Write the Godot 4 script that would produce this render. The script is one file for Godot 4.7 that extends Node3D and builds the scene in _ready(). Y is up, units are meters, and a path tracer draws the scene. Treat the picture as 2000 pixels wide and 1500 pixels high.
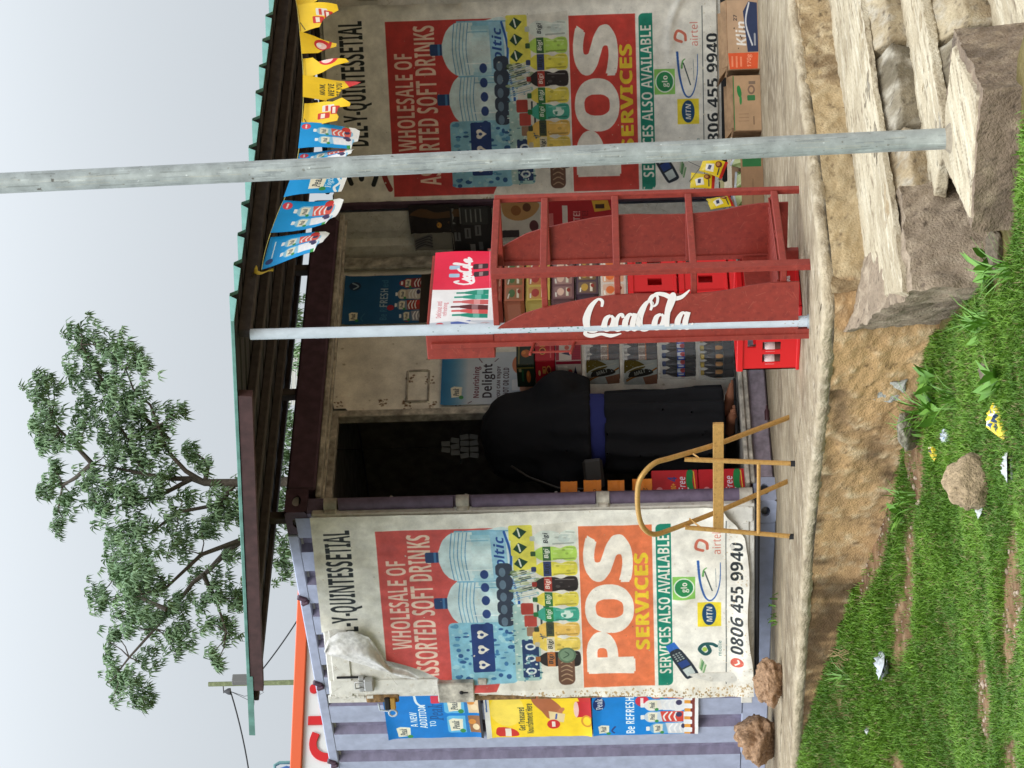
extends Node3D
# A container kiosk on a concrete platform, photographed with the camera on its side. y up, metres.
# Origin: foot of the container's near corner; +x along its open front, +z out of the front.

var M := {}
var NZ := FastNoiseLite.new()
var NF := FastNoiseLite.new()
var rng := RandomNumberGenerator.new()

# ---------------------------------------------------------------- canvas for printed things
class Cv:
	var im: Image
	var s := 2
	var w: int
	var h: int
	static var glyphs := {}
	static var fonts := {}
	func _init(ww: int, hh: int, bg: Color, ss := 2) -> void:
		w = ww; h = hh; s = ss
		im = Image.create(w * s, h * s, false, Image.FORMAT_RGBA8)
		im.fill(bg)
	func poly(pts: Array, col: Color) -> void:
		var n := pts.size()
		var y0 := 1e9
		var y1 := -1e9
		var P := PackedVector2Array()
		for p in pts:
			var q: Vector2 = p * float(s)
			P.append(q); y0 = minf(y0, q.y); y1 = maxf(y1, q.y)
		for y in range(maxi(0, int(floor(y0))), mini(h * s - 1, int(ceil(y1))) + 1):
			var yy := y + 0.5
			var xs := []
			for i in n:
				var a := P[i]
				var b := P[(i + 1) % n]
				if (a.y <= yy) != (b.y <= yy):
					xs.append(a.x + (yy - a.y) / (b.y - a.y) * (b.x - a.x))
			xs.sort()
			for k in range(0, xs.size() - 1, 2):
				var l := int(round(xs[k]))
				var r := int(round(xs[k + 1]))
				if r > l:
					im.fill_rect(Rect2i(l, y, r - l, 1), col)
	func rect(x: float, y: float, ww: float, hh: float, col: Color) -> void:
		im.fill_rect(Rect2i(int(round(x * s)), int(round(y * s)), int(round(ww * s)), int(round(hh * s))), col)
	func ell(cx: float, cy: float, rx: float, ry: float, col: Color, rot := 0.0) -> void:
		var p := []
		for i in 36:
			var a := TAU * i / 36.0
			p.append(Vector2(cx, cy) + Vector2(cos(a) * rx, sin(a) * ry).rotated(rot))
		poly(p, col)
	func rrect(x: float, y: float, ww: float, hh: float, r: float, col: Color) -> void:
		var p := []
		for c in [[x + ww - r, y + hh - r, 0.0], [x + r, y + hh - r, 0.5], [x + r, y + r, 1.0], [x + ww - r, y + r, 1.5]]:
			for i in 7:
				var a: float = PI * (c[2] + i / 12.0)
				p.append(Vector2(c[0] + cos(a) * r, c[1] + sin(a) * r))
		poly(p, col)
	func line(pts: Array, wd: float, col: Color, wd2 := -1.0) -> void:
		var n := pts.size()
		for i in n - 1:
			var a: Vector2 = pts[i]
			var b: Vector2 = pts[i + 1]
			var wa := wd if wd2 < 0 else lerpf(wd, wd2, float(i) / (n - 1))
			var d := (b - a).normalized().orthogonal() * wa * 0.5
			poly([a + d, b + d, b - d, a - d], col)
			if wa * s > 3.0:
				ell(b.x, b.y, wa * 0.5, wa * 0.5, col)
	func curve(pts: Array, wd: float, col: Color, wd2 := -1.0) -> void:
		line(Cv.smooth(pts), wd, col, wd2)
	static func smooth(pts: Array, n := 8) -> Array:
		var o := []
		for i in pts.size() - 1:
			var a: Vector2 = pts[maxi(0, i - 1)]
			var b: Vector2 = pts[i]
			var c: Vector2 = pts[i + 1]
			var d: Vector2 = pts[mini(pts.size() - 1, i + 2)]
			for k in n:
				o.append(b.cubic_interpolate(c, a, d, float(k) / n))
		o.append(pts[-1])
		return o
	static func glyph(t: String, font: String, wt: int) -> PackedVector2Array:
		var key := t + font + str(wt)
		if not glyphs.has(key):
			var fk := font + str(wt)
			if not fonts.has(fk):
				var f := SystemFont.new()
				f.font_names = PackedStringArray([font]); f.font_weight = wt
				fonts[fk] = f
			var tm := TextMesh.new()
			tm.text = t; tm.font = fonts[fk]; tm.font_size = 64; tm.depth = 0.0; tm.pixel_size = 1.0; tm.curve_step = 2.0
			var a := tm.surface_get_arrays(0)
			var v: PackedVector3Array = a[Mesh.ARRAY_VERTEX]
			var ix: PackedInt32Array = a[Mesh.ARRAY_INDEX]
			var o := PackedVector2Array()
			for i in ix:
				o.append(Vector2(v[i].x, -v[i].y))
			glyphs[key] = o
		return glyphs[key]
	# text in the box x..x+ww, y..y+hh, stretched to fill it; skew leans it, rot turns it about its centre
	func text(t: String, x: float, y: float, ww: float, hh: float, col: Color, font := "Droid Sans", wt := 700, skew := 0.0, rot := 0.0, fat := 0.0) -> void:
		var g := Cv.glyph(t, font, wt)
		var lo := Vector2(1e9, 1e9)
		var hi := -lo
		for p in g:
			lo = lo.min(p); hi = hi.max(p)
		var sc := Vector2(ww, hh) / (hi - lo)
		var c := Vector2(x + ww / 2, y + hh / 2)
		var offs := [Vector2.ZERO]
		if fat > 0:
			offs = [Vector2(fat, 0), Vector2(-fat, 0), Vector2(0, fat * 0.6), Vector2(0, -fat * 0.6)]
		for o in offs:
			for i in range(0, g.size(), 3):
				var q := []
				for k in 3:
					var p: Vector2 = (g[i + k] - (lo + hi) / 2) * sc
					p.x -= p.y * skew
					q.append(c + o + p.rotated(rot))
				poly(q, col)
	# irregular small patches of one colour: wear, dirt
	func specks(n: int, r0: float, r1: float, col: Color, seed_: int, area := Rect2(0, 0, 1, 1)) -> void:
		var g := RandomNumberGenerator.new()
		g.seed = seed_
		for i in n:
			var c := Vector2((area.position.x + g.randf() * area.size.x) * w, (area.position.y + g.randf() * area.size.y) * h)
			var r := lerpf(r0, r1, g.randf() * g.randf())
			var p := []
			for k in 9:
				p.append(c + Vector2.from_angle(TAU * k / 9.0) * r * (0.5 + g.randf() * 0.8))
			poly(p, col)
	# grain of ink and grime over the whole print
	func grain(amp: float, seed_: int, f := 0.02) -> void:
		var n := FastNoiseLite.new()
		n.seed = seed_; n.frequency = f; n.fractal_octaves = 5; n.fractal_gain = 0.6
		var g := RandomNumberGenerator.new()
		g.seed = seed_
		for y in im.get_height():
			for x in im.get_width():
				var k := 1.0 + amp * (n.get_noise_2d(x, y) - 0.1) + amp * 0.35 * (g.randf() - 0.5)
				var c := im.get_pixel(x, y)
				im.set_pixel(x, y, Color(c.r * k, c.g * k, c.b * k * (1.0 - amp * 0.1)))
	func done(am := 0.0, seed_ := 1) -> ImageTexture:
		if s == 2:
			im.shrink_x2()
		if am > 0:
			grain(am, seed_)
		return ImageTexture.create_from_image(im)

static func K(r: int, g: int, b: int) -> Color:
	return Color(r / 255.0, g / 255.0, b / 255.0)

# ---------------------------------------------------------------- meshes
func S() -> SurfaceTool:
	var st := SurfaceTool.new()
	st.begin(Mesh.PRIMITIVE_TRIANGLES)
	return st

func face(st: SurfaceTool, p: Array, out: Vector3, uv := []) -> void:
	var n: Vector3 = (p[1] - p[0]).cross(p[2] - p[0])
	var q := p.duplicate()
	var t := uv.duplicate()
	if n.dot(out) > 0:
		q.reverse(); t.reverse()
	for i in range(1, q.size() - 1):
		for k in [0, i, i + 1]:
			st.set_uv(t[k] if t.size() else Vector2.ZERO)
			st.add_vertex(q[k])

func box(st: SurfaceTool, c: Vector3, size: Vector3, b := Basis.IDENTITY, bev := 0.0) -> void:
	st.set_smooth_group(-1)
	var hf := size / 2
	var e := minf(bev, minf(hf.x, minf(hf.y, hf.z)) * 0.9)
	var ax := [Vector3.RIGHT, Vector3.UP, Vector3.BACK]
	for a in 3:
		var u: Vector3 = ax[(a + 1) % 3]
		var v: Vector3 = ax[(a + 2) % 3]
		for sg in [-1.0, 1.0]:
			var n: Vector3 = ax[a] * sg
			var m := n * hf
			var uu := u * (hf[(a + 1) % 3] - e)
			var vv := v * (hf[(a + 2) % 3] - e)
			face(st, [c + b * (m - uu - vv), c + b * (m + uu - vv), c + b * (m + uu + vv), c + b * (m - uu + vv)], b * n, [Vector2(0, 1), Vector2(1, 1), Vector2(1, 0), Vector2(0, 0)])
	if e <= 0.0:
		return
	for a in 3:
		for s1 in [-1.0, 1.0]:
			for s2 in [-1.0, 1.0]:
				var u: Vector3 = ax[(a + 1) % 3] * s1
				var v: Vector3 = ax[(a + 2) % 3] * s2
				var w: Vector3 = ax[a] * (hf[a] - e)
				var hu := hf[(a + 1) % 3]
				var hv := hf[(a + 2) % 3]
				var p1 := u * hu + v * (hv - e)
				var p2 := u * (hu - e) + v * hv
				face(st, [c + b * (p1 - w), c + b * (p1 + w), c + b * (p2 + w), c + b * (p2 - w)], b * (u + v))
	for sx in [-1.0, 1.0]:
		for sy in [-1.0, 1.0]:
			for sz in [-1.0, 1.0]:
				var k := Vector3(sx, sy, sz)
				face(st, [c + b * (k * Vector3(hf.x, hf.y - e, hf.z - e)), c + b * (k * Vector3(hf.x - e, hf.y, hf.z - e)), c + b * (k * Vector3(hf.x - e, hf.y - e, hf.z))], b * k)

func bar(st: SurfaceTool, a: Vector3, b: Vector3, w: float, d: float, up := Vector3.UP, bev := 0.002) -> void:
	var z := (b - a).normalized()
	var x := up.cross(z)
	if x.length() < 0.01:
		x = Vector3.RIGHT.cross(z)
	x = x.normalized()
	box(st, (a + b) / 2, Vector3(w, d, (b - a).length()), Basis(x, z.cross(x), z), bev)

func tube(st: SurfaceTool, pts: Array, r, seg := 10, caps := true) -> void:
	var n := pts.size()
	var x := Vector3.ZERO
	var rings := []
	for i in n:
		var t: Vector3 = ((pts[i] - pts[i - 1]).normalized() if i > 0 else Vector3.ZERO) + ((pts[i + 1] - pts[i]).normalized() if i < n - 1 else Vector3.ZERO)
		t = t.normalized()
		if i == 0:
			x = t.cross(Vector3.UP if absf(t.y) < 0.9 else Vector3.RIGHT).normalized()
		else:
			x = (x - t * x.dot(t)).normalized()
		var y := t.cross(x)
		var rr: float = r[i] if r is Array else r
		var ring := []
		for k in seg:
			var a := TAU * k / seg
			ring.append(pts[i] + (x * cos(a) + y * sin(a)) * rr)
		rings.append(ring)
	st.set_smooth_group(0)
	for i in n - 1:
		for k in seg:
			var k2 := (k + 1) % seg
			var mid: Vector3 = (rings[i][k] + rings[i][k2] + rings[i + 1][k]) / 3.0 - (pts[i] * 2.0 + pts[i + 1]) / 3.0
			var u0 := float(k) / seg
			var u1 := float(k + 1) / seg
			var v0 := float(i) / (n - 1)
			var v1 := float(i + 1) / (n - 1)
			face(st, [rings[i][k], rings[i][k2], rings[i + 1][k2], rings[i + 1][k]], mid, [Vector2(u0, v0), Vector2(u1, v0), Vector2(u1, v1), Vector2(u0, v1)])
	if caps:
		st.set_smooth_group(-1)
		face(st, rings[0], pts[0] - pts[1])
		face(st, rings[n - 1], pts[n - 1] - pts[n - 2])

func lathe(st: SurfaceTool, prof: Array, seg: int, xf := Transform3D.IDENTITY) -> void:
	st.set_smooth_group(0)
	var n := prof.size()
	for i in n - 1:
		var a: Vector2 = prof[i]
		var b: Vector2 = prof[i + 1]
		for k in seg:
			var c0 := Vector3(cos(TAU * k / seg), 0, sin(TAU * k / seg))
			var c1 := Vector3(cos(TAU * (k + 1) / seg), 0, sin(TAU * (k + 1) / seg))
			var p := []
			var t := []
			p.append(xf * (c0 * a.x + Vector3(0, a.y, 0))); t.append(Vector2(float(k) / seg, float(i) / (n - 1)))
			if a.x > 1e-6:
				p.append(xf * (c1 * a.x + Vector3(0, a.y, 0))); t.append(Vector2(float(k + 1) / seg, float(i) / (n - 1)))
			if b.x > 1e-6:
				p.append(xf * (c1 * b.x + Vector3(0, b.y, 0))); t.append(Vector2(float(k + 1) / seg, float(i + 1) / (n - 1)))
			p.append(xf * (c0 * b.x + Vector3(0, b.y, 0))); t.append(Vector2(float(k) / seg, float(i + 1) / (n - 1)))
			if p.size() < 3:
				continue
			var dd := Vector2(b.y - a.y, a.x - b.x)
			var o := (c0 + c1) * 0.5 * dd.x + Vector3(0, dd.y, 0)
			face(st, p, xf.basis * o, t)

# f(u, v) -> Vector3, u and v from 0 to 1; seen from the side where u runs right and v runs down
func grid(st: SurfaceTool, nu: int, nv: int, f: Callable, col = null, flip := false, smooth := 0) -> void:
	st.set_smooth_group(smooth)
	var P := []
	var Cc := []
	for j in nv + 1:
		for i in nu + 1:
			var p: Vector3 = f.call(float(i) / nu, float(j) / nv)
			P.append(p)
			if col != null:
				Cc.append(col.call(p, float(i) / nu, float(j) / nv))
	var order := [0, 1, 3, 0, 3, 2] if not flip else [0, 3, 1, 0, 2, 3]
	for j in nv:
		for i in nu:
			var id := [j * (nu + 1) + i, j * (nu + 1) + i + 1, (j + 1) * (nu + 1) + i, (j + 1) * (nu + 1) + i + 1]
			for o in order:
				var k: int = id[o]
				if Cc.size():
					st.set_color(Cc[k])
				st.set_uv(Vector2(float(k % (nu + 1)) / nu, float(k / (nu + 1)) / nv))
				st.add_vertex(P[k])

func jit(p: Vector3, amp: float, freq: float) -> Vector3:
	var q := p * freq * 100.0
	return Vector3(NZ.get_noise_3dv(q), NZ.get_noise_3dv(q + Vector3(311, 57, 91)), NZ.get_noise_3dv(q + Vector3(-77, 523, 211))) * amp

# rough six-sided lump: c = four bottom corners then four top corners (same order round), noise-displaced
func hexa(st: SurfaceTool, c: Array, step: float, amp: float, freq: float, col = null, fine := 0.0) -> void:
	st.set_smooth_group(0)
	var mid := Vector3.ZERO
	for p in c:
		mid += p / 8.0
	for q in [[0, 1, 5, 4], [1, 2, 6, 5], [2, 3, 7, 6], [3, 0, 4, 7], [4, 5, 6, 7], [0, 3, 2, 1]]:
		var a: Vector3 = c[q[0]]
		var b: Vector3 = c[q[1]]
		var d: Vector3 = c[q[2]]
		var e: Vector3 = c[q[3]]
		var nu := clampi(int(ceil(maxf((b - a).length(), (d - e).length()) / step)), 1, 400)
		var nv := clampi(int(ceil(maxf((e - a).length(), (d - b).length()) / step)), 1, 400)
		var n := (b - a).cross(e - a)
		var f := func(u: float, v: float) -> Vector3:
			var p := a.lerp(b, u).lerp(e.lerp(d, u), v)
			p += jit(p, amp, freq)
			if fine > 0:
				p += jit(p, fine, freq * 5.0)
			return p
		grid(st, nu, nv, f, col, n.dot((a + b + d + e) / 4.0 - mid) > 0)

func rock_shape(st: SurfaceTool, c: Vector3, r: Vector3, sd: int, rough: float, n := 18) -> void:
	var nn := FastNoiseLite.new()
	nn.seed = sd; nn.frequency = 0.9; nn.fractal_octaves = 4; nn.fractal_gain = 0.55
	var f := func(u: float, v: float) -> Vector3:
		var th := PI * v
		var d := Vector3(sin(th) * cos(TAU * u), cos(th), sin(th) * sin(TAU * u))
		var k := 1.0 + rough * nn.get_noise_3d(d.x * 1.6, d.y * 1.6, d.z * 1.6) * 1.6
		# planed faces
		for q in 7:
			var g := Vector3(sin(q * 2.3 + sd), cos(q * 1.7 + sd * 3), sin(q * 4.1 + sd * 2)).normalized()
			k = minf(k, (0.78 + 0.06 * sin(q * 5.0 + sd)) / maxf(0.05, d.dot(g)) if d.dot(g) > 0.3 else k)
		k += rough * 0.35 * nn.get_noise_3d(d.x * 6.0, d.y * 6.0, d.z * 6.0)
		return c + d * r * k
	grid(st, n * 2, n, f, null, true)

# ---------------------------------------------------------------- nodes
func part(called: String, st: SurfaceTool, m: Material, parent: Node3D, label := "") -> MeshInstance3D:
	st.generate_normals()
	var o := MeshInstance3D.new()
	o.name = called; o.mesh = st.commit(); o.material_override = m
	parent.add_child(o, true)
	if label:
		o.set_meta("label", label)
	return o

func thing(called: String, label: String, category: String, at := Vector3.ZERO, turn := 0.0, group := "") -> Node3D:
	var o := Node3D.new()
	o.name = called
	add_child(o, true)
	o.position = at; o.rotation.y = turn
	tag(o, label, category, group)
	return o

func tag(o: Node3D, label: String, category := "", group := "") -> void:
	o.set_meta("label", label)
	if category:
		o.set_meta("category", category)
	if group:
		o.set_meta("group", group)

func structure(called: String, st: SurfaceTool, m: Material, label := "") -> MeshInstance3D:
	var o := part(called, st, m, self)
	o.set_meta("kind", "structure")
	if label:
		o.set_meta("label", label)
	return o

func stuff(o: Node3D) -> void:
	o.set_meta("kind", "stuff")

func again(o: Node3D, at: Vector3, turn: float, label: String) -> Node3D:
	var c: Node3D = o.duplicate()
	c.name = str(o.name).rstrip("0123456789")
	add_child(c, true)
	c.position = at; c.rotation.y = turn
	c.set_meta("label", label)
	return c

func scatter(called: String, mesh: Mesh, m: Material, xf: Array, cols: Array, parent: Node3D) -> MultiMeshInstance3D:
	var mm := MultiMesh.new()
	mm.transform_format = MultiMesh.TRANSFORM_3D
	mm.use_colors = cols.size() > 0
	mm.mesh = mesh
	mm.instance_count = xf.size()
	for i in xf.size():
		mm.set_instance_transform(i, xf[i])
		if cols.size():
			mm.set_instance_color(i, cols[i])
	var o := MultiMeshInstance3D.new()
	o.name = called; o.multimesh = mm; o.material_override = m
	parent.add_child(o, true)
	stuff(o)
	return o

# ---------------------------------------------------------------- materials
func noise_tex(sd: int, freq: float, dark: float, bump := 0.0, oct := 5, size := 512) -> NoiseTexture2D:
	var n := FastNoiseLite.new()
	n.seed = sd; n.frequency = freq; n.fractal_octaves = oct; n.fractal_gain = 0.6
	var t := NoiseTexture2D.new()
	t.width = size; t.height = size; t.seamless = true; t.noise = n
	if bump > 0:
		t.as_normal_map = true; t.bump_strength = bump
	else:
		var g := Gradient.new()
		g.set_color(0, Color(dark, dark, dark)); g.set_color(1, Color.WHITE)
		t.color_ramp = g
	return t

func mat(c: Color, rough := 0.8, metal := 0.0) -> StandardMaterial3D:
	var m := StandardMaterial3D.new()
	m.albedo_color = c; m.roughness = rough; m.metallic = metal
	m.metallic_specular = 0.4
	return m

# colour with a mottled texture and a bump, mapped in the thing's own axes
func grainy(c: Color, rough: float, tex: Texture2D, scale := 1.0, nor: Texture2D = null, nscale := 0.5, metal := 0.0, world := false) -> StandardMaterial3D:
	var m := mat(c, rough, metal)
	m.albedo_texture = tex
	if nor:
		m.normal_enabled = true; m.normal_texture = nor; m.normal_scale = nscale
	m.uv1_triplanar = true
	m.uv1_world_triplanar = world
	m.uv1_scale = Vector3.ONE * scale
	return m

func printed(t: Texture2D, rough := 0.55) -> StandardMaterial3D:
	var m := StandardMaterial3D.new()
	m.albedo_texture = t; m.roughness = rough; m.metallic_specular = 0.4
	m.texture_repeat = false
	return m

func tinted(rough := 0.9, nor: Texture2D = null, nscale := 0.6, scale := 4.0) -> StandardMaterial3D:
	var m := StandardMaterial3D.new()
	m.vertex_color_use_as_albedo = true; m.roughness = rough; m.metallic_specular = 0.3
	if nor:
		m.normal_enabled = true; m.normal_texture = nor; m.normal_scale = nscale
		m.uv1_triplanar = true; m.uv1_world_triplanar = true; m.uv1_scale = Vector3.ONE * scale
		m.uv1_triplanar_sharpness = 4.0
	return m

func _ready() -> void:
	# ---- camera: held on its side, so the picture lies a quarter turn to the left
	var cam := Camera3D.new()
	cam.name = "camera"
	add_child(cam)
	var up := Basis(Vector3.UP, -0.757829928) * Basis(Vector3.RIGHT, 0.0440744214) * Basis(Vector3.BACK, -0.0274687581)
	cam.transform = Transform3D(Basis(-up.y, up.x, up.z), Vector3(-8.30540066, 0.806385862, 9.71369148))
	cam.fov = rad_to_deg(2.0 * atan(750.0 / 4761.47655))
	cam.near = 0.1; cam.far = 900.0
	cam.current = true
	# ---- air: a bright overcast sky (zenith about three times the horizon) and a veiled sun high behind the camera
	var env := Environment.new()
	env.background_mode = Environment.BG_SKY
	var sky := Sky.new()
	var pano := PanoramaSkyMaterial.new()
	pano.panorama = overcast()
	sky.sky_material = pano
	env.sky = sky
	env.tonemap_mode = Environment.TONE_MAPPER_LINEAR
	env.tonemap_exposure = 1.3
	env.sdfgi_enabled = true; env.ssao_enabled = true; env.ssil_enabled = true
	var we := WorldEnvironment.new()
	we.name = "world"; we.environment = env
	add_child(we)
	var sun := DirectionalLight3D.new()
	sun.name = "veiled_sun"
	sun.light_energy = 0.35; sun.light_angular_distance = 25.0; sun.light_color = Color(1.0, 0.97, 0.92)
	sun.shadow_enabled = true
	add_child(sun)
	sun.look_at_from_position(Vector3(-8, 10, 8), Vector3.ZERO)
	NZ.seed = 5; NZ.frequency = 0.01; NZ.fractal_octaves = 3
	NF.seed = 9; NF.frequency = 0.01; NF.fractal_octaves = 5; NF.fractal_gain = 0.6
	rng.seed = 77
	materials()
	container()
	doors()
	canopy()
	ground_and_platform()
	steps()
	poles()
	background()
	goods()
	rack()
	front_things()
	person()
	hangings()
	greenery()

func overcast() -> ImageTexture:
	var im := Image.create(512, 256, false, Image.FORMAT_RGBF)
	var n := FastNoiseLite.new()
	n.seed = 3; n.frequency = 1.2; n.fractal_octaves = 4
	for y in 256:
		var e := (0.5 - (y + 0.5) / 256.0) * PI
		for x in 512:
			var a := TAU * x / 512.0
			var d := Vector3(cos(a) * cos(e), sin(e), sin(a) * cos(e))
			var k := 1.0 + 0.085 * n.get_noise_3dv(d)
			var c := Color(0.47, 0.506, 0.54) * (1.0 + 2.8 * smoothstep(0.1, 0.8, sin(e))) * k
			if e < 0:
				c = Color(0.47, 0.506, 0.54).lerp(Color(0.25, 0.25, 0.22), clampf(-e * 8.0, 0, 1))
			im.set_pixel(x, y, c)
	return ImageTexture.create_from_image(im)

# paint that has chipped, faded and been scratched
func worn(base: Color, tones: Array, sd: int) -> Texture2D:
	var c := Cv.new(384, 384, base)
	var g := RandomNumberGenerator.new()
	g.seed = sd
	c.specks(120, 3, 16, base.lerp(tones[0], 0.45), sd)
	c.specks(120, 2, 12, base.lerp(tones[1], 0.4), sd + 1)
	for i in 60:
		var p := Vector2(g.randf() * 384, g.randf() * 384)
		c.line([p, p + Vector2.from_angle(g.randf() * TAU) * (6 + g.randf() * 40)], 0.5 + g.randf() * 0.8, base.lerp(tones[3], 0.7))
	c.specks(70, 0.5, 3.0, tones[2], sd + 2)
	c.specks(60, 0.4, 1.8, tones[3], sd + 3)
	return c.done(0.1, sd)

func materials() -> void:
	var blotch := noise_tex(11, 0.012, 0.72)
	var fine := noise_tex(12, 0.08, 0.7)
	var rust := noise_tex(13, 0.02, 0.45)
	var bump := noise_tex(14, 0.05, 0, 6.0)
	var soft := noise_tex(15, 0.012, 0, 3.0)
	M.bump = bump; M.fine = fine; M.blotch = blotch; M.rust = rust; M.soft = soft
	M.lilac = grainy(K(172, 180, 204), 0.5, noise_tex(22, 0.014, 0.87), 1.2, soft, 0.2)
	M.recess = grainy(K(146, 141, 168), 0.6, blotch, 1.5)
	M.maroon = grainy(K(92, 68, 84), 0.6, blotch, 1.5, soft, 0.3)
	M.pipe = grainy(K(118, 104, 128), 0.5, blotch, 2.0)
	M.white_steel = grainy(Color(1, 1, 1), 0.55, worn(K(212, 210, 204), [K(190, 184, 172), K(226, 224, 220), K(168, 150, 124), K(150, 144, 134)], 21), 1.6, soft, 0.3)
	M.cream = grainy(K(238, 231, 216), 0.6, rust, 0.9, soft, 0.3)
	M.rusty = grainy(K(176, 140, 96), 0.85, rust, 2.5, bump, 0.6)
	M.black_rubber = mat(K(40, 40, 42), 0.8)
	M.inside = grainy(K(196, 196, 196), 0.8, blotch, 1.0)
	M.ply = grainy(K(186, 182, 178), 0.8, blotch, 1.0)
	M.teal = grainy(K(116, 166, 156), 0.55, blotch, 1.0)
	M.fascia = grainy(K(86, 60, 60), 0.6, blotch, 1.5)
	M.galv = grainy(K(176, 184, 186), 0.42, noise_tex(16, 0.03, 0.62), 3.0, soft, 0.25, 0.35)
	M.galv.metallic_specular = 0.5
	M.white_paint = grainy(K(200, 210, 220), 0.5, blotch, 2.0)
	var grit := noise_tex(17, 0.035, 0.85, 0.0, 6)
	var gritn := noise_tex(18, 0.045, 0, 16.0, 6)
	M.conc = tinted(0.92, gritn, 0.45, 3.0)
	M.conc.albedo_texture = grit
	M.soil = tinted(0.95, gritn, 0.38, 3.3)
	M.soil.albedo_texture = grit
	M.red_rack = grainy(Color(1, 1, 1), 0.52, worn(K(142, 55, 46), [K(122, 46, 40), K(160, 72, 60), K(104, 52, 42), K(176, 104, 88)], 19), 2.2, soft, 0.15)
	M.crate = mat(K(214, 30, 34), 0.4)
	M.crate_dark = mat(K(190, 26, 34), 0.45)
	M.gold = grainy(Color(1, 1, 1), 0.45, worn(K(200, 158, 94), [K(150, 108, 62), K(222, 186, 124), K(128, 92, 58), K(176, 134, 78)], 20), 5.0, null, 0.0, 0.3)
	M.steel = mat(K(170, 170, 168), 0.4, 0.6)
	M.brass = mat(K(186, 146, 74), 0.4, 0.6)
	M.black = mat(K(24, 24, 27), 0.6)
	M.wire = mat(K(50, 52, 56), 0.6)
	M.card = grainy(K(176, 142, 108), 0.85, blotch, 2.0)
	M.brick = grainy(K(236, 192, 154), 0.95, rust, 5.0, gritn, 1.0)
	M.stone = grainy(K(226, 198, 160), 0.95, rust, 4.0, gritn, 0.8)
	M.sill = grainy(K(158, 146, 158), 0.7, blotch, 2.0)
	M.mark = mat(K(232, 226, 224), 0.45)
	M.film = mat(Color(0.9, 0.93, 0.95, 0.1), 0.07)
	M.film.transparency = BaseMaterial3D.TRANSPARENCY_ALPHA
	M.cola = mat(K(30, 20, 18), 0.15)
	M.clear = mat(Color(0.8, 0.85, 0.85, 0.35), 0.1)
	M.clear.transparency = BaseMaterial3D.TRANSPARENCY_ALPHA

# ---------------------------------------------------------------- container
# a plate with an oval hole right through to a dark recess; u, v = half sizes, out = facing
func holed(st: SurfaceTool, c: Vector3, u: Vector3, v: Vector3, ru: float, rv: float, out: Vector3, deep: float) -> void:
	st.set_smooth_group(-1)
	var hu := u.normalized()
	var hv := v.normalized()
	var n := 32
	var e := []
	var r := []
	for i in n:
		var a := TAU * (i + 0.5) / n
		var d := Vector2(cos(a), sin(a))
		e.append(c + hu * d.x * ru + hv * d.y * rv)
		var k := minf(u.length() / maxf(absf(d.x), 1e-5), v.length() / maxf(absf(d.y), 1e-5))
		r.append(c + hu * d.x * k + hv * d.y * k)
	for i in n:
		var j := (i + 1) % n
		face(st, [e[i], e[j], r[j], r[i]], out)
		face(st, [e[i], e[j], e[j] - out * deep, e[i] - out * deep], c - (e[i] + e[j]) / 2)
	for s in [[1, 1], [-1, 1], [-1, -1], [1, -1]]:
		var k: Vector3 = c + u * s[0] + v * s[1]
		var a0: int = [3, 11, 19, 27][[[1, 1], [-1, 1], [-1, -1], [1, -1]].find(s)]
		face(st, [k, r[a0], r[a0 + 1]], out) if a0 + 1 < n else null

func casting(parent: Node3D, c: Vector3, sx: float) -> void:
	# outer faces: front (+z) and side (sx)
	var st := S()
	var h := Vector3(0.081, 0.059, 0.089)
	holed(st, c + Vector3(0, 0, h.z), Vector3(h.x, 0, 0), Vector3(0, h.y, 0), 0.038, 0.024, Vector3.BACK, 0.014)
	holed(st, c + Vector3(sx * h.x, 0, 0), Vector3(0, 0, h.z), Vector3(0, h.y, 0), 0.04, 0.024, Vector3(sx, 0, 0), 0.014)
	box(st, c - Vector3(sx * (h.x - 0.006), 0, 0), Vector3(0.012, h.y * 2 - 0.002, h.z * 2 - 0.004))
	box(st, c - Vector3(0, 0, h.z - 0.006), Vector3(h.x * 2 - 0.03, h.y * 2 - 0.002, 0.012))
	for s in [-1.0, 1.0]:
		var y: float = c.y + h.y * s
		face(st, [Vector3(c.x - h.x, y, c.z - h.z), Vector3(c.x + h.x, y, c.z - h.z), Vector3(c.x + h.x, y, c.z + h.z), Vector3(c.x - h.x, y, c.z + h.z)], Vector3(0, s, 0))
	part("corner_casting", st, M.lilac if c.y < 1.0 else M.maroon, parent)

# which: 0 the outer flats, 1 the recessed strips between them, -1 both
func corrugated(st: SurfaceTool, x: float, deep: float, z0: float, z1: float, y0: float, y1: float, which := -1) -> void:
	st.set_smooth_group(-1)
	var z := z0
	var prof := []
	while z > z1:
		for q in [[0.0, 0.0], [0.16, 0.0], [0.19, 1.0], [0.25, 1.0]]:
			prof.append(Vector2(x + deep * q[1], maxf(z - q[0], z1)))
		z -= 0.28
	for i in prof.size() - 1:
		var a: Vector2 = prof[i]
		var b: Vector2 = prof[i + 1]
		if which >= 0 and which != (0 if i % 4 == 0 else 1):
			continue
		face(st, [Vector3(a.x, y0, a.y), Vector3(b.x, y0, b.y), Vector3(b.x, y1, b.y), Vector3(a.x, y1, a.y)], Vector3(-1, 0, 0))

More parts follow.
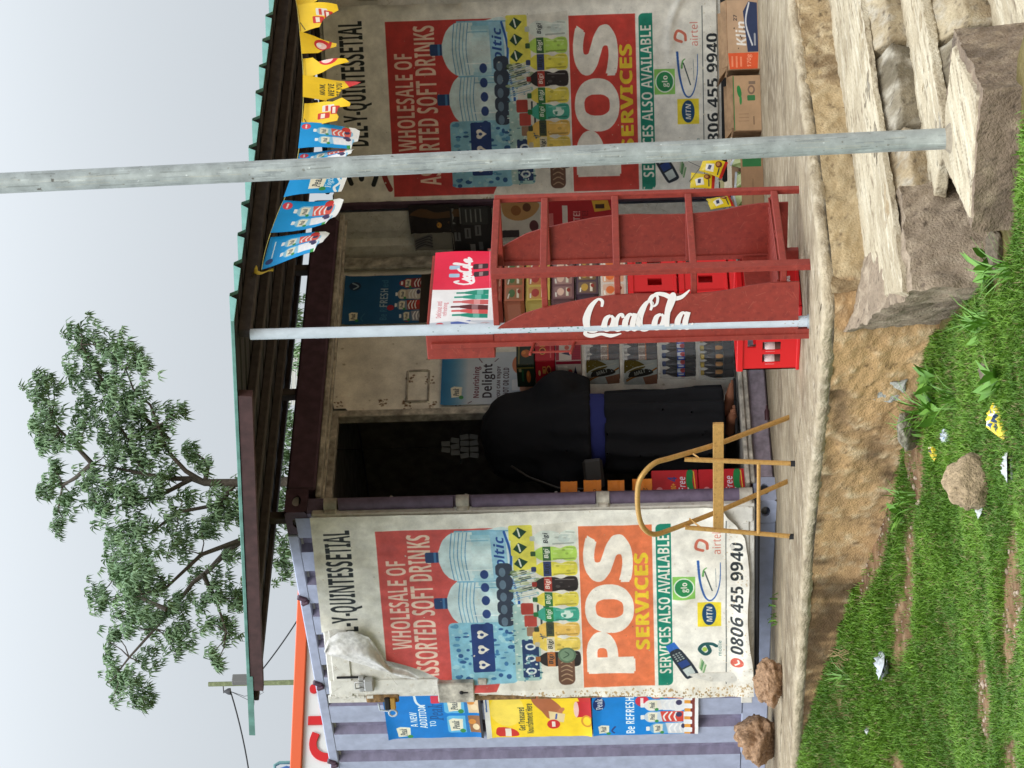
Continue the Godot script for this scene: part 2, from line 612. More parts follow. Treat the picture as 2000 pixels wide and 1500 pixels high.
func container() -> void:
	var t := thing("shipping_container", "lilac grey shipping container turned into a kiosk with both end doors open", "container")
	M.box = t
	var st := S()
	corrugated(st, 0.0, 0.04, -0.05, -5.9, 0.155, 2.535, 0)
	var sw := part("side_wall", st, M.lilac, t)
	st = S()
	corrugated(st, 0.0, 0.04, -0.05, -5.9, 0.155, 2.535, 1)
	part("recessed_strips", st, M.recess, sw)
	st = S()
	box(st, Vector3(0.055, 1.33, -3.03), Vector3(0.012, 2.4, 5.85))
	part("inner_lining", st, M.ply, t)
	st = S()
	corrugated(st, 2.385, 0.036, -0.06, -0.48, 0.155, 2.5)
	part("inner_wall", st, M.white_steel, t)
	st = S()
	box(st, Vector3(2.434, 1.33, -3.0), Vector3(0.012, 2.4, 5.9))
	part("side_wall", st, M.lilac, t)
	st = S()
	box(st, Vector3(2.405, 1.33, -3.2), Vector3(0.03, 2.35, 5.4))
	part("inner_lining", st, M.ply, t)
	st = S()
	box(st, Vector3(1.24, 2.545, -3.0), Vector3(2.41, 0.05, 5.96))
	part("roof_panel", st, M.inside, t)
	st = S()
	box(st, Vector3(1.219, 1.3, -5.98), Vector3(2.43, 2.5, 0.05))
	part("back_wall", st, M.inside, t)
	st = S()
	box(st, Vector3(1.219, 0.1, -3.03), Vector3(2.34, 0.1, 5.84))
	part("floor", st, M.ply, t)
	# rails
	st = S()
	box(st, Vector3(0.03, 2.562, -3.1), Vector3(0.062, 0.058, 5.82), Basis.IDENTITY, 0.006)
	part("top_rail", st, M.lilac, t)
	for z in [-0.72, -1.5, -2.28]:
		st = S()
		box(st, Vector3(0.0, 2.575, z), Vector3(0.03, 0.05, 0.03), Basis(Vector3.RIGHT, 0.5), 0.004)
		box(st, Vector3(-0.01, 2.56, z - 0.03), Vector3(0.03, 0.045, 0.022), Basis(Vector3.RIGHT, -0.5), 0.004)
		part("lashing_ring", st, M.maroon, t)
	st = S()
	box(st, Vector3(0.03, 0.078, -3.1), Vector3(0.05, 0.152, 5.82), Basis.IDENTITY, 0.006)
	part("bottom_rail", st, M.lilac, t)
	st = S()
	box(st, Vector3(1.219, 2.512, -0.06), Vector3(2.11, 0.156, 0.12), Basis.IDENTITY, 0.012)
	part("top_beam", st, M.maroon, t)
	st = S()
	box(st, Vector3(1.219, 2.418, -0.05), Vector3(2.2, 0.03, 0.085), Basis.IDENTITY, 0.006)
	box(st, Vector3(1.219, 2.398, -0.075), Vector3(2.2, 0.014, 0.03), Basis.IDENTITY, 0.003)
	part("door_header", st, M.cream, t)
	st = S()
	box(st, Vector3(1.219, 0.072, -0.055), Vector3(2.1, 0.125, 0.09), Basis.IDENTITY, 0.008)
	part("sill", st, M.sill, t)
	st = S()
	box(st, Vector3(1.219, 0.147, -0.02), Vector3(2.22, 0.024, 0.09), Basis.IDENTITY, 0.005)
	box(st, Vector3(1.219, 0.122, 0.006), Vector3(2.2, 0.026, 0.016), Basis.IDENTITY, 0.004)
	part("threshold_strip", st, M.cream, t)
	for x in [0.055, 2.414]:
		st = S()
		if x < 1:
			box(st, Vector3(x, 1.3, -0.06), Vector3(0.105, 2.36, 0.11), Basis.IDENTITY, 0.012)
		else:
			box(st, Vector3(x, 1.3, -0.026), Vector3(0.05, 2.36, 0.05), Basis.IDENTITY, 0.008)
		part("corner_post", st, M.pipe if x < 1 else M.maroon, t)
	casting(t, Vector3(0.083, 2.53, -0.091), -1.0)
	casting(t, Vector3(2.355, 2.53, -0.091), -1.0)
	casting(t, Vector3(0.083, 0.06, -0.091), -1.0)
	casting(t, Vector3(2.355, 0.06, -0.091), -1.0)
	# hinge pipes on the near post, with the pale hinge blocks between them
	var cuts := [0.14, 0.19, 0.875, 0.945, 1.6, 1.69, 2.3]
	for i in range(1, 6, 2):
		st = S()
		tube(st, [Vector3(0.02, cuts[i] + 0.004, 0.03), Vector3(0.02, cuts[i + 1] - 0.004, 0.03)], 0.034, 14)
		part("hinge_pipe", st, M.pipe, t)
	for y in [0.165, 0.91, 1.645, 2.34]:
		st = S()
		tube(st, [Vector3(0.02, y - 0.034, 0.03), Vector3(0.02, y + 0.034, 0.03)], 0.037, 14)
		box(st, Vector3(-0.01, y, 0.01), Vector3(0.06, 0.066, 0.05), Basis.IDENTITY, 0.006)
		part("hinge_block", st, M.cream, t)
	# partition set half a metre back, with a doorway on the left
	st = S()
	box(st, Vector3(1.75, 1.3, -0.468), Vector3(1.24, 2.3, 0.03))
	part("partition_board", st, M.inside, t)
	st = S()
	var f := func(u: float, v: float) -> Vector3:
		var p := Vector3(1.125 + 1.25 * u, 2.455 - 2.3 * v, -0.45)
		p.z += 0.006 * NF.get_noise_2d(u * 300, v * 500) + 0.004
		if u < 0.08 and v < 0.04:
			p.z += 0.03 * (0.08 - u) / 0.08
			p.y -= 0.02 * (1.0 - u / 0.08)
		return p
	grid(st, 40, 70, f)
	part("wall_panel", st, printed(panel_print(), 0.6), t)
	st = S()
	box(st, Vector3(1.095, 1.28, -0.455), Vector3(0.05, 2.27, 0.06), Basis.IDENTITY, 0.004)
	box(st, Vector3(0.66, 2.435, -0.455), Vector3(0.92, 0.05, 0.06), Basis.IDENTITY, 0.004)
	box(st, Vector3(0.175, 1.28, -0.455), Vector3(0.05, 2.27, 0.06), Basis.IDENTITY, 0.004)
	part("door_frame", st, M.cream, t)
	st = S()
	box(st, Vector3(2.305, 1.3, -0.41), Vector3(0.09, 2.29, 0.03), Basis.IDENTITY, 0.008)
	part("corner_strip", st, M.cream, t)
	st = S()
	for q in [[0, 0.062], [0, -0.062]]:
		box(st, Vector3(1.31, 1.965 + q[1], -0.44), Vector3(0.24, 0.012, 0.012), Basis.IDENTITY, 0.003)
	for q in [-0.12, 0.12]:
		box(st, Vector3(1.31 + q, 1.965, -0.44), Vector3(0.012, 0.112, 0.012), Basis.IDENTITY, 0.003)
	part("cover_plate", st, M.cream, t)

func panel_print() -> ImageTexture:
	var c := Cv.new(260, 480, K(238, 234, 226))
	for q in [[52, 92], [12, 6], [14, 60], [9, 120], [12, 150], [50, 116], [10, 90]]:
		c.specks(14, 0.6, 2.6, K(112, 88, 64), q[0] * 3 + q[1], Rect2((q[0] - 8) / 260.0, (q[1] - 5) / 480.0, 0.05, 0.022))
	c.specks(60, 0.4, 1.2, K(150, 134, 112), 9)
	c.specks(40, 1.0, 4.0, K(186, 178, 160), 10)
	return c.done(0.16, 4)

var T1 := Transform3D(Basis(Vector3(0.286, 0, 0.959), Vector3.UP, Vector3(-0.959, 0, 0.286)).orthonormalized(), Vector3(-0.05, 0, 0.03))
var T2 := Transform3D(Basis(Vector3(0.479, 0, 0.878), Vector3.UP, Vector3(-0.878, 0, 0.479)).orthonormalized(), Vector3(2.47, 0, 0.05))

func lerp_list(l: Array, k: float) -> float:
	for i in l.size() - 1:
		if (k - l[i][0]) * (k - l[i + 1][0]) <= 0.0:
			return lerpf(l[i][1], l[i + 1][1], (k - l[i][0]) / (l[i + 1][0] - l[i][0]))
	return l[-1][1] if absf(k - l[-1][0]) < absf(k - l[0][0]) else l[0][1]

func doors() -> void:
	var t: Node3D = M.box
	# left door: local x runs from the free edge (-1.22) to the hinge (0), z towards the viewer
	var st := S()
	box(st, Vector3(-0.6, 1.28, -0.03), Vector3(1.2, 2.32, 0.05), Basis.IDENTITY, 0.006)
	for y in [0.2, 2.36]:
		box(st, Vector3(-0.6, y, -0.002), Vector3(1.18, 0.1, 0.012), Basis.IDENTITY, 0.004)
	for x in [-1.12, -0.06]:
		box(st, Vector3(x, 1.28, -0.001), Vector3(0.09, 2.3, 0.012), Basis.IDENTITY, 0.004)
	var d := part("left_door", st, M.white_steel, t, "left container door swung right round to the side wall, banner peeling off")
	d.transform = T1
	st = S()
	box(st, Vector3(-0.6, 0.106, -0.03), Vector3(1.22, 0.022, 0.07), Basis.IDENTITY, 0.008)
	part("gasket", st, M.black_rubber, d)
	for q in [[1.62, 0.42, 2.02], [0.9, 1.0, 0.0], [2.25, 0.18, 0]]:
		st = S()
		box(st, Vector3(-1.205, q[0] - 0.1, -0.004), Vector3(0.05, q[1], 0.02), Basis.IDENTITY, 0.006)
		part("edge_strip", st, M.rusty, d)
	st = S()
	box(st, Vector3(-1.215, 2.3, -0.02), Vector3(0.05, 0.3, 0.012), Basis.IDENTITY, 0.003)
	part("edge_plate", st, M.white_steel, d)
	st = S()
	box(st, Vector3(-1.22, 0.16, -0.02), Vector3(0.16, 0.06, 0.012), Basis.IDENTITY, 0.003)
	part("edge_plate", st, M.white_steel, d)
	st = S()
	for k in 5:
		tube(st, [Vector3(-1.19, 2.2 + k * 0.05, 0.0), Vector3(-1.19, 2.235 + k * 0.05, 0.0)], 0.01, 8)
	part("edge_hinge", st, M.white_steel, d)
	st = S()
	box(st, Vector3(-1.135, 1.74, 0.03), Vector3(0.13, 0.2, 0.06), Basis.IDENTITY, 0.006)
	box(st, Vector3(-1.12, 1.595, 0.02), Vector3(0.11, 0.05, 0.03), Basis.IDENTITY, 0.004)
	var lb := part("lock_box", st, M.cream, d)
	st = S()
	lathe(st, [Vector2(0, 0.004), Vector2(0.011, 0.003), Vector2(0.012, 0)], 14, Transform3D(Basis(Vector3.RIGHT, PI / 2), Vector3(-1.13, 1.71, 0.0605)))
	box(st, Vector3(-1.13, 1.69, 0.062), Vector3(0.007, 0.03, 0.004))
	lb = part("keyhole", st, M.black, d)
	st = S()
	box(st, Vector3(-1.09, 2.215, 0.02), Vector3(0.08, 0.055, 0.04), Basis.IDENTITY, 0.008)
	box(st, Vector3(-1.09, 2.255, 0.012), Vector3(0.1, 0.03, 0.024), Basis.IDENTITY, 0.004)
	tube(st, [Vector3(-1.11, 2.245, 0.03), Vector3(-1.11, 2.29, 0.03), Vector3(-1.07, 2.29, 0.03), Vector3(-1.07, 2.245, 0.03)], 0.006, 8)
	part("hasp", st, M.steel, d)
	st = S()
	box(st, Vector3(-1.05, 2.33, 0.008), Vector3(0.012, 0.12, 0.012), Basis.IDENTITY, 0.003)
	part("slot", st, M.black, d)
	# brass padlock with its white ring
	var pl := thing("padlock", "brass and black padlock hanging open at the left door's free edge", "padlock")
	pl.transform = Transform3D(T1.basis, T1 * Vector3(-1.23, 2.1, 0.01))
	st = S()
	box(st, Vector3(0, -0.006, 0), Vector3(0.075, 0.03, 0.026), Basis.IDENTITY, 0.005)
	part("body", st, M.brass, pl)
	st = S()
	box(st, Vector3(0.0, 0.025, 0), Vector3(0.078, 0.032, 0.03), Basis.IDENTITY, 0.006)
	part("cover", st, M.black, pl)
	st = S()
	var ring := []
	for i in 13:
		ring.append(Vector3(-0.062 - 0.022 * cos(TAU * i / 12), -0.002 + 0.022 * sin(TAU * i / 12), 0.006))
	tube(st, ring, 0.006, 8)
	tube(st, [Vector3(-0.05, 0.02, 0.006), Vector3(-0.045, 0.07, 0.0), Vector3(0.0, 0.075, 0.0)], 0.005, 8)
	part("shackle", st, M.white_paint, pl)
	# right door
	st = S()
	box(st, Vector3(0.58, 1.33, -0.03), Vector3(1.2, 2.34, 0.05), Basis.IDENTITY, 0.008)
	d = part("right_door", st, M.white_steel, t, "right container door opened outwards")
	d.transform = T2
	st = S()
	box(st, Vector3(0.58, 0.152, -0.035), Vector3(1.22, 0.03, 0.07), Basis.IDENTITY, 0.008)
	box(st, Vector3(0.58, 2.51, -0.035), Vector3(1.22, 0.03, 0.07), Basis.IDENTITY, 0.008)
	box(st, Vector3(1.185, 1.33, -0.035), Vector3(0.03, 2.36, 0.07), Basis.IDENTITY, 0.008)
	part("gasket", st, M.black_rubber, d)
	st = S()
	box(st, Vector3(-0.06, 1.33, -0.02), Vector3(0.07, 2.3, 0.06), Basis.IDENTITY, 0.012)
	part("hinge_edge", st, M.cream, d)
	for y in [0.5, 1.1, 1.7, 2.2]:
		st = S()
		box(st, Vector3(1.14, y, 0.0), Vector3(0.05, 0.12, 0.03), Basis.IDENTITY, 0.006)
		part("latch_plate", st, M.cream, d)
	banners()

# ---------------------------------------------------------------- the two door banners
const PX := 450.0
func banner_print(red: Color, red2: Color, sd: int, dirt: Color) -> ImageTexture:
	var c := Cv.new(554, 1062, K(234, 231, 223))
	var X := func(x: float) -> float: return x * PX
	var Y := func(y: float) -> float: return (2.46 - y) * PX
	var ink := K(38, 44, 48)
	var white := K(234, 228, 218)
	c.text("DEL-Y-QUINTESSETIAL", X.call(0.40), Y.call(2.385), 0.74 * PX, 0.172 * PX, ink, "Droid Sans", 700)
	c.curve([Vector2(X.call(0.17), Y.call(2.36)), Vector2(X.call(0.24), Y.call(2.375)), Vector2(X.call(0.245), Y.call(2.31)), Vector2(X.call(0.2), Y.call(2.3)), Vector2(X.call(0.25), Y.call(2.28)), Vector2(X.call(0.24), Y.call(2.21)), Vector2(X.call(0.165), Y.call(2.23))], 12, ink)
	c.curve([Vector2(X.call(0.13), Y.call(2.13)), Vector2(X.call(0.19), Y.call(2.155)), Vector2(X.call(0.25), Y.call(2.17))], 14, K(150, 54, 50))
	# red field
	c.poly([Vector2(X.call(0.09), Y.call(2.11)), Vector2(X.call(1.13), Y.call(2.11)), Vector2(X.call(1.13), Y.call(1.4)), Vector2(X.call(0.7), Y.call(1.5)), Vector2(X.call(0.35), Y.call(1.44)), Vector2(X.call(0.2), Y.call(1.42)), Vector2(X.call(0.13), Y.call(1.5)), Vector2(X.call(0.09), Y.call(1.52))], red)
	c.text("WHOLESALE OF", X.call(0.36), Y.call(2.07), 0.58 * PX, 0.108 * PX, K(240, 206, 190), "Droid Sans", 700)
	c.text("ASSORTED SOFT DRINKS", X.call(0.15), Y.call(1.95), 0.95 * PX, 0.125 * PX, K(240, 210, 192), "Droid Sans", 700)
	# the white table under the drinks
	c.poly([Vector2(X.call(0.09), Y.call(1.44)), Vector2(X.call(0.5), Y.call(1.6)), Vector2(X.call(1.13), Y.call(1.42)), Vector2(X.call(1.16), Y.call(1.05)), Vector2(X.call(0.09), Y.call(1.05))], K(222, 218, 208))
	var blue := K(120, 178, 208)
	for q in [[0.5, 0.82, 1.755], [0.79, 1.12, 1.785]]:
		var x0: float = X.call(q[0])
		var x1: float = X.call(q[1])
		var y0: float = Y.call(q[2])
		var cx := (x0 + x1) / 2
		var w := x1 - x0
		c.rrect(cx - 15, y0 - 32, 30, 34, 4, K(38, 66, 112))
		c.rect(cx - 15, y0 - 12, 30, 6, K(70, 120, 170))
		c.poly(Cv.smooth([Vector2(cx - 16, y0), Vector2(x0 + w * 0.16, y0 + 14), Vector2(x0 + 3, y0 + 44), Vector2(x0, y0 + 110), Vector2(x0 + 4, y0 + 172), Vector2(x1 - 4, y0 + 172), Vector2(x1, y0 + 110), Vector2(x1 - 3, y0 + 44), Vector2(x1 - w * 0.16, y0 + 14), Vector2(cx + 16, y0)]), K(206, 226, 230))
		for k in 5:
			c.curve([Vector2(x0 + 6, y0 + 34 + k * 9), Vector2(cx, y0 + 27 + k * 9), Vector2(x1 - 6, y0 + 34 + k * 9)], 2.2, blue if k % 2 else K(94, 150, 190))
		c.line([Vector2(x0 + 2, y0 + 40), Vector2(x0 + 3, y0 + 168)], 4, blue)
		c.line([Vector2(x1 - 2, y0 + 40), Vector2(x1 - 3, y0 + 168)], 4, blue)
		# the pictured bottle's printed tones
		for k in 14:
			var u := k / 13.0
			var tone := K(214, 232, 234).lerp(K(150, 198, 216), pow(absf(u - 0.45) * 2.0, 2.0))
			c.line([Vector2(lerpf(x0 + 8, x1 - 8, u), y0 + 80 + 3 * sin(k * 2.0)), Vector2(lerpf(x0 + 8, x1 - 8, u), y0 + 124)], w / 13.0, tone)
		c.line([Vector2(x0 + w * 0.24, y0 + 60), Vector2(x0 + w * 0.24, y0 + 122)], 3, K(226, 238, 240))
		c.line([Vector2(x0 + w * 0.8, y0 + 66), Vector2(x0 + w * 0.8, y0 + 120)], 2, K(110, 168, 198))
		c.poly([Vector2(x0 + 6, y0 + 128), Vector2(x1 - 4, y0 + 124), Vector2(x1 - 4, y0 + 160), Vector2(x0 + 6, y0 + 166)], K(150, 196, 220))
		c.text("Voltic", x0 + w * 0.12, y0 + 131, w * 0.74, 26, K(34, 74, 146), "Droid Sans", 700, 0.25)
		c.curve([Vector2(x0 + 10, y0 + 164), Vector2(cx, y0 + 172), Vector2(x1 - 6, y0 + 158)], 6, K(38, 92, 168))
	# crates of small water bottles on the left
	var g := RandomNumberGenerator.new()
	g.seed = 41
	c.rrect(X.call(0.13), Y.call(1.76), 0.4 * PX, 0.36 * PX, 12, K(136, 190, 212))
	for k in 90:
		c.ell(X.call(0.14 + g.randf() * 0.38), Y.call(1.75 - g.randf() * 0.34), 2 + g.randf() * 5, 3 + g.randf() * 6, [K(64, 120, 168), K(160, 206, 220), K(90, 150, 186), K(44, 88, 140)][k % 4])
	c.rrect(X.call(0.2), Y.call(1.64), 0.32 * PX, 0.12 * PX, 5, K(36, 60, 118))
	for k in 3:
		var hx: float = X.call(0.25 + 0.1 * k)
		var hy: float = Y.call(1.59)
		c.ell(hx - 6, hy, 7, 8, white); c.ell(hx + 6, hy, 7, 8, white)
		c.poly([Vector2(hx - 12, hy + 2), Vector2(hx + 12, hy + 2), Vector2(hx, hy + 20)], white)
		c.ell(hx, hy + 3, 4, 5, K(46, 66, 120))
	for k in 5:
		c.ell(X.call(0.5 + 0.085 * k), Y.call(1.55), 13, 10, K(40, 66, 124))
	for k in 5:
		c.rrect(X.call(0.5 + 0.08 * k), Y.call(1.49), 40, 40, 14, K(52, 62, 80))
		c.ell(X.call(0.53 + 0.08 * k), Y.call(1.455), 13, 8, K(98, 120, 140))
	c.rrect(X.call(0.14), Y.call(1.41), 0.5 * PX, 0.14 * PX, 8, K(164, 196, 192))
	c.rrect(X.call(0.16), Y.call(1.37), 0.25 * PX, 0.09 * PX, 4, K(36, 58, 100))
	for k in 3:
		c.ell(X.call(0.2 + 0.08 * k), Y.call(1.325), 10, 13, K(214, 222, 224)); c.ell(X.call(0.2 + 0.08 * k), Y.call(1.325), 5, 8, K(46, 66, 110))
	for k in 110:
		c.ell(X.call(0.14 + g.randf() * 0.62), Y.call(1.42 - g.randf() * 0.15), 1 + g.randf() * 2.5, 1 + g.randf() * 4, [K(90, 140, 160), K(216, 226, 220), K(150, 186, 184), K(60, 104, 120), K(206, 218, 210)][k % 5])
	# middle row: lemon drinks with dark green lozenges, jars, cartons
	for k in 3:
		var px: float = X.call(1.1 - 0.095 * k)
		c.rrect(px - 24, Y.call(1.41 - 0.008 * k), 44, 56, 5, K(222, 214, 90))
		c.poly([Vector2(px - 18, Y.call(1.355)), Vector2(px - 4, Y.call(1.39)), Vector2(px + 14, Y.call(1.36)), Vector2(px + 2, Y.call(1.315))], K(28, 66, 46))
		c.line([Vector2(px - 12, Y.call(1.352)), Vector2(px + 9, Y.call(1.362))], 4, K(226, 230, 220))
	for k in 26:
		c.ell(X.call(0.72 + g.randf() * 0.16), Y.call(1.40 - g.randf() * 0.13), 3 + g.randf() * 5, 4 + g.randf() * 9, [K(74, 82, 60), K(150, 166, 130), K(46, 60, 44), K(196, 204, 150), K(110, 132, 96)][k % 5])
	for k in 16:
		c.line([Vector2(X.call(0.66 + k * 0.012), Y.call(1.4)), Vector2(X.call(0.69 + k * 0.012), Y.call(1.28))], 2.5, [K(204, 210, 202), K(140, 170, 190), K(176, 186, 170)][k % 3])
	for q in [[0.57, 1.365, K(168, 62, 52)], [0.49, 1.35, K(178, 70, 60)]]:
		c.rrect(X.call(q[0]), Y.call(q[1]), 34, 30, 4, q[2])
		c.rrect(X.call(q[0]) + 2, Y.call(q[1]) + 30, 30, 22, 3, K(214, 210, 198))
		c.line([Vector2(X.call(q[0]) + 6, Y.call(q[1]) + 41), Vector2(X.call(q[0]) + 27, Y.call(q[1]) + 41)], 5, K(60, 70, 72))
		c.rrect(X.call(q[0]) + 2, Y.call(q[1]) + 54, 30, 14, 3, K(40, 92, 80))
	c.rrect(X.call(0.43), Y.call(1.34), 26, 40, 3, K(150, 116, 92))
	c.rrect(X.call(0.37), Y.call(1.31), 40, 60, 6, K(226, 190, 92))
	c.text("Fanta", X.call(0.375), Y.call(1.27), 34, 20, K(40, 66, 110), "Droid Sans", 700, 0.2, -0.3)
	# front row of bottles
	var cols := [K(214, 222, 214), K(172, 206, 92), K(222, 212, 78), K(44, 36, 36), K(222, 206, 84), K(62, 160, 138), K(224, 182, 92), K(228, 200, 96), K(42, 36, 34)]
	var band := [K(206, 214, 208), K(60, 96, 58), K(54, 66, 110), K(168, 58, 48), K(52, 110, 62), K(40, 124, 66), K(66, 74, 50), K(216, 206, 180), K(180, 110, 60)]
	for k in 9:
		var bx: float = X.call(1.06 - 0.098 * k)
		var by: float = Y.call(1.28)
		c.poly(Cv.smooth([Vector2(bx - 7, by), Vector2(bx - 20, by + 18), Vector2(bx - 20, by + 46), Vector2(bx - 15, by + 62), Vector2(bx - 21, by + 78), Vector2(bx - 17, by + 99), Vector2(bx + 17, by + 99), Vector2(bx + 21, by + 78), Vector2(bx + 15, by + 62), Vector2(bx + 20, by + 46), Vector2(bx + 20, by + 18), Vector2(bx + 7, by)], 4), cols[k])
		c.rect(bx - 21, by + 20, 42, 19, band[k])
		c.text("Bigi", bx - 13, by + 22, 27, 15, K(235, 232, 224) if k in [1, 3, 4, 5] else ink, "Droid Sans", 700, 0.15)
		if k in [0, 5]:
			c.ell(bx, by + 72, 12, 15, K(206, 226, 216) if k == 5 else K(198, 210, 206))
		c.line([Vector2(bx + 13, by + 46), Vector2(bx + 12, by + 92)], 2.5, cols[k].lightened(0.35))
		c.line([Vector2(bx - 16, by + 44), Vector2(bx - 14, by + 94)], 4, cols[k].darkened(0.22))
		c.line([Vector2(bx + 17, by + 76), Vector2(bx + 15, by + 96)], 3, cols[k].darkened(0.15))
		c.rrect(bx - 7, by - 9, 14, 12, 3, band[k].darkened(0.1))
		for q in 5:
			c.ell(bx + g.randf_range(-12, 12), by + g.randf_range(44, 94), 1.5 + g.randf() * 2.5, 2 + g.randf() * 4, cols[k].lerp([Color.WHITE, Color.BLACK][q % 2], 0.16))
	c.rrect(X.call(0.11), Y.call(1.18), 0.2 * PX, 0.09 * PX, 14, K(104, 74, 58))
	for k in 6:
		c.curve([Vector2(X.call(0.13 + 0.03 * k), Y.call(1.165)), Vector2(X.call(0.145 + 0.03 * k), Y.call(1.135)), Vector2(X.call(0.13 + 0.03 * k), Y.call(1.105))], 3, K(170, 140, 112))
	c.ell(X.call(0.3), Y.call(1.13), 22, 22, K(94, 120, 96)); c.ell(X.call(0.3), Y.call(1.13), 17, 17, K(120, 146, 120))
	c.curve([Vector2(X.call(0.28), Y.call(1.15)), Vector2(X.call(0.3), Y.call(1.12)), Vector2(X.call(0.32), Y.call(1.14))], 2.5, K(66, 90, 70))
	# the POS field
	c.rect(X.call(0.09), Y.call(1.045), 1.04 * PX, 0.385 * PX, red2)
	for q in [["P", 0.185, 0.25], ["O", 0.455, 0.29], ["S", 0.785, 0.275]]:
		c.text(q[0], X.call(q[1]), Y.call(1.015), q[2] * PX, 0.245 * PX, white, "Droid Sans", 700, 0.0, 0.0, 6.0)
	c.text("SERVICES", X.call(0.33), Y.call(0.755), 0.62 * PX, 0.072 * PX, K(228, 196, 52), "Droid Sans", 700, 0, 0, 1.5)
	# green strip
	c.rrect(X.call(0.09), Y.call(0.64), 1.04 * PX, 0.08 * PX, 12, K(22, 130, 108))
	c.rect(X.call(0.09), Y.call(0.64), 20, 16, K(22, 130, 108)); c.rect(X.call(1.13) - 20, Y.call(0.58), 20, 9, K(22, 130, 108))
	c.text("SERVICES ALSO AVAILABLE", X.call(0.16), Y.call(0.632), 0.9 * PX, 0.064 * PX, white, "Droid Sans", 700)
	# logos
	c.rect(X.call(0.65), Y.call(0.555), 0.15 * PX, 0.12 * PX, K(136, 196, 96))
	c.ell(X.call(0.725), Y.call(0.495), 29, 25, K(226, 234, 220)); c.ell(X.call(0.725), Y.call(0.495), 26, 22, K(40, 132, 78))
	c.text("glo", X.call(0.692), Y.call(0.512), 31, 20, white, "Droid Sans", 700)
	c.curve([Vector2(X.call(0.9), Y.call(0.42)), Vector2(X.call(0.77), Y.call(0.41)), Vector2(X.call(0.66), Y.call(0.385)), Vector2(X.call(0.63), Y.call(0.355)), Vector2(X.call(0.67), Y.call(0.325)), Vector2(X.call(0.77), Y.call(0.305)), Vector2(X.call(0.88), Y.call(0.302))], 6, K(44, 92, 164), 1.5)
	c.curve([Vector2(X.call(0.70), Y.call(0.345)), Vector2(X.call(0.75), Y.call(0.36)), Vector2(X.call(0.83), Y.call(0.385))], 3, K(52, 66, 70))
	c.curve([Vector2(X.call(0.80), Y.call(0.395)), Vector2(X.call(0.84), Y.call(0.39)), Vector2(X.call(0.855), Y.call(0.375))], 5, K(96, 160, 84), 2)
	c.line([Vector2(X.call(0.73), Y.call(0.325)), Vector2(X.call(0.85), Y.call(0.328))], 1.2, K(120, 132, 140))
	c.rect(X.call(0.47), Y.call(0.425), 0.15 * PX, 0.125 * PX, K(236, 214, 56))
	c.ell(X.call(0.545), Y.call(0.362), 30, 17, K(24, 70, 112))
	c.text("MTN", X.call(0.5), Y.call(0.377), 40, 14, white, "Droid Sans", 700, 0.15)
	c.curve([Vector2(X.call(0.955), Y.call(0.39)), Vector2(X.call(0.975), Y.call(0.43)), Vector2(X.call(1.02), Y.call(0.415)), Vector2(X.call(1.0), Y.call(0.375)), Vector2(X.call(0.965), Y.call(0.37))], 7, K(206, 112, 92))
	c.text("airtel", X.call(0.93), Y.call(0.345), 62, 21, K(210, 130, 116), "Droid Sans", 400)
	c.curve([Vector2(X.call(0.355), Y.call(0.375)), Vector2(X.call(0.31), Y.call(0.36)), Vector2(X.call(0.29), Y.call(0.385)), Vector2(X.call(0.32), Y.call(0.415)), Vector2(X.call(0.355), Y.call(0.395)), Vector2(X.call(0.36), Y.call(0.35)), Vector2(X.call(0.345), Y.call(0.325))], 9, K(30, 82, 84))
	c.ell(X.call(0.322), Y.call(0.388), 7, 6, K(166, 196, 84))
	c.text("mobile", X.call(0.28), Y.call(0.318), 46, 9, K(60, 110, 110), "Droid Sans", 400)
	# payment terminal with banknotes
	var o := Vector2(X.call(0.22), Y.call(0.5))
	var R := func(a: float, b: float) -> Vector2: return o + Vector2(a, b).rotated(-0.5)
	c.poly([R.call(44, -14), R.call(70, -12), R.call(70, 12), R.call(44, 14)], K(46, 106, 196))
	c.poly(Cv.smooth([R.call(-44, -14), R.call(-30, -18), R.call(40, -16), R.call(50, 0), R.call(40, 16), R.call(-30, 18), R.call(-46, 12), R.call(-44, -14)], 4), K(40, 48, 60))
	c.poly([R.call(-38, -11), R.call(-14, -12), R.call(-14, 12), R.call(-38, 11)], K(196, 206, 206))
	c.poly([R.call(-10, -12), R.call(10, -12), R.call(10, 12), R.call(-10, 12)], K(40, 66, 130))
	for a in 4:
		for b in 3:
			c.poly([R.call(14 + a * 7, -11 + b * 8), R.call(18 + a * 7, -11 + b * 8), R.call(18 + a * 7, -6 + b * 8), R.call(14 + a * 7, -6 + b * 8)], K(150, 160, 160))
	for k in 5:
		c.line([R.call(-50 + k * 5, 26), R.call(-30 + k * 6, 44)], 4, [K(120, 164, 112), K(196, 208, 180), K(90, 140, 96)][k % 3])
	c.line([Vector2(X.call(0.08), Y.call(0.272)), Vector2(X.call(1.16), Y.call(0.272))], 2.2, K(70, 78, 80))
	c.ell(X.call(0.235), Y.call(0.215), 17, 16, K(206, 92, 76))
	c.curve([Vector2(X.call(0.215), Y.call(0.225)), Vector2(X.call(0.235), Y.call(0.205)), Vector2(X.call(0.255), Y.call(0.21))], 5, white)
	c.text("0806 455 9940", X.call(0.3), Y.call(0.25), 0.7 * PX, 0.068 * PX, ink, "Droid Sans", 700)
	# dirt at the free edge and hem, scratches
	c.specks(700, 0.6, 4.5, dirt, sd, Rect2(-0.01, 0.36, 0.07, 0.64))
	c.specks(240, 0.6, 3.5, dirt.darkened(0.2), sd + 1, Rect2(-0.01, 0.3, 0.055, 0.6))
	c.specks(300, 0.6, 3.0, dirt.lightened(0.3), sd + 6, Rect2(0, 0.92, 1.0, 0.07))
	c.specks(220, 0.5, 1.6, K(196, 184, 160), sd + 2)
	c.specks(40, 0.5, 1.2, K(90, 84, 76), sd + 3)
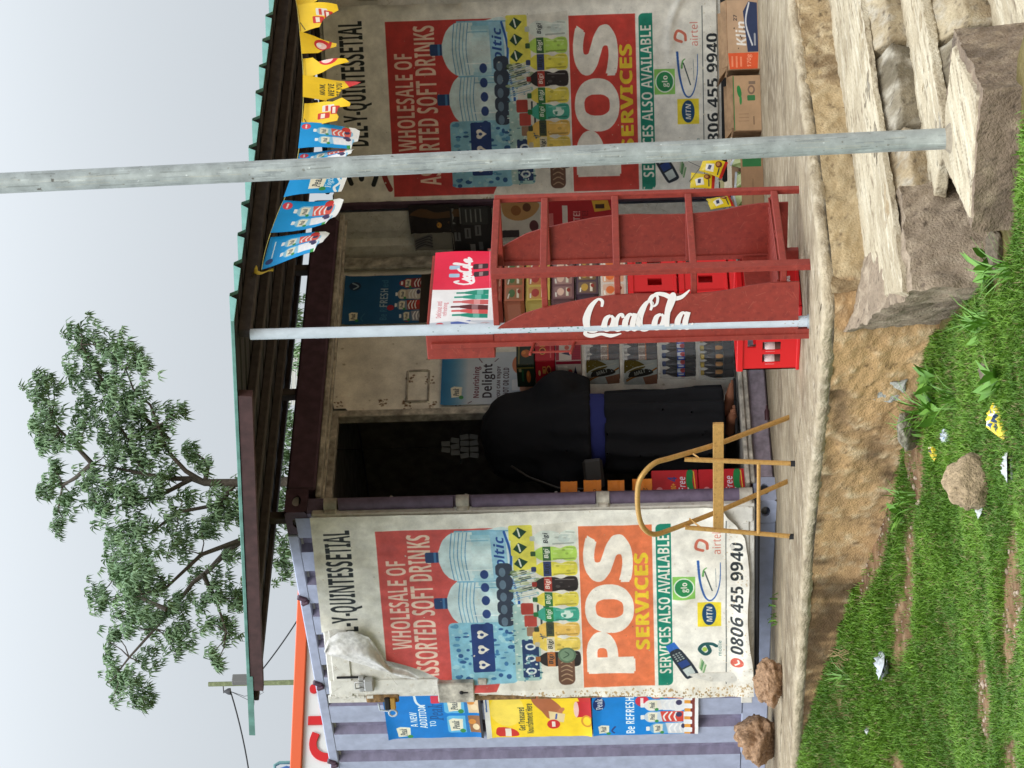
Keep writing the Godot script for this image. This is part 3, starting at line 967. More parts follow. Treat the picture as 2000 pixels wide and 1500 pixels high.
	c.specks(26, 1.0, 3.5, K(216, 208, 196), sd + 4)
	return c.done(0.13, sd)

func banners() -> void:
	var a := banner_print(K(210, 88, 84), K(224, 120, 78), 60, K(186, 160, 122))
	var b := banner_print(K(190, 62, 58), K(200, 66, 56), 61, K(196, 184, 160))
	# left banner: its upper left corner has come loose and folded over
	var left := [[2.46, 0.75], [2.37, 0.72], [2.28, 0.735], [2.16, 0.86], [2.11, 0.94], [1.95, 1.0], [1.85, 1.05], [1.75, 1.13], [1.5, 1.16], [1.2, 1.185], [0.8, 1.2], [0.3, 1.215], [0.1, 1.22]]
	var bottom := [[1.25, 0.115], [0.9, 0.15], [0.5, 0.155], [0.3, 0.162], [0.2, 0.168], [0.12, 0.21], [0.0, 0.3]]
	var st := S()
	var f := func(u: float, v: float) -> Vector3:
		var yy := lerpf(2.445, 0.14, v)
		var s := lerpf(lerp_list(left, yy), 0.005, u)
		var y := lerpf(2.445, lerp_list(bottom, s), v)
		var e := lerp_list(left, y) - s
		var z := 0.012 + 0.009 * NF.get_noise_2d(s * 260, y * 120) + 0.006 * NF.get_noise_2d(s * 900, y * 300 + 50)
		z += 0.055 * exp(-e * e / 0.004) * clampf((1.9 - y) * 4.0, 0, 1) * (0.6 + 0.5 * NF.get_noise_2d(7, y * 160))
		z += (0.03 + 0.022 * sin(s * 9.0 + 0.6)) * exp(-pow((y - 0.16) / 0.06, 2)) * smoothstep(0.05, 0.5, s)
		z += 0.012 * sin(s * 14.0 + y * 5.0) * smoothstep(0.75, 0.2, y) * smoothstep(0.05, 0.3, s)
		y += 0.007 * sin(s * 11.0) * smoothstep(0.9, 1.0, v)
		z += 0.035 * exp(-pow((s - 0.05) / 0.08, 2) - pow((y - 0.28) / 0.07, 2))
		z += 0.016 * exp(-pow((s - 0.6) / 0.03, 2) - pow((y - 0.5) / 0.05, 2))
		return Vector3(-s, y, z)
	var g := func(u: float, v: float) -> Vector3: return f.call(u, v)
	skin(st, 70, 130, g, Vector2(1.23, 2.46), Vector2(1.23, 2.36))
	var o := part("banner", st, printed(a, 0.5), self)
	o.transform = T1
	tag(o, "faded orange and white drinks banner on the left container door, corner folded over", "banner", "printed banners on the container doors")
	# the folded flap shows the white back of the cloth
	st = S()
	var rim := [Vector3(-0.86, 2.44, 0.02), Vector3(-0.775, 2.415, 0.035), Vector3(-0.72, 2.35, 0.05), Vector3(-0.705, 2.27, 0.055), Vector3(-0.755, 2.19, 0.05), Vector3(-0.86, 2.14, 0.04), Vector3(-0.95, 2.1, 0.04), Vector3(-0.985, 2.0, 0.05), Vector3(-1.02, 1.93, 0.06), Vector3(-1.05, 1.95, 0.05), Vector3(-1.03, 2.05, 0.03), Vector3(-0.965, 2.2, 0.03), Vector3(-0.91, 2.34, 0.03), Vector3(-0.865, 2.43, 0.03)]
	var ff := func(u: float, v: float) -> Vector3:
		# u along the fold, v across: right rim from the top to the tip, left rim back up
		var k := u * 8.0
		var i := mini(int(k), 7)
		var r: Vector3 = rim[i].lerp(rim[i + 1], k - i)
		var k2 := 13.0 - u * 4.0
		var j := mini(int(k2), 12)
		var l: Vector3 = rim[j].lerp(rim[j + 1], k2 - j)
		if u > 0.98:
			l = l.lerp(rim[9], 0.6)
		var p := r.lerp(l, v)
		p.z += 0.03 * sin(PI * v) * sin(PI * u) + 0.022 * NF.get_noise_2d(u * 260 + v * 130, v * 90) + 0.014 * sin(v * 9.0 + u * 5.0) * sin(PI * v)
		return p
	grid(st, 40, 16, ff, null, true)
	var fl := part("flap", st, grainy(K(242, 240, 236), 0.5, M.blotch, 4.0), o, "white folded-over corner of the banner")
	fl.mesh.surface_set_material(0, null)
	# right banner
	st = S()
	var f2 := func(u: float, v: float) -> Vector3:
		var s := lerpf(-0.095, 1.09, u)
		var y := lerpf(2.47, 0.19, v)
		s += 0.006 * NF.get_noise_2d(3, y * 90) * smoothstep(0.8, 1.0, u)
		var z := 0.012 + 0.008 * NF.get_noise_2d(s * 260 + 90, y * 120) + 0.005 * NF.get_noise_2d(s * 800, y * 400 + 50)
		z += 0.012 * exp(-pow((u - 1.0) / 0.02, 2)) + 0.02 * exp(-pow((v - 0.93 - 0.05 * sin(u * 6.0)) / 0.006, 2)) * smoothstep(0.55, 0.8, u)
		z += 0.02 * exp(-pow((u - 0.02) / 0.03, 2))
		if u > 0.985 and v < 0.35:
			z += 0.02 * sin(v * 40.0) + 0.02
		return Vector3(s, y, z)
	skin(st, 60, 110, f2, Vector2(-0.14, 2.46), Vector2(1.23, 2.36))
	o = part("banner", st, printed(b, 0.5), self)
	o.transform = T2
	tag(o, "red and white drinks banner on the right container door, behind the grey pipe", "banner", "printed banners on the container doors")

# thin cloth with a print: texture placed by the point's own x and y
func skin(st: SurfaceTool, nu: int, nv: int, f: Callable, org: Vector2, size: Vector2) -> void:
	st.set_smooth_group(0)
	var left := org.x > 0.5
	var P := []
	for j in nv + 1:
		for i in nu + 1:
			P.append(f.call(float(i) / nu, float(j) / nv))
	for j in nv:
		for i in nu:
			var a := j * (nu + 1) + i
			for k in [a, a + 1, a + nu + 2, a, a + nu + 2, a + nu + 1]:
				var p: Vector3 = P[k]
				var tx := (p.x + org.x) / size.x if left else (p.x - org.x) / size.x
				st.set_uv(Vector2(clampf(tx, 0.0, 1.0), clampf((org.y - p.y) / size.y, 0.0, 1.0)))
				st.add_vertex(p)

# ---------------------------------------------------------------- canopy
func canopy() -> void:
	var t := thing("canopy_roof", "teal corrugated canopy with dark underside over the kiosk front", "canopy")
	var slope := Vector3(0, -0.103, 1.0)      # fall per metre towards the front
	var y0 := 2.672                            # underside height at z = 0
	var x0 := -1.13
	var x1 := 3.6
	var zf := 2.56
	var zb := -0.34
	var st := S()
	st.set_smooth_group(-1)
	# ribbed sheet with real thickness: pans with trapezoid ribs
	var prof := []
	var x := x0
	while x < x1:
		for q in [[0.0, 0.0], [0.0, 0.0], [0.128, 0.0], [0.148, 0.032], [0.166, 0.032], [0.186, 0.0]]:
			prof.append(Vector2(x + q[0], q[1]))
		x += 0.19
	var edge := []
	for i in prof.size():
		edge.append([zf + 0.012 * NF.get_noise_1d(i * 9.0), zb + 0.03 * NF.get_noise_1d(i * 17.0 + 400)])
	for i in prof.size() - 1:
		var a: Vector2 = prof[i]
		var b: Vector2 = prof[i + 1]
		if a.distance_to(b) < 1e-4:
			continue
		for k in 4:
			var za := lerpf(edge[i][0], edge[i][1], k / 4.0)
			var zb2 := lerpf(edge[i][0], edge[i][1], (k + 1) / 4.0)
			var zc := lerpf(edge[i + 1][0], edge[i + 1][1], k / 4.0)
			var zd := lerpf(edge[i + 1][0], edge[i + 1][1], (k + 1) / 4.0)
			for h in [0.0, 0.0012]:
				face(st, [Vector3(a.x, y0 + a.y + h - za * 0.103, za), Vector3(b.x, y0 + b.y + h - zc * 0.103, zc), Vector3(b.x, y0 + b.y + h - zd * 0.103, zd), Vector3(a.x, y0 + a.y + h - zb2 * 0.103, zb2)], Vector3(0, 1 if h > 0 else -1, 0))
		face(st, [Vector3(a.x, y0 + a.y - edge[i][0] * 0.103, edge[i][0]), Vector3(b.x, y0 + b.y - edge[i + 1][0] * 0.103, edge[i + 1][0]), Vector3(b.x, y0 + b.y + 0.0012 - edge[i + 1][0] * 0.103, edge[i + 1][0]), Vector3(a.x, y0 + a.y + 0.0012 - edge[i][0] * 0.103, edge[i][0])], Vector3.BACK)
	part("roof_sheet", st, M.teal, t)
	# separate dark grey layer just below the sheet, following its ribs
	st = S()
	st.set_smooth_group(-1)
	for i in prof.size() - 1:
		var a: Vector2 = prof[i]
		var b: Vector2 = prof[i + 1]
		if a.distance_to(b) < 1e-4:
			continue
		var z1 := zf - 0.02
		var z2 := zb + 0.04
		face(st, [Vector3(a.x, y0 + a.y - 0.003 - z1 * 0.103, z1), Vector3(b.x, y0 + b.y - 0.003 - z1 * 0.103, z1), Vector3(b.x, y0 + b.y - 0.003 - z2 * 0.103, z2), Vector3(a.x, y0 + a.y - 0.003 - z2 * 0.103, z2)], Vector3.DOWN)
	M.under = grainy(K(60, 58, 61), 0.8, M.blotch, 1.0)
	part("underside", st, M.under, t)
	# timber purlins across, rafters along the verges
	M.purlin = grainy(K(82, 75, 73), 0.85, M.blotch, 2.0)
	for z in [2.4, 1.75, 1.1, 0.45, -0.2]:
		st = S()
		var deep := 0.055 if z > 2 else (0.04 if z > 0 else 0.024)
		box(st, Vector3((x0 + x1) / 2 + 0.03, y0 - 0.006 - deep / 2 - z * 0.103, z), Vector3(x1 - x0 - 0.1, deep, 0.045), Basis.IDENTITY, 0.004)
		part("purlin", st, M.purlin, t)
	st = S()
	bar(st, Vector3(x0 + 0.02, y0 - 0.034 - 2.1 * 0.103, 2.1), Vector3(x0 + 0.02, y0 - 0.034 + 0.03 * 0.103, -0.03), 0.04, 0.062)
	part("fascia", st, M.fascia, t)
	# folded verge strip along the open side
	st = S()
	for k in 6:
		var za := lerpf(zf, -0.4, k / 6.0)
		var zc := lerpf(zf, -0.4, (k + 1) / 6.0)
		box(st, Vector3(x0 - 0.002, y0 + (0.006 if k < 5 else 0.0) - (za + zc) * 0.0515, (za + zc) / 2), Vector3(0.004, 0.013 if k < 5 else 0.03, za - zc + 0.002), Basis(Vector3.RIGHT, 0.1026))
	part("verge_strip", st, M.teal, t)
	# short stubs standing on the container
	for q in [Vector3(0.9, 2.6, -0.05), Vector3(0.05, 2.6, -0.1), Vector3(1.9, 2.6, -0.06)]:
		st = S()
		box(st, q + Vector3(0, 0.04, 0), Vector3(0.05, 0.11, 0.05), Basis.IDENTITY, 0.004)
		part("stub", st, M.purlin, t)
	# the white front post
	st = S()
	var pts := []
	for i in 13:
		var v := i / 12.0
		pts.append(Vector3(-1.066 + 0.008 * v, 2.365 * v, 2.398 + 0.008 * v))
	tube(st, pts, 0.0238, 20)
	var o := part("support_post", st, white_post(), t, "slim white painted post carrying the canopy's front corner")
	st = S()
	lathe(st, [Vector2(0.0, 0.012), Vector2(0.03, 0.012), Vector2(0.034, 0.0)], 16, Transform3D(Basis.IDENTITY, Vector3(-1.066, 0.0, 2.398)))
	part("foot", st, M.galv, o)

func white_post() -> Material:
	var c := Cv.new(128, 1024, K(194, 205, 217))
	c.specks(150, 0.8, 3.4, K(40, 116, 96), 21, Rect2(0, 0.36, 1, 0.22))
	c.specks(60, 0.5, 2.2, K(74, 80, 84), 22, Rect2(0, 0.3, 1, 0.4))
	c.specks(80, 0.5, 1.6, K(170, 180, 186), 23)
	c.specks(40, 0.5, 2.0, K(140, 120, 100), 24, Rect2(0, 0, 1, 0.05))
	var m := printed(c.done(0.07, 9), 0.45)
	m.texture_repeat = true
	return m

# ---------------------------------------------------------------- ground
func base_y(z: float) -> float:
	return lerp_list([[-9.0, -0.02], [-0.9, -0.03], [-0.4, -0.063], [-0.18, -0.093], [0.235, -0.149], [0.6, -0.21], [0.82, -0.25], [1.08, -0.29], [1.3, -0.345], [1.7, -0.385], [2.2, -0.385], [2.45, -0.43], [3.0, -0.47], [4.0, -0.47]], z)

func ground_y(x: float, z: float) -> float:
	var d := maxf(0.0, lerpf(-1.35, -2.1, smoothstep(2.2, 3.5, z)) - x)
	var y := lerpf(base_y(z), -0.56, smoothstep(0.0, 1.25, d)) - 0.025 * maxf(0.0, d - 1.2)
	y += 0.028 * NF.get_noise_2d(x * 70, z * 70) + 0.012 * NF.get_noise_2d(x * 260, z * 260)
	y -= 0.32 * smoothstep(-2.3, -1.9, x) * smoothstep(3.4, 4.1, z)
	return maxf(y, -0.95)

# how bare the earth is, 0 to 1
func bare(x: float, z: float) -> float:
	var b := 0.0
	var d := -1.35 - x
	var n := NF.get_noise_2d(x * 90 + 40, z * 90)
	for q in BARE:
		var r := Vector2(x - q[0], z - q[1]).rotated(q[4])
		b = maxf(b, 1.2 - Vector2(r.x / q[2], r.y / q[3]).length() + n * 0.8)
	if z > 0.9:
		b = maxf(b, (0.09 - d + n * 0.12) * 8.0)
	return clampf(b * 2.2, 0, 1)

const BARE := [[-1.77, 1.3, 0.12, 0.46, 0.2], [-2.8, 2.05, 0.2, 0.24, 0.3], [-2.95, 2.9, 0.14, 0.55, 0.1], [-1.6, 2.15, 0.16, 0.3, 0.0], [-3.3, 2.3, 0.2, 0.2, 0.0], [-2.1, 0.3, 0.12, 0.3, 0.2]]

func ground_and_platform() -> void:
	var lin := func(r: int, g: int, b: int) -> Color: return K(r, g, b).srgb_to_linear() * 1.28
	var e1: Color = lin.call(126, 98, 72)
	var e2: Color = lin.call(92, 70, 50)
	var e3: Color = lin.call(150, 126, 98)
	var earth := func(p: Vector3, _u: float, _v: float) -> Color:
		var n := NF.get_noise_2d(p.x * 240, p.z * 240)
		var m := NF.get_noise_2d(p.x * 1400 + 30, p.z * 1400)
		var c := e1.lerp(e2, clampf(0.5 + n * 1.6, 0, 1)).lerp(e3, clampf(m * 1.8, 0, 0.8))
		return c.lerp(lin.call(70, 84, 34), 0.5 * (1.0 - bare(p.x, p.z)))
	# one sheet: fine near the camera, then out to the horizon
	var st := S()
	var xs := []
	var zs := []
	for k in 9:
		xs.append([-600.0, -250.0, -100.0, -50.0, -25.0, -14.0, -9.0, -7.0, -5.8][k])
	for i in 170:
		xs.append(-5.0 + i * 0.0225)
	xs.append_array([-1.0, 0.5, 3.0, 8.0, 20.0, 60.0, 200.0, 600.0])
	zs.append_array([-600.0, -250.0, -100.0, -40.0, -15.0, -6.0, -3.5, -2.2])
	for i in 290:
		zs.append(-1.6 + i * 0.0225)
	zs.append_array([5.5, 7.0, 10.0, 16.0, 40.0, 120.0, 600.0])
	var nx := xs.size() - 1
	var nz := zs.size() - 1
	var f := func(u: float, v: float) -> Vector3:
		var x: float = xs[int(round(u * nx))]
		var z: float = zs[int(round(v * nz))]
		return Vector3(x, ground_y(x, z), z)
	grid(st, nx, nz, f, earth)
	structure("ground", st, M.soil)

	# platform slab and its left wall share one edge line; the wall turns the corner under the slab's lip
	var c1: Color = lin.call(168, 154, 130)
	var c2: Color = lin.call(132, 118, 98)
	var c3: Color = lin.call(196, 184, 162)
	var c4: Color = lin.call(96, 84, 70)
	var slab_col := func(p: Vector3, _u: float, v: float) -> Color:
		var n := NF.get_noise_3d(p.x * 160, p.y * 400, p.z * 160)
		var m := NF.get_noise_3d(p.x * 900, p.y * 900, p.z * 900)
		var c := c1.lerp(c2, clampf(0.35 + n * 1.5, 0, 1)).lerp(c3, clampf(m * 1.7, 0, 0.85))
		var pit := NF.get_noise_3d(p.x * 2600 + 9, p.y * 2600, p.z * 1300)
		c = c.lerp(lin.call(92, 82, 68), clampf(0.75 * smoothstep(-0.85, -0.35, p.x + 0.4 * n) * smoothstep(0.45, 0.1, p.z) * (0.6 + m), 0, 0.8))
		return c.lerp(c4, clampf((pit - 0.25) * 3.0, 0, 0.75))
	var lip_col := func(p: Vector3, u: float, v: float) -> Color:
		var c: Color = slab_col.call(p, u, v)
		var worn := NF.get_noise_3d(p.x * 500, p.y * 900, p.z * 500)
		return c.lerp(lin.call(184, 170, 145), clampf(0.45 + worn, 0, 0.8) if v > 0.6 else 0.0)
	var edge := [Vector2(-1.29, -4.0), Vector2(-1.28, -2.0), Vector2(-1.29, -0.2), Vector2(-1.3, 0.6), Vector2(-1.31, 1.2), Vector2(-1.4, 1.8), Vector2(-1.5, 2.3), Vector2(-1.55, 2.7), Vector2(-1.5, 2.93), Vector2(-1.35, 2.99), Vector2(-0.9, 3.0), Vector2(-0.48, 2.97), Vector2(0.55, 2.87), Vector2(2.2, 2.8), Vector2(5.0, 2.75)]
	var line := Curve3D.new()
	for i in edge.size():
		var a: Vector2 = edge[maxi(0, i - 1)]
		var b: Vector2 = edge[mini(edge.size() - 1, i + 1)]
		var tg := (b - a).normalized() * 0.06
		line.add_point(Vector3(edge[i].x, 0, edge[i].y), Vector3(-tg.x, 0, -tg.y), Vector3(tg.x, 0, tg.y))
	var len := line.get_baked_length()
	var at := func(u: float) -> Array:
		var p := line.sample_baked(u * len)
		var q := line.sample_baked(minf(len, u * len + 0.02))
		var r := line.sample_baked(maxf(0, u * len - 0.02))
		var t := (q - r).normalized()
		return [p, Vector3(-t.z, 0, t.x)]     # outward: to the left of travel is inside
	st = S()
	var top := func(u: float, v: float) -> Vector3:
		var q: Array = at.call(u)
		var p: Vector3 = q[0]
		var o: Vector3 = q[1]
		if o.dot(p - Vector3(0.5, 0, 0.5)) < 0:
			o = -o
		# v: 0 half a metre inside, 0.72 lip, 1 under the lip
		var prof := [[0.0, -0.6, 0.004], [0.3, -0.2, 0.004], [0.64, -0.014, 0.002], [0.72, 0.0, -0.006], [0.8, 0.004, -0.022], [0.92, 0.002, -0.034], [1.0, -0.01, -0.05]]
		var off := 0.0
		var y := 0.0
		for i in prof.size() - 1:
			if v >= prof[i][0] and v <= prof[i + 1][0]:
				var k: float = (v - prof[i][0]) / (prof[i + 1][0] - prof[i][0])
				off = lerpf(prof[i][1], prof[i + 1][1], k); y = lerpf(prof[i][2], prof[i + 1][2], k)
		var w := smoothstep(0.3, 0.65, v)
		off += w * (0.02 * NF.get_noise_2d(p.x * 160 + p.z * 140, 5) + 0.008 * NF.get_noise_2d(p.x * 2400 + p.z * 2200, y * 1500))
		y += (0.004 + 0.006 * w) * NF.get_noise_2d(p.x * 900 + v * 40, p.z * 900)
		return p + o * off + Vector3(0, y, 0)
	grid(st, 900, 34, top, lip_col)
	var lip := part("platform", st, M.conc, self)
	lip.set_meta("kind", "structure")
	# top of the slab inside the lip
	st = S()
	st.set_smooth_group(0)
	var topf := func(u: float, v: float) -> Vector3:
		var z := lerpf(-4.0, 2.5, v)
		var x := lerpf(-0.78 - 0.35 * smoothstep(1.0, 2.4, z), 5.0, u)
		return Vector3(x, 0.004 + 0.006 * NF.get_noise_2d(x * 60, z * 60), z)
	grid(st, 330, 330, topf, slab_col)
	var sl := part("slab_top", st, M.conc, lip)
	sl.set_meta("kind", "structure")
	# the earth-plastered wall under the left edge
	var w1: Color = lin.call(184, 150, 108)
	var w2: Color = lin.call(142, 116, 86)
	var w3: Color = lin.call(72, 56, 40)
	var w4: Color = lin.call(208, 188, 154)
	var wall_col := func(p: Vector3, _u: float, _v: float) -> Color:
		var n := NF.get_noise_3d(p.x * 130, p.y * 300, p.z * 130)
		var run := NF.get_noise_2d((p.z - p.x) * 420, p.y * 60)
		var m := NF.get_noise_3d(p.x * 900, p.y * 900, p.z * 900)
		var c := w1.lerp(w2, clampf(0.4 + n * 1.6, 0, 1)).lerp(w4, clampf(m * 1.6 - 0.1, 0, 0.7))
		# earth stains run down in streaks, most of all on the older left part
		var dirt := clampf(run * 1.5 + n * 1.3 + 1.05 * smoothstep(1.15, 0.7, p.z + 0.5 * n) - 0.3 * smoothstep(0.6, 1.1, p.z), 0, 0.85)
		c = c.lerp(w3, dirt)
		if p.x > -1.4 and p.z > 2.5:
			c = c.lerp(lin.call(178, 160, 126), 0.7)
		var pit := NF.get_noise_3d(p.x * 1900 + 9, p.y * 1900, p.z * 1900)
		return c.lerp(lin.call(74, 58, 42), clampf((pit - 0.28) * 3.0, 0, 0.7))
	st = S()
	var wallf := func(u: float, v: float) -> Vector3:
		var q: Array = at.call(u)
		var p: Vector3 = q[0]
		var o: Vector3 = q[1]
		if o.dot(p - Vector3(0.5, 0, 0.5)) < 0:
			o = -o
		var y := lerpf(-0.045, -0.65, v)
		var off := -0.004 + 0.02 * NF.get_noise_3d(p.x * 130, y * 130, p.z * 130) + (0.006 + 0.014 * smoothstep(1.2, 2.0, p.z)) * NF.get_noise_3d(p.x * 900, y * 900, p.z * 900)
		off -= 0.07 * smoothstep(0.75, 1.0, v) * (0.5 + NF.get_noise_2d(p.z * 200 + p.x * 200, 77))
		return p + o * off + Vector3(0, y, 0)
	grid(st, 800, 64, wallf, wall_col)
	var rw := part("retaining_wall", st, M.soil, self)
	tag(rw, "weathered earth-plastered retaining wall under the platform's edge", "wall")

# ---------------------------------------------------------------- steps
func steps() -> void:
	var lin := func(r: int, g: int, b: int) -> Color: return K(r, g, b).srgb_to_linear() * 1.38
	var mk := func(a: Color, b: Color, d: Color, dark: Color, f: float, pitk: float) -> Callable:
		return func(p: Vector3, _u: float, _v: float) -> Color:
			# negative f: trowelled the long way
			var n := NF.get_noise_3d(p.x * 180 * absf(f), p.y * 240 * f, p.z * 180 * f)
			var m := NF.get_noise_3d(p.x * (900 if f > 0 else 220), p.y * 900 + 70, p.z * (900 if f > 0 else 1700))
			var c := a.lerp(b, clampf(0.4 + n * 1.7, 0, 1)).lerp(d, clampf(m * 1.8, 0, 0.9))
			var pit := NF.get_noise_3d(p.x * (1300 if f > 0 else 330) + 9, p.y * 3400, p.z * (3400 if f > 0 else 2600))
			return c.lerp(dark, clampf((pit - pitk) * 3.0, 0, 0.8))
	var tread_c: Callable = mk.call(lin.call(182, 170, 146), lin.call(158, 145, 122), lin.call(196, 187, 166), lin.call(112, 98, 80), -1.0, 0.16)
	var riser_c: Callable = mk.call(lin.call(168, 146, 112), lin.call(122, 102, 76), lin.call(192, 174, 142), lin.call(70, 56, 42), 1.3, 0.2)
	var pier_c: Callable = mk.call(lin.call(142, 126, 108), lin.call(120, 106, 90), lin.call(166, 150, 130), lin.call(64, 54, 46), 1.0, 0.24)
	var block_c: Callable = mk.call(lin.call(124, 108, 92), lin.call(98, 86, 74), lin.call(148, 132, 112), lin.call(58, 50, 44), 1.0, 0.26)
	var t := thing("stone_steps", "rough concrete and stone steps going up to the platform's front", "steps")
	var q := func(x0: float, x1: float, z0: float, z1: float, ya: float, yb: float) -> Array:
		return [Vector3(x0, ya, z0), Vector3(x1, ya, z0), Vector3(x1, ya, z1), Vector3(x0, ya, z1), Vector3(x0, yb, z0), Vector3(x1, yb, z0), Vector3(x1, yb, z1), Vector3(x0, yb, z1)]
	# plastered first riser
	var st := S()
	hexa(st, [Vector3(-1.45, -0.3, 2.5), Vector3(3.0, -0.3, 2.5), Vector3(3.0, -0.3, 2.83), Vector3(-1.45, -0.3, 2.985), Vector3(-1.45, -0.035, 2.5), Vector3(3.0, -0.035, 2.5), Vector3(3.0, -0.035, 2.82), Vector3(-1.45, -0.035, 2.975)], 0.012, 0.016, 3.0, riser_c, 0.007)
	part("riser", st, M.conc, t)
	# treads: three long slabs
	st = S()
	hexa(st, [Vector3(-1.45, -0.222, 2.8), Vector3(3.0, -0.222, 2.7), Vector3(3.0, -0.215, 3.6), Vector3(-2.22, -0.215, 3.68), Vector3(-1.4, -0.17, 2.85), Vector3(3.0, -0.175, 2.7), Vector3(3.0, -0.185, 3.6), Vector3(-2.2, -0.195, 3.68)], 0.012, 0.006, 3.0, tread_c, 0.005)
	part("tread", st, M.conc, t)
	st = S()
	hexa(st, [Vector3(-1.78, -0.385, 3.6), Vector3(2.0, -0.385, 3.6), Vector3(2.0, -0.385, 4.02), Vector3(-1.8, -0.385, 4.06), Vector3(-1.76, -0.34, 3.6), Vector3(2.0, -0.34, 3.6), Vector3(2.0, -0.348, 4.02), Vector3(-1.8, -0.35, 4.06)], 0.012, 0.006, 3.0, tread_c, 0.005)
	part("tread", st, M.conc, t)
	st = S()
	hexa(st, [Vector3(-2.2, -0.75, 4.1), Vector3(1.5, -0.75, 4.1), Vector3(1.5, -0.75, 4.9), Vector3(-2.2, -0.75, 4.95), Vector3(-2.2, -0.585, 4.1), Vector3(1.5, -0.585, 4.1), Vector3(1.5, -0.6, 4.9), Vector3(-2.2, -0.6, 4.95)], 0.016, 0.02, 2.0, tread_c, 0.008)
	part("tread", st, M.conc, t)
	# dressed stones of the two lower risers: a weathered upper slope over a plumb lower face, open joints between
	var tones := [[186, 166, 134, 150, 130, 102], [158, 146, 124, 120, 110, 92], [196, 180, 150, 160, 142, 114], [170, 160, 140, 134, 124, 106], [180, 160, 128, 148, 126, 96]]
	var k := 0
	for row in [[3.70, -0.192, -0.37, [-1.76, -1.36, -0.86, -0.34, 0.2, 0.75, 1.3]], [4.11, -0.352, -0.62, [-1.78, -1.3, -0.8, -0.5, 0.05, 0.62]]]:
		var z: float = row[0]
		for i in row[3].size() - 1:
			var x0: float = row[3][i] + 0.012
			var x1: float = row[3][i + 1] - 0.012
			var tn: Array = tones[k % 5]
			var c: Callable = mk.call(lin.call(tn[0], tn[1], tn[2]) * 0.72, lin.call(tn[3], tn[4], tn[5]) * 0.68, lin.call(186, 178, 162) * 0.85, lin.call(72, 64, 54), 1.6, 0.22)
			st = S()
			var ym := lerpf(row[1], row[2], 0.5)
			var lean := 0.085 + 0.015 * sin(k * 2.1)
			hexa(st, [Vector3(x0, ym, z - 0.3), Vector3(x1, ym, z - 0.3), Vector3(x1, ym, z + 0.02), Vector3(x0, ym, z + 0.02), Vector3(x0, row[1], z - 0.3), Vector3(x1, row[1], z - 0.3), Vector3(x1 - 0.02, row[1], z - lean), Vector3(x0 + 0.02, row[1], z - lean)], 0.012, 0.009, 4.0, c, 0.004)
			hexa(st, [Vector3(x0, row[2], z - 0.3), Vector3(x1, row[2], z - 0.3), Vector3(x1 - 0.02, row[2], z + 0.0), Vector3(x0 + 0.02, row[2], z + 0.0), Vector3(x0, ym, z - 0.3), Vector3(x1, ym, z - 0.3), Vector3(x1, ym, z + 0.02), Vector3(x0, ym, z + 0.02)], 0.012, 0.009, 4.0, c, 0.004)
			part("stone", st, M.conc, t)
			k += 1
		st = S()
		hexa(st, q.call(row[3][0] + 0.05, row[3][-1], z - 0.32, z - 0.135, row[2], row[1] - 0.01), 0.03, 0.01, 3.0, pier_c)
		part("mortar", st, M.conc, t)
	# rough cast pier closing the steps at the left
	st = S()
	hexa(st, [Vector3(-2.26, -0.75, 3.77), Vector3(-1.42, -0.75, 2.72), Vector3(-1.2, -0.75, 3.0), Vector3(-1.7, -0.75, 3.78), Vector3(-2.24, -0.225, 3.72), Vector3(-1.52, -0.085, 2.8), Vector3(-1.2, -0.22, 3.0), Vector3(-1.7, -0.235, 3.73)], 0.012, 0.03, 2.0, pier_c, 0.012)
	part("pier", st, M.conc, t)
	# the loose-laid block that carries the galvanised pole
	st = S()
	hexa(st, [Vector3(-1.77, -0.95, 3.9), Vector3(-1.72, -0.95, 4.5), Vector3(-2.34, -0.95, 4.74), Vector3(-2.46, -0.95, 4.2), Vector3(-1.74, -0.362, 3.88), Vector3(-1.76, -0.355, 4.48), Vector3(-2.36, -0.36, 4.72), Vector3(-2.46, -0.362, 4.2)], 0.01, 0.012, 3.0, block_c, 0.006)
	var b := part("concrete_block", st, M.conc, self)
	tag(b, "dark concrete footing block under the foot of the grey pipe", "block")
	st = S()
	hexa(st, [Vector3(-1.79, -0.372, 3.93), Vector3(-1.8, -0.368, 4.45), Vector3(-2.33, -0.372, 4.67), Vector3(-2.42, -0.372, 4.22), Vector3(-1.8, -0.35, 3.94), Vector3(-1.81, -0.345, 4.44), Vector3(-2.32, -0.35, 4.66), Vector3(-2.41, -0.352, 4.22)], 0.01, 0.004, 3.0, tread_c, 0.003)
	part("top_screed", st, M.conc, b)

func poles() -> void:
	var t := thing("galvanised_pipe", "tall grey galvanised pipe standing on the concrete block, nearest to the camera", "pipe", Vector3(-1.936, -0.36, 4.148))
	var st := S()
	var pts := []
	for i in 40:
		var v := i / 39.0
		pts.append(Vector3(-0.011 * v * 3.9, 0.0 + 3.9 * v, -0.011 * v * 3.9))
	tube(st, pts, 0.0365, 28)
	part("tube", st, galv_print(), t)
	st = S()
	lathe(st, [Vector2(0.036, 0.03), Vector2(0.05, 0.015), Vector2(0.062, 0.004)], 24)
	part("mortar_collar", st, grainy(K(176, 164, 144), 0.95, M.blotch, 6.0, M.bump, 0.8), t)

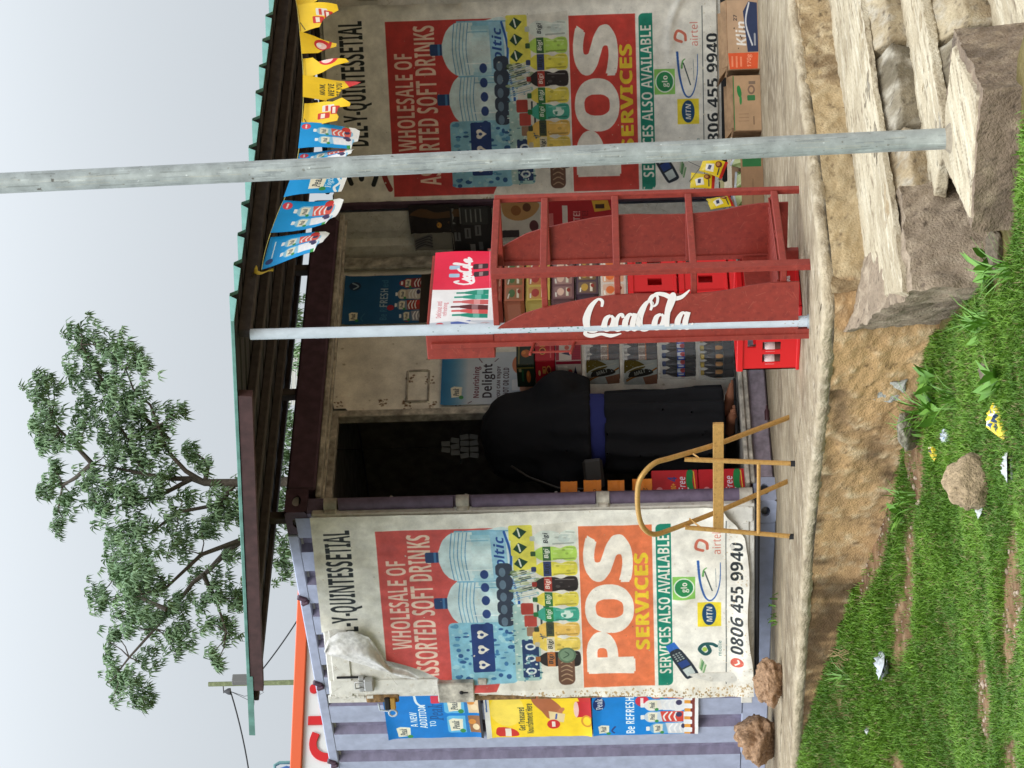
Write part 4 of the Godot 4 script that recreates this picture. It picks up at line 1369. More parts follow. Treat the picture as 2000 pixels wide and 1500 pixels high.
func galv_print() -> Material:
	var c := Cv.new(128, 2048, K(170, 178, 180))
	var g := RandomNumberGenerator.new()
	g.seed = 8
	for i in 700:
		var x := g.randf() * 128
		var y := g.randf() * 2048
		var l := 6 + g.randf() * 60
		c.line([Vector2(x, y), Vector2(x + g.randf_range(-2, 2), y + l)], 0.6 + g.randf() * 2.0, [K(150, 158, 162), K(188, 196, 198), K(142, 148, 148), K(178, 182, 178)][i % 4])
	c.specks(240, 0.6, 3.5, K(140, 142, 138), 31)
	c.specks(120, 0.5, 2.6, K(214, 220, 222), 32)
	c.specks(24, 1.0, 5.0, K(104, 104, 100), 33)
	var m := printed(c.done(0.16, 13), 0.42)
	m.texture_repeat = true
	m.metallic = 0.35
	m.metallic_specular = 0.5
	return m

const CLUMPS := [[2.57, 10.31, 0.21], [2.34, 9.89, 0.24], [2.25, 10.34, 0.18], [1.89, 10.42, 0.21], [1.94, 10.09, 0.24], [1.65, 10, 0.18], [2.18, 9.37, 0.24], [2.1, 9.6, 0.15], [2.05, 9.18, 0.17], [1.95, 8.93, 0.15], [1.72, 9.54, 0.25], [1.42, 9.58, 0.25], [1.39, 9.17, 0.21], [1.78, 10.8, 0.15], [1.66, 10.63, 0.17], [1.46, 10.79, 0.21], [1.18, 10.79, 0.21], [1.04, 10.95, 0.13], [0.95, 10.7, 0.21], [0.74, 10.75, 0.18], [0.7, 10.89, 0.13], [1.35, 10.13, 0.21], [1.06, 10.17, 0.18], [0.77, 10.23, 0.17], [1.05, 9.69, 0.29], [1.04, 9.38, 0.29], [0.91, 9.08, 0.25], [0.67, 9.7, 0.25], [0.66, 9.34, 0.29], [0.65, 9, 0.24], [0.51, 9.9, 0.18], [1.15, 8.69, 0.15], [1.23, 8.55, 0.08], [0.56, 8.67, 0.15], [0.44, 8.52, 0.13], [0.29, 8.27, 0.13], [0.11, 10.96, 0.17], [-0.02, 10.72, 0.18], [-0.19, 10.6, 0.15], [0.28, 10.87, 0.13], [-0.4, 10.86, 0.18], [-0.65, 10.8, 0.15], [0.13, 10.12, 0.21], [-0, 9.91, 0.24], [-0.21, 10.05, 0.17], [-0.38, 9.8, 0.15], [0.2, 9.46, 0.25], [-0.1, 9.41, 0.25], [-0.31, 9.33, 0.24], [0.19, 8.95, 0.24], [-0.11, 8.94, 0.18], [-0.24, 8.61, 0.17], [-0.41, 8.69, 0.15], [-0.26, 8.05, 0.24], [-0.39, 7.93, 0.21], [-0.55, 8.12, 0.24], [-0.56, 7.81, 0.18], [-0.73, 9.45, 0.25], [-0.83, 9.6, 0.21], [-0.82, 9.17, 0.25], [-0.83, 8.75, 0.24], [-1.04, 8.63, 0.21], [-0.76, 8.28, 0.18], [-1.21, 7.85, 0.12], [-1.18, 9.92, 0.21], [-1.44, 9.87, 0.18], [-1.79, 10.09, 0.18], [-1.9, 10.01, 0.13], [-1.29, 9.48, 0.25], [-1.45, 9.36, 0.29], [-1.33, 9.06, 0.25], [-1.65, 9.62, 0.24], [-1.76, 9.3, 0.27], [-1.67, 8.98, 0.24], [-1.56, 8.68, 0.18], [-2.16, 9.74, 0.21], [-2.12, 9.42, 0.27], [-2.13, 9.06, 0.24], [-1.97, 8.8, 0.18], [-2.48, 9.64, 0.18], [-2.45, 9.79, 0.13], [-2.55, 9.07, 0.24], [-2.75, 8.97, 0.18], [-2.39, 8.81, 0.15], [-2.67, 10.17, 0.13], [-2.57, 10.03, 0.1], [-3.08, 10.18, 0.18], [-3.39, 10.24, 0.17], [-3.61, 10.14, 0.12], [-3.04, 9.66, 0.21], [-3.29, 9.71, 0.21], [-3.56, 9.67, 0.21], [-3.62, 9.51, 0.15], [-1.58, 8.11, 0.17], [-1.84, 8.17, 0.17], [-1.89, 7.91, 0.24], [-1.9, 7.75, 0.17], [-2.3, 8.28, 0.15], [-2.35, 8.07, 0.18], [-2.52, 7.97, 0.15], [-2.76, 8.19, 0.13], [-2.97, 8.17, 0.1], [-1.93, 8.38, 0.13], [-0.14, 7.59, 0.25], [-0.57, 7.51, 0.25], [-0.99, 7.44, 0.24], [-1.25, 7.28, 0.24], [2.19, 6.85, 0.21], [2.94, 6.7, 0.12], [2.61, 6.65, 0.13], [0.76, 6.97, 0.27], [0.34, 6.94, 0.27], [-0.16, 6.99, 0.27], [-0.58, 6.92, 0.24], [-1.17, 6.94, 0.21], [-1.44, 6.96, 0.13], [0.59, 6.64, 0.24], [-0.17, 6.66, 0.24], [-1.01, 6.68, 0.2], [1.19, 7.04, 0.22], [1.18, 6.7, 0.18], [-0.49, 7.17, 0.25], [2.01, 6.51, 0.18], [0.35, 7.32, 0.25]]
const LIMBS := [
	[[0.09, 8.47], [0.1, 8.85], [0.19, 9.27], [0.29, 9.69], [0.38, 10.12]],
	[[0.38, 10.12], [0.69, 10.36], [0.94, 10.57], [1.16, 10.69]],
	[[0.38, 10.12], [0.14, 10.46], [0.02, 10.72], [-0.4, 10.86]],
	[[0.02, 8.26], [0.22, 8.55], [0.48, 8.76], [0.73, 8.88], [0.99, 8.93], [1.32, 9.03], [1.58, 9.28], [1.92, 9.38]],
	[[0.73, 8.83], [1.08, 9.21], [1.51, 9.74], [1.83, 9.99], [2.35, 10.29]],
	[[0.02, 5.81], [-0.38, 6.58], [-0.66, 7.26], [-0.94, 7.69], [-1.18, 8.04], [-1.47, 8.34], [-1.68, 8.64], [-2.05, 8.95], [-2.46, 9.35], [-2.95, 9.83], [-3.2, 10.05]],
	[[-0.94, 7.69], [-1.14, 8.29], [-1.63, 8.81], [-1.71, 9.15]],
	[[0.02, 8.26], [0.33, 8.21], [0.47, 8.42], [0.56, 8.63]],
	[[0.0, 7.75], [-0.34, 8.01], [-0.45, 8.7], [-0.78, 9.13], [-0.77, 9.47]],
	[[0.09, 8.47], [-0.15, 8.94], [-0.23, 9.37], [-0.38, 9.8]],
	[[-1.47, 8.34], [-1.9, 8.14], [-2.45, 7.99]],
	[[0.19, 9.27], [0.66, 9.39], [1.05, 9.59]],
	[[-2.05, 8.95], [-1.78, 9.58], [-1.44, 9.87]]]

# a drooping rosette of narrow leaves, about 0.25 m across
func rosette(sd: int) -> Mesh:
	var g := RandomNumberGenerator.new()
	g.seed = sd
	var st := S()
	st.set_smooth_group(-1)
	for i in 8:
		var a := TAU * i / 8.0 + g.randf() * 0.6
		var d := Vector3(cos(a), 0, sin(a))
		var l := 0.085 + g.randf() * 0.065
		var side := d.cross(Vector3.UP) * (0.013 + g.randf() * 0.009)
		var p0 := d * 0.012
		var p1 := d * l * 0.55 + Vector3.UP * (0.02 - g.randf() * 0.02)
		var p2 := d * l * 0.92 - Vector3.UP * (0.04 + g.randf() * 0.07)
		face(st, [p0 - side * 0.3, p0 + side * 0.3, p1 + side, p1 - side], Vector3.UP)
		face(st, [p1 - side, p1 + side, p2], Vector3.UP)
	st.generate_normals()
	return st.commit()

func background() -> void:
	var leaf := mat(Color(1, 1, 1), 0.6)
	leaf.vertex_color_use_as_albedo = true
	leaf.backlight_enabled = true
	leaf.backlight = Color(0.34, 0.42, 0.28)
	leaf.cull_mode = BaseMaterial3D.CULL_DISABLED
	M.leaf = leaf
	var g := RandomNumberGenerator.new()
	g.seed = 12
	var t := thing("tree", "tall spreading tree with open drooping foliage behind the kiosk", "tree", Vector3(17.966, -0.6, -20.231), -0.75662)
	var bark := grainy(K(96, 88, 80), 0.95, M.blotch, 2.0)
	var st := S()
	tube(st, [Vector3(0.15, 0, 0), Vector3(0.1, 2.2, 0.05), Vector3(0.05, 5.22, 0), Vector3(0.02, 5.81, 0), Vector3(0, 6.65, 0), Vector3(0, 7.75, 0), Vector3(0.02, 8.26, 0), Vector3(0.09, 8.47, 0)], [0.2, 0.16, 0.13, 0.12, 0.085, 0.07, 0.06, 0.045], 12)
	var tr := part("trunk", st, bark, t)
	var k := 0
	var bent := []
	for l in LIMBS:
		st = S()
		var pts := []
		var rad := []
		var n: int = l.size()
		var out := sin(k * 2.4) * 0.5
		for i in n:
			var b := float(i) / (n - 1)
			pts.append(Vector3(l[i][0], l[i][1], out * b * (l[n - 1][1] - l[0][1] + 0.6)))
			bent.append(pts[-1])
			rad.append(lerpf(0.075 if k == 5 else 0.045, 0.012, b))
		tube(st, pts, rad, 8)
		part("limb", st, bark, tr)
		k += 1
	var xf := []
	var cols := []
	var meshes := [rosette(1)]
	for c in CLUMPS:
		var m := Vector3(c[0], c[1], 0)
		# depth of the nearest limb, so that clumps sit on their branches
		var best := 1e9
		var zz := 0.0
		for p in bent:
			var d := Vector2(p.x - c[0], p.y - c[1]).length()
			if d < best:
				best = d; zz = p.z
		m.z = zz + g.randfn(0.0, 0.35)
		var n: int = int(430.0 * c[2] * c[2] + 7.0)
		var shade: float = 0.85 + g.randf() * 0.3
		for i in n:
			var o: Vector3 = Vector3(g.randfn(0, 0.62), g.randfn(0, 0.55), g.randfn(0, 0.7)) * c[2]
			var b := Basis(Vector3.UP, g.randf() * TAU) * Basis(Vector3.RIGHT, g.randfn(0, 0.45))
			xf.append(Transform3D(b.scaled(Vector3.ONE * g.randf_range(0.75, 1.25)), m + o))
			var y := g.randf()
			cols.append(Color(0.125 + 0.07 * y, 0.21 + 0.085 * y, 0.11 + 0.04 * y) * shade)
	scatter("foliage", meshes[0], leaf, xf, cols, t)
	# twigs inside the crown
	st = S()
	for c in CLUMPS:
		var best := 1e9
		var at := Vector3.ZERO
		for p in bent:
			var d := Vector2(p.x - c[0], p.y - c[1]).length()
			if d < best:
				best = d; at = p
		if best < 1.2:
			tube(st, [at, (at + Vector3(c[0], c[1], at.z)) / 2 + Vector3(0, -0.05, 0.05), Vector3(c[0], c[1], at.z)], [0.014, 0.01, 0.006], 5, false)
	stuff(part("twigs", st, bark, t))

	# shop with a white fascia board and an orange band
	var right := Vector3(29.498, 0, -36.714)
	var left := Vector3(24.541, 0, -37.959)
	var dir := (right - left).normalized()
	var turn := atan2(-dir.z, dir.x)
	t = thing("shop_building", "white fronted shop with an orange band and red letters behind the kiosk", "building", left, turn)
	st = S()
	box(st, Vector3(0.0, 7.5, -0.15), Vector3(11.0, 2.06, 0.3))
	part("fascia_board", st, mat(K(226, 228, 230), 0.4), t)
	st = S()
	box(st, Vector3(0.0, 8.67, -0.1), Vector3(11.06, 0.27, 0.44), Basis.IDENTITY, 0.02)
	part("orange_band", st, mat(K(226, 104, 66), 0.4), t)
	st = S()
	box(st, Vector3(0.0, 3.0, -4.0), Vector3(10.4, 7.2, 7.4))
	part("wall", st, mat(K(214, 212, 204), 0.8), t)
	st = S()
	box(st, Vector3(0.0, 8.5, -4.0), Vector3(11.0, 0.15, 7.8))
	part("roof", st, mat(K(150, 150, 150), 0.8), t)
	for q in [["C", 0.12, 0.86], ["h", 1.06, 0.72], ["i", 1.86, 0.3], ["c", 2.24, 0.66]]:
		var tm := TextMesh.new()
		var sf := SystemFont.new()
		sf.font_names = PackedStringArray(["Droid Sans"]); sf.font_weight = 700
		tm.text = q[0]; tm.font = sf; tm.font_size = 96; tm.pixel_size = 0.0145; tm.depth = 0.06
		var o := MeshInstance3D.new()
		o.name = "letter"; o.mesh = tm; o.material_override = mat(K(206, 40, 44), 0.4)
		t.add_child(o, true)
		var bb := tm.get_aabb()
		o.position = Vector3(q[1] - bb.position.x, 7.36 - bb.position.y if q[0] == "C" else 7.37 - bb.position.y, 0.03)
	t = thing("water_tank", "blue plastic water tank on the roof behind the orange band", "water tank", Vector3(26.4, 8.57, -41.6))
	st = S()
	lathe(st, [Vector2(0, 1.25), Vector2(0.2, 1.25), Vector2(0.24, 1.15), Vector2(0.55, 1.05), Vector2(0.6, 0.9), Vector2(0.58, 0.85), Vector2(0.6, 0.6), Vector2(0.58, 0.55), Vector2(0.6, 0.3), Vector2(0.58, 0.0), Vector2(0, 0)], 24)
	part("tank", st, mat(K(40, 96, 170), 0.4), t)
	st = S()
	tube(st, [Vector3(0.68, 0, 0.2), Vector3(0.68, 1.1, 0.2), Vector3(0.6, 1.22, 0.2), Vector3(0.4, 1.22, 0.15)], 0.045, 8)
	part("pipe", st, mat(K(110, 150, 150), 0.5), t)

	# utility pole with its box and wires
	t = thing("utility_pole", "mossy concrete utility pole with a grey box beyond the shop", "utility pole", Vector3(36.42, -0.6, -50.62))
	st = S()
	tube(st, [Vector3(0, 0, 0), Vector3(0, 7, 0), Vector3(0, 14.3, 0)], [0.14, 0.1, 0.075], 10)
	part("pole", st, grainy(K(146, 156, 118), 0.9, M.blotch, 1.0), t)
	st = S()
	box(st, Vector3(0.06, 13.28, 0.12), Vector3(0.3, 0.54, 0.2), Basis.IDENTITY, 0.02)
	part("junction_box", st, mat(K(112, 112, 112), 0.6), t)
	st = S()
	tube(st, [Vector3(-0.18, 13.83, -0.15), Vector3(-0.18, 13.7, -0.15), Vector3(-0.18, 13.62, -0.15)], [0.02, 0.1, 0.11], 8)
	bar(st, Vector3(0, 13.85, 0), Vector3(-0.22, 13.83, -0.18), 0.03, 0.03)
	part("insulator", st, mat(K(62, 62, 66), 0.5), t)
	st = S()
	tube(st, [Vector3(-0.18, 13.62, -0.15), Vector3(-0.3, 13.2, -0.25), Vector3(-0.25, 12.7, -0.2), Vector3(0.0, 12.85, 0.05)], 0.009, 5)
	tube(st, [Vector3(-0.18, 13.62, -0.15), Vector3(-0.42, 13.0, -0.35), Vector3(-0.2, 12.6, -0.2), Vector3(0.0, 12.95, 0.05)], 0.009, 5)
	part("loose_wire", st, M.wire, t)
	for q in [[Vector3(-0.18, 13.62, -0.15), Vector3(-6.2, 13.5, -6.0), 0.55], [Vector3(0.05, 12.95, 0.0), Vector3(2.2, 10.9, 1.9), 0.12]]:
		var pts := []
		for i in 25:
			var v := i / 24.0
			pts.append(Vector3(36.42, -0.6, -50.62) + q[0].lerp(q[1], v) - Vector3(0, 4.0 * q[2] * v * (1.0 - v), 0))
		st = S()
		tube(st, pts, 0.024, 6)
		tag(part("overhead_wire", st, M.wire, self), "thin dark overhead wire running from the utility pole " + ("to the left" if q[2] > 0.3 else "down behind the shop"), "wire", "overhead wires")
	# white slatted building glimpsed under the canopy
	t = thing("white_building", "white slatted building glimpsed through the gap under the canopy", "building", Vector3(26.1, -0.6, -26.3), -0.757)
	st = S()
	box(st, Vector3(0, 4.2, -3.0), Vector3(1.06, 8.35, 5.8))
	part("wall", st, mat(K(206, 208, 208), 0.7), t)
	for i in 14:
		st = S()
		box(st, Vector3(0, 7.0 + i * 0.1, -0.08), Vector3(1.1, 0.082, 0.05), Basis(Vector3.RIGHT, 0.3))
		part("slat", st, mat(K(224, 226, 226), 0.6), t)

# ---------------------------------------------------------------- sheets of paper
func poster(called: String, label: String, category: String, xf: Transform3D, w: float, h: float, tex: Texture2D, sd: int, curl := 0.01, group := "") -> MeshInstance3D:
	var st := S()
	var f := func(u: float, v: float) -> Vector3:
		var z := 0.004 + 0.004 * NF.get_noise_2d(u * 160 + sd * 31, v * 220) + 0.002 * NF.get_noise_2d(u * 700, v * 700 + sd * 9)
		z += curl * pow(maxf(0.0, absf(v - 0.5) * 2.0 - 0.8) * 5.0, 2) * (0.4 + 0.6 * absf(sin(u * 4.0 + sd)))
		return Vector3((u - 0.5) * w + 0.002 * NF.get_noise_2d(v * 300, sd), (0.5 - v) * h + 0.002 * NF.get_noise_2d(u * 300, sd + 50), z)
	grid(st, 16, 20, f)
	var o := part(called, st, printed(tex, 0.45), self)
	o.transform = xf
	tag(o, label, category, group)
	return o

func peak_label(c: Cv, x: float, y: float, w: float, h: float) -> void:
	c.poly([Vector2(x, y + h * 0.08), Vector2(x + w * 0.86, y), Vector2(x + w, y + h * 0.3), Vector2(x + w * 0.94, y + h), Vector2(x + w * 0.08, y + h * 0.94)], K(232, 228, 206))
	c.ell(x + w * 0.02, y + h * 0.92, w * 0.16, h * 0.2, K(58, 140, 74))
	c.text("Peak", x + w * 0.16, y + h * 0.22, w * 0.66, h * 0.5, K(44, 54, 66), "Droid Serif", 700, 0.2)

func drink_bottle(c: Cv, x: float, y: float, w: float, h: float, a: Color, b: Color) -> void:
	c.rrect(x + w * 0.3, y, w * 0.4, h * 0.08, 2, K(238, 240, 240))
	c.poly(Cv.smooth([Vector2(x + w * 0.34, y + h * 0.08), Vector2(x, y + h * 0.2), Vector2(x + w * 0.04, y + h * 0.5), Vector2(x, y + h * 0.96), Vector2(x + w, y + h * 0.96), Vector2(x + w * 0.96, y + h * 0.5), Vector2(x + w, y + h * 0.2), Vector2(x + w * 0.66, y + h * 0.08)], 4), a)
	peak_label(c, x + w * 0.08, y + h * 0.16, w * 0.84, h * 0.22)
	c.poly([Vector2(x, y + h * 0.5), Vector2(x + w, y + h * 0.44), Vector2(x + w, y + h * 0.96), Vector2(x, y + h * 0.96)], b)
	for k in 3:
		c.curve([Vector2(x + w * 0.1, y + h * (0.56 + k * 0.12)), Vector2(x + w * 0.5, y + h * (0.52 + k * 0.12)), Vector2(x + w * 0.9, y + h * (0.6 + k * 0.1))], maxf(1.5, w * 0.1), K(236, 236, 236))
	c.ell(x + w * 0.7, y + h * 0.86, w * 0.24, h * 0.07, K(200, 60, 56) if b.r < 0.7 else K(60, 56, 92))

func goods() -> void:
	var side := func(z: float, y: float) -> Transform3D: return Transform3D(Basis(Vector3(0, 0, 1), Vector3.UP, Vector3(-1, 0, 0)), Vector3(-0.005, y, z))
	# --- three posters on the container's long side
	var c := Cv.new(176, 230, K(8, 122, 206))
	c.text("A NEW", 46, 58, 58, 17, K(236, 244, 250)); c.text("ADDITION", 40, 80, 92, 18, K(236, 244, 250)); c.text("TO", 46, 104, 22, 15, K(210, 232, 248))
	c.text("Peak", 72, 104, 62, 34, K(18, 84, 150), "Droid Serif", 700, 0.2)
	peak_label(c, 6, 22, 40, 34)
	c.curve([Vector2(120, 96), Vector2(140, 78), Vector2(176, 74)], 6, K(220, 232, 240)); c.rrect(136, 112, 30, 22, 4, K(214, 60, 84))
	for k in 2:
		var px := 20 + 76 * k
		c.rrect(px, 146 - k * 4, 66, 84, 8, K(96, 180, 226))
		peak_label(c, px + 6, 150, 50, 34)
		c.rect(px, 190, 66, 8, K(40, 120, 190))
		c.poly([Vector2(px, 200), Vector2(px + 66, 196), Vector2(px + 66, 230), Vector2(px, 230)], K(150, 104, 70) if k == 0 else K(224, 198, 160))
		c.ell(px + 22, 214, 12, 8, K(232, 210, 170)); c.ell(px + 42, 206, 10, 9, K(214, 140, 60))
	c.rect(0, 224, 176, 6, K(30, 30, 34))
	poster("poster", "blue milk drink poster with A NEW ADDITION, topmost on the lilac side wall", "poster", side.call(-1.83, 1.935), 0.44, 0.56, c.done(0.06, 3), 1, 0.012, "posters on the side wall")
	c = Cv.new(176, 246, K(250, 214, 40))
	c.rect(0, 0, 176, 12, K(226, 228, 226)); c.line([Vector2(100, 5), Vector2(170, 6)], 3, K(60, 96, 160))
	c.ell(104, 52, 60, 40, K(250, 222, 90))
	c.text("Get Treasured", 26, 76, 86, 16, K(34, 48, 44)); c.text("Nourishment Here", 14, 94, 112, 17, K(34, 48, 44))
	c.poly(Cv.smooth([Vector2(4, 30), Vector2(16, 22), Vector2(40, 30), Vector2(30, 66), Vector2(6, 74), Vector2(4, 30)], 4), K(206, 52, 40)); c.rect(4, 44, 30, 14, K(236, 226, 210))
	c.poly(Cv.smooth([Vector2(176, 104), Vector2(130, 112), Vector2(96, 132), Vector2(66, 150), Vector2(84, 178), Vector2(112, 176), Vector2(150, 150), Vector2(176, 146)], 5), K(176, 104, 66))
	for k in 3:
		c.ell(80 + k * 10, 168 + k * 5, 9, 6, K(196, 122, 80), 0.6)
	c.poly([Vector2(60, 150), Vector2(96, 148), Vector2(84, 186), Vector2(52, 182)], K(232, 210, 160)); c.line([Vector2(64, 164), Vector2(84, 166)], 4, K(70, 90, 160))
	c.ell(46, 158, 17, 15, K(206, 44, 44)); c.rect(36, 154, 20, 8, K(240, 226, 216))
	c.poly([Vector2(70, 212), Vector2(130, 210), Vector2(130, 246), Vector2(72, 246)], K(196, 34, 40)); c.ell(100, 212, 30, 6, K(240, 200, 190))
	c.ell(56, 236, 22, 14, K(214, 150, 40)); c.ell(56, 236, 16, 9, K(250, 210, 40)); c.poly([Vector2(130, 220), Vector2(176, 206), Vector2(176, 246), Vector2(130, 246)], K(196, 44, 40))
	poster("poster", "yellow poster reading Get Treasured Nourishment Here between two blue ones", "poster", side.call(-1.83, 1.33), 0.46, 0.615, c.done(0.06, 4), 2, 0.012, "posters on the side wall")
	c = Cv.new(176, 246, K(6, 130, 214))
	c.ell(118, 16, 24, 14, K(28, 50, 110)); c.text("Peak", 98, 8, 40, 16, K(230, 236, 240), "Droid Serif", 700)
	peak_label(c, 6, 12, 32, 26); c.curve([Vector2(8, 50), Vector2(18, 44), Vector2(32, 52)], 4, K(40, 60, 120))
	c.text("Be REFRESHed", 6, 76, 164, 22, K(240, 246, 250))
	c.ell(126, 116, 20, 16, K(210, 50, 72)); c.rect(114, 112, 24, 7, K(240, 220, 220))
	for k in 4:
		drink_bottle(c, 2 + k * 44, 112 + (0 if k in [1, 2] else 12), 40, 104, [K(110, 170, 216), K(196, 210, 224), K(230, 226, 224), K(214, 110, 70)][k], [K(210, 214, 220), K(210, 70, 56), K(226, 228, 232), K(214, 90, 40)][k])
	c.rect(0, 214, 176, 14, K(226, 156, 60)); c.rect(0, 228, 176, 10, K(120, 44, 34))
	for k in 6:
		c.rrect(6 + k * 30, 212, 18, 20, 3, K(232, 234, 236))
	c.rect(0, 238, 176, 8, K(226, 226, 226))
	poster("poster", "blue poster reading Be REFRESHed with a row of milk bottles, lowest on the side wall", "poster", side.call(-1.83, 0.71), 0.46, 0.61, c.done(0.06, 5), 3, 0.012, "posters on the side wall")
	# --- posters on the white partition
	c = Cv.new(160, 220, K(26, 86, 132))
	c.ell(126, 26, 14, 15, K(30, 50, 82)); c.curve([Vector2(116, 22), Vector2(126, 34), Vector2(136, 20)], 4, K(150, 170, 186))
	peak_label(c, 12, 16, 28, 22); c.curve([Vector2(10, 52), Vector2(20, 46), Vector2(34, 54)], 3, K(60, 110, 150))
	c.text("Be RE", 12, 92, 46, 18, K(60, 118, 160)); c.text("FRESH", 56, 90, 60, 20, K(170, 190, 204)); c.text("ed", 120, 92, 24, 17, K(60, 118, 160))
	c.ell(132, 146, 10, 10, K(170, 44, 62)); c.ell(52, 118, 9, 9, K(170, 44, 62)); c.ell(14, 160, 9, 9, K(170, 44, 62))
	for k in 4:
		drink_bottle(c, 8 + k * 36, 128 + (0 if k in [1, 2] else 12), 32, 66, [K(80, 110, 140), K(120, 140, 160), K(196, 186, 170), K(150, 70, 70)][k], [K(150, 150, 160), K(160, 62, 52), K(206, 198, 190), K(146, 54, 60)][k])
	c.rect(0, 190, 160, 14, K(60, 52, 44)); c.rect(0, 200, 160, 20, K(54, 50, 44))
	poster("poster", "dark blue yoghurt poster high on the white partition, reading FRESH", "poster", Transform3D(Basis.IDENTITY, Vector3(2.02, 2.17, -0.438)), 0.41, 0.53, c.done(0.06, 6), 4)
	c = Cv.new(160, 220, K(196, 206, 216))
	for y in 60:
		c.rect(0, y, 160, 1, K(30, 116, 170).lerp(K(196, 206, 216), pow(y / 60.0, 1.4)))
	peak_label(c, 22, 22, 34, 26)
	c.text("Nourishing", 20, 72, 96, 18, K(104, 44, 60), "Droid Sans", 700); c.text("Delight", 20, 92, 104, 30, K(44, 38, 48), "Droid Sans", 700)
	c.text("YOU CAN ENJOY", 16, 126, 100, 10, K(66, 44, 56)); c.text("HOT OR COLD", 26, 140, 84, 13, K(66, 44, 56))
	for q in [[10, 70, 4, 62], [128, 92, 142, 84], [130, 120, 140, 128], [12, 132, 4, 138]]:
		c.line([Vector2(q[0], q[1]), Vector2(q[2], q[3])], 2, K(90, 60, 76))
	c.ell(120, 176, 28, 16, K(196, 120, 84)); c.ell(60, 196, 44, 20, K(206, 150, 120)); c.rrect(90, 180, 22, 40, 4, K(170, 44, 52)); c.rrect(40, 160, 34, 18, 4, K(230, 230, 232))
	poster("poster", "pale poster reading Nourishing Delight on the white partition beside the dark doorway", "poster", Transform3D(Basis.IDENTITY, Vector3(1.35, 1.55, -0.438)), 0.41, 0.56, c.done(0.05, 7), 5)
	# --- posters on the short inner side wall
	var inner := func(z: float, y: float) -> Transform3D: return Transform3D(Basis(Vector3(0, 0, 1), Vector3.UP, Vector3(-1, 0, 0)), Vector3(2.376, y, z))
	c = Cv.new(90, 120, K(34, 30, 32))
	c.poly(Cv.smooth([Vector2(60, 0), Vector2(78, 30), Vector2(64, 70), Vector2(74, 120), Vector2(52, 120), Vector2(46, 60), Vector2(52, 20)], 5), K(94, 68, 44)); c.ell(24, 70, 9, 6, K(196, 140, 60)); c.specks(30, 1, 4, K(84, 66, 50), 5)
	poster("poster", "black and brown poster uppermost on the container's short inner wall", "poster", inner.call(-0.12, 1.88), 0.23, 0.3, c.done(0.1, 8), 6)
	c = Cv.new(60, 90, K(126, 124, 118))
	for k in 9:
		c.curve([Vector2(4 + k * 4, 2), Vector2(14 + k * 5, 20 + k * 2), Vector2(8 + k * 5, 40)], 4, K(52, 52, 58) if k % 2 else K(96, 96, 100))
	poster("leaflet", "small grey leaflet with black strokes beside the black posters", "leaflet", inner.call(-0.305, 1.895), 0.14, 0.24, c.done(0.08, 9), 7)
	c = Cv.new(150, 96, K(32, 32, 36))
	c.rect(96, 4, 50, 20, K(120, 122, 122)); c.rrect(92, 26, 54, 60, 4, K(52, 54, 56))
	for k in 4:
		c.line([Vector2(100, 36 + k * 11), Vector2(140, 36 + k * 11)], 3, K(130, 134, 132))
	for k in 3:
		c.rect(40 + k * 8, 6 + k * 24, 34, 14, K(104, 106, 110)); c.line([Vector2(44 + k * 8, 13 + k * 24), Vector2(68 + k * 8, 13 + k * 24)], 3, K(40, 40, 44))
	c.rect(6, 40, 24, 12, K(120, 120, 124)); c.rect(10, 60, 26, 10, K(90, 92, 96))
	poster("poster", "black poster of pale text panels just above the red rack", "poster", inner.call(-0.22, 1.66), 0.38, 0.25, c.done(0.1, 10), 8)
	c = Cv.new(96, 96, K(214, 208, 200))
	c.poly(Cv.smooth([Vector2(96, 4), Vector2(60, 10), Vector2(46, 40), Vector2(60, 74), Vector2(96, 84), Vector2(96, 4)], 5), K(190, 144, 92)); c.ell(74, 36, 14, 11, K(150, 96, 54)); c.ell(82, 60, 12, 9, K(104, 62, 40)); c.rect(0, 0, 20, 40, K(60, 50, 56)); c.ell(30, 74, 16, 10, K(96, 50, 56)); c.line([Vector2(4, 92), Vector2(60, 90)], 5, K(236, 230, 220))
	poster("poster", "pale biscuit poster seen through the rack's top opening", "poster", inner.call(-0.15, 1.36), 0.28, 0.26, c.done(0.06, 11), 9)
	c = Cv.new(96, 150, K(186, 36, 46))
	c.text("DATE!", 12, 62, 52, 16, K(236, 190, 186)); c.text("DATE!", 12, 82, 52, 14, K(140, 24, 36)); c.rect(8, 6, 52, 12, K(220, 120, 120)); c.rect(14, 38, 66, 12, K(226, 214, 206)); c.rrect(4, 30, 18, 40, 2, K(226, 214, 190)); c.rect(6, 44, 12, 14, K(226, 170, 60)); c.poly([Vector2(60, 110), Vector2(92, 104), Vector2(92, 140), Vector2(66, 146)], K(226, 172, 60)); c.rect(70, 112, 12, 20, K(70, 40, 30))
	poster("poster", "red poster reading DATE! seen through the rack", "poster", inner.call(-0.14, 1.02), 0.28, 0.4, c.done(0.06, 12), 10)

	# --- shelves inside, left of the doorway, with orange price cards
	var t := thing("inner_shelf", "dim shelf unit just inside the container behind the hinge post", "shelf", Vector3(0.13, 0.15, -0.55))
	for y in [0.56, 0.66, 0.78, 0.9, 1.02, 1.5, 1.9]:
		var st := S()
		box(st, Vector3(0, y - 0.01, 0), Vector3(0.12, 0.016, 0.9), Basis.IDENTITY, 0.003)
		part("board", st, M.ply, t)
	for z in [-0.43, 0.43]:
		var st := S()
		box(st, Vector3(-0.045, 1.0, z), Vector3(0.02, 1.98, 0.02), Basis.IDENTITY, 0.002)
		part("post", st, M.black, t)
	var i := 0
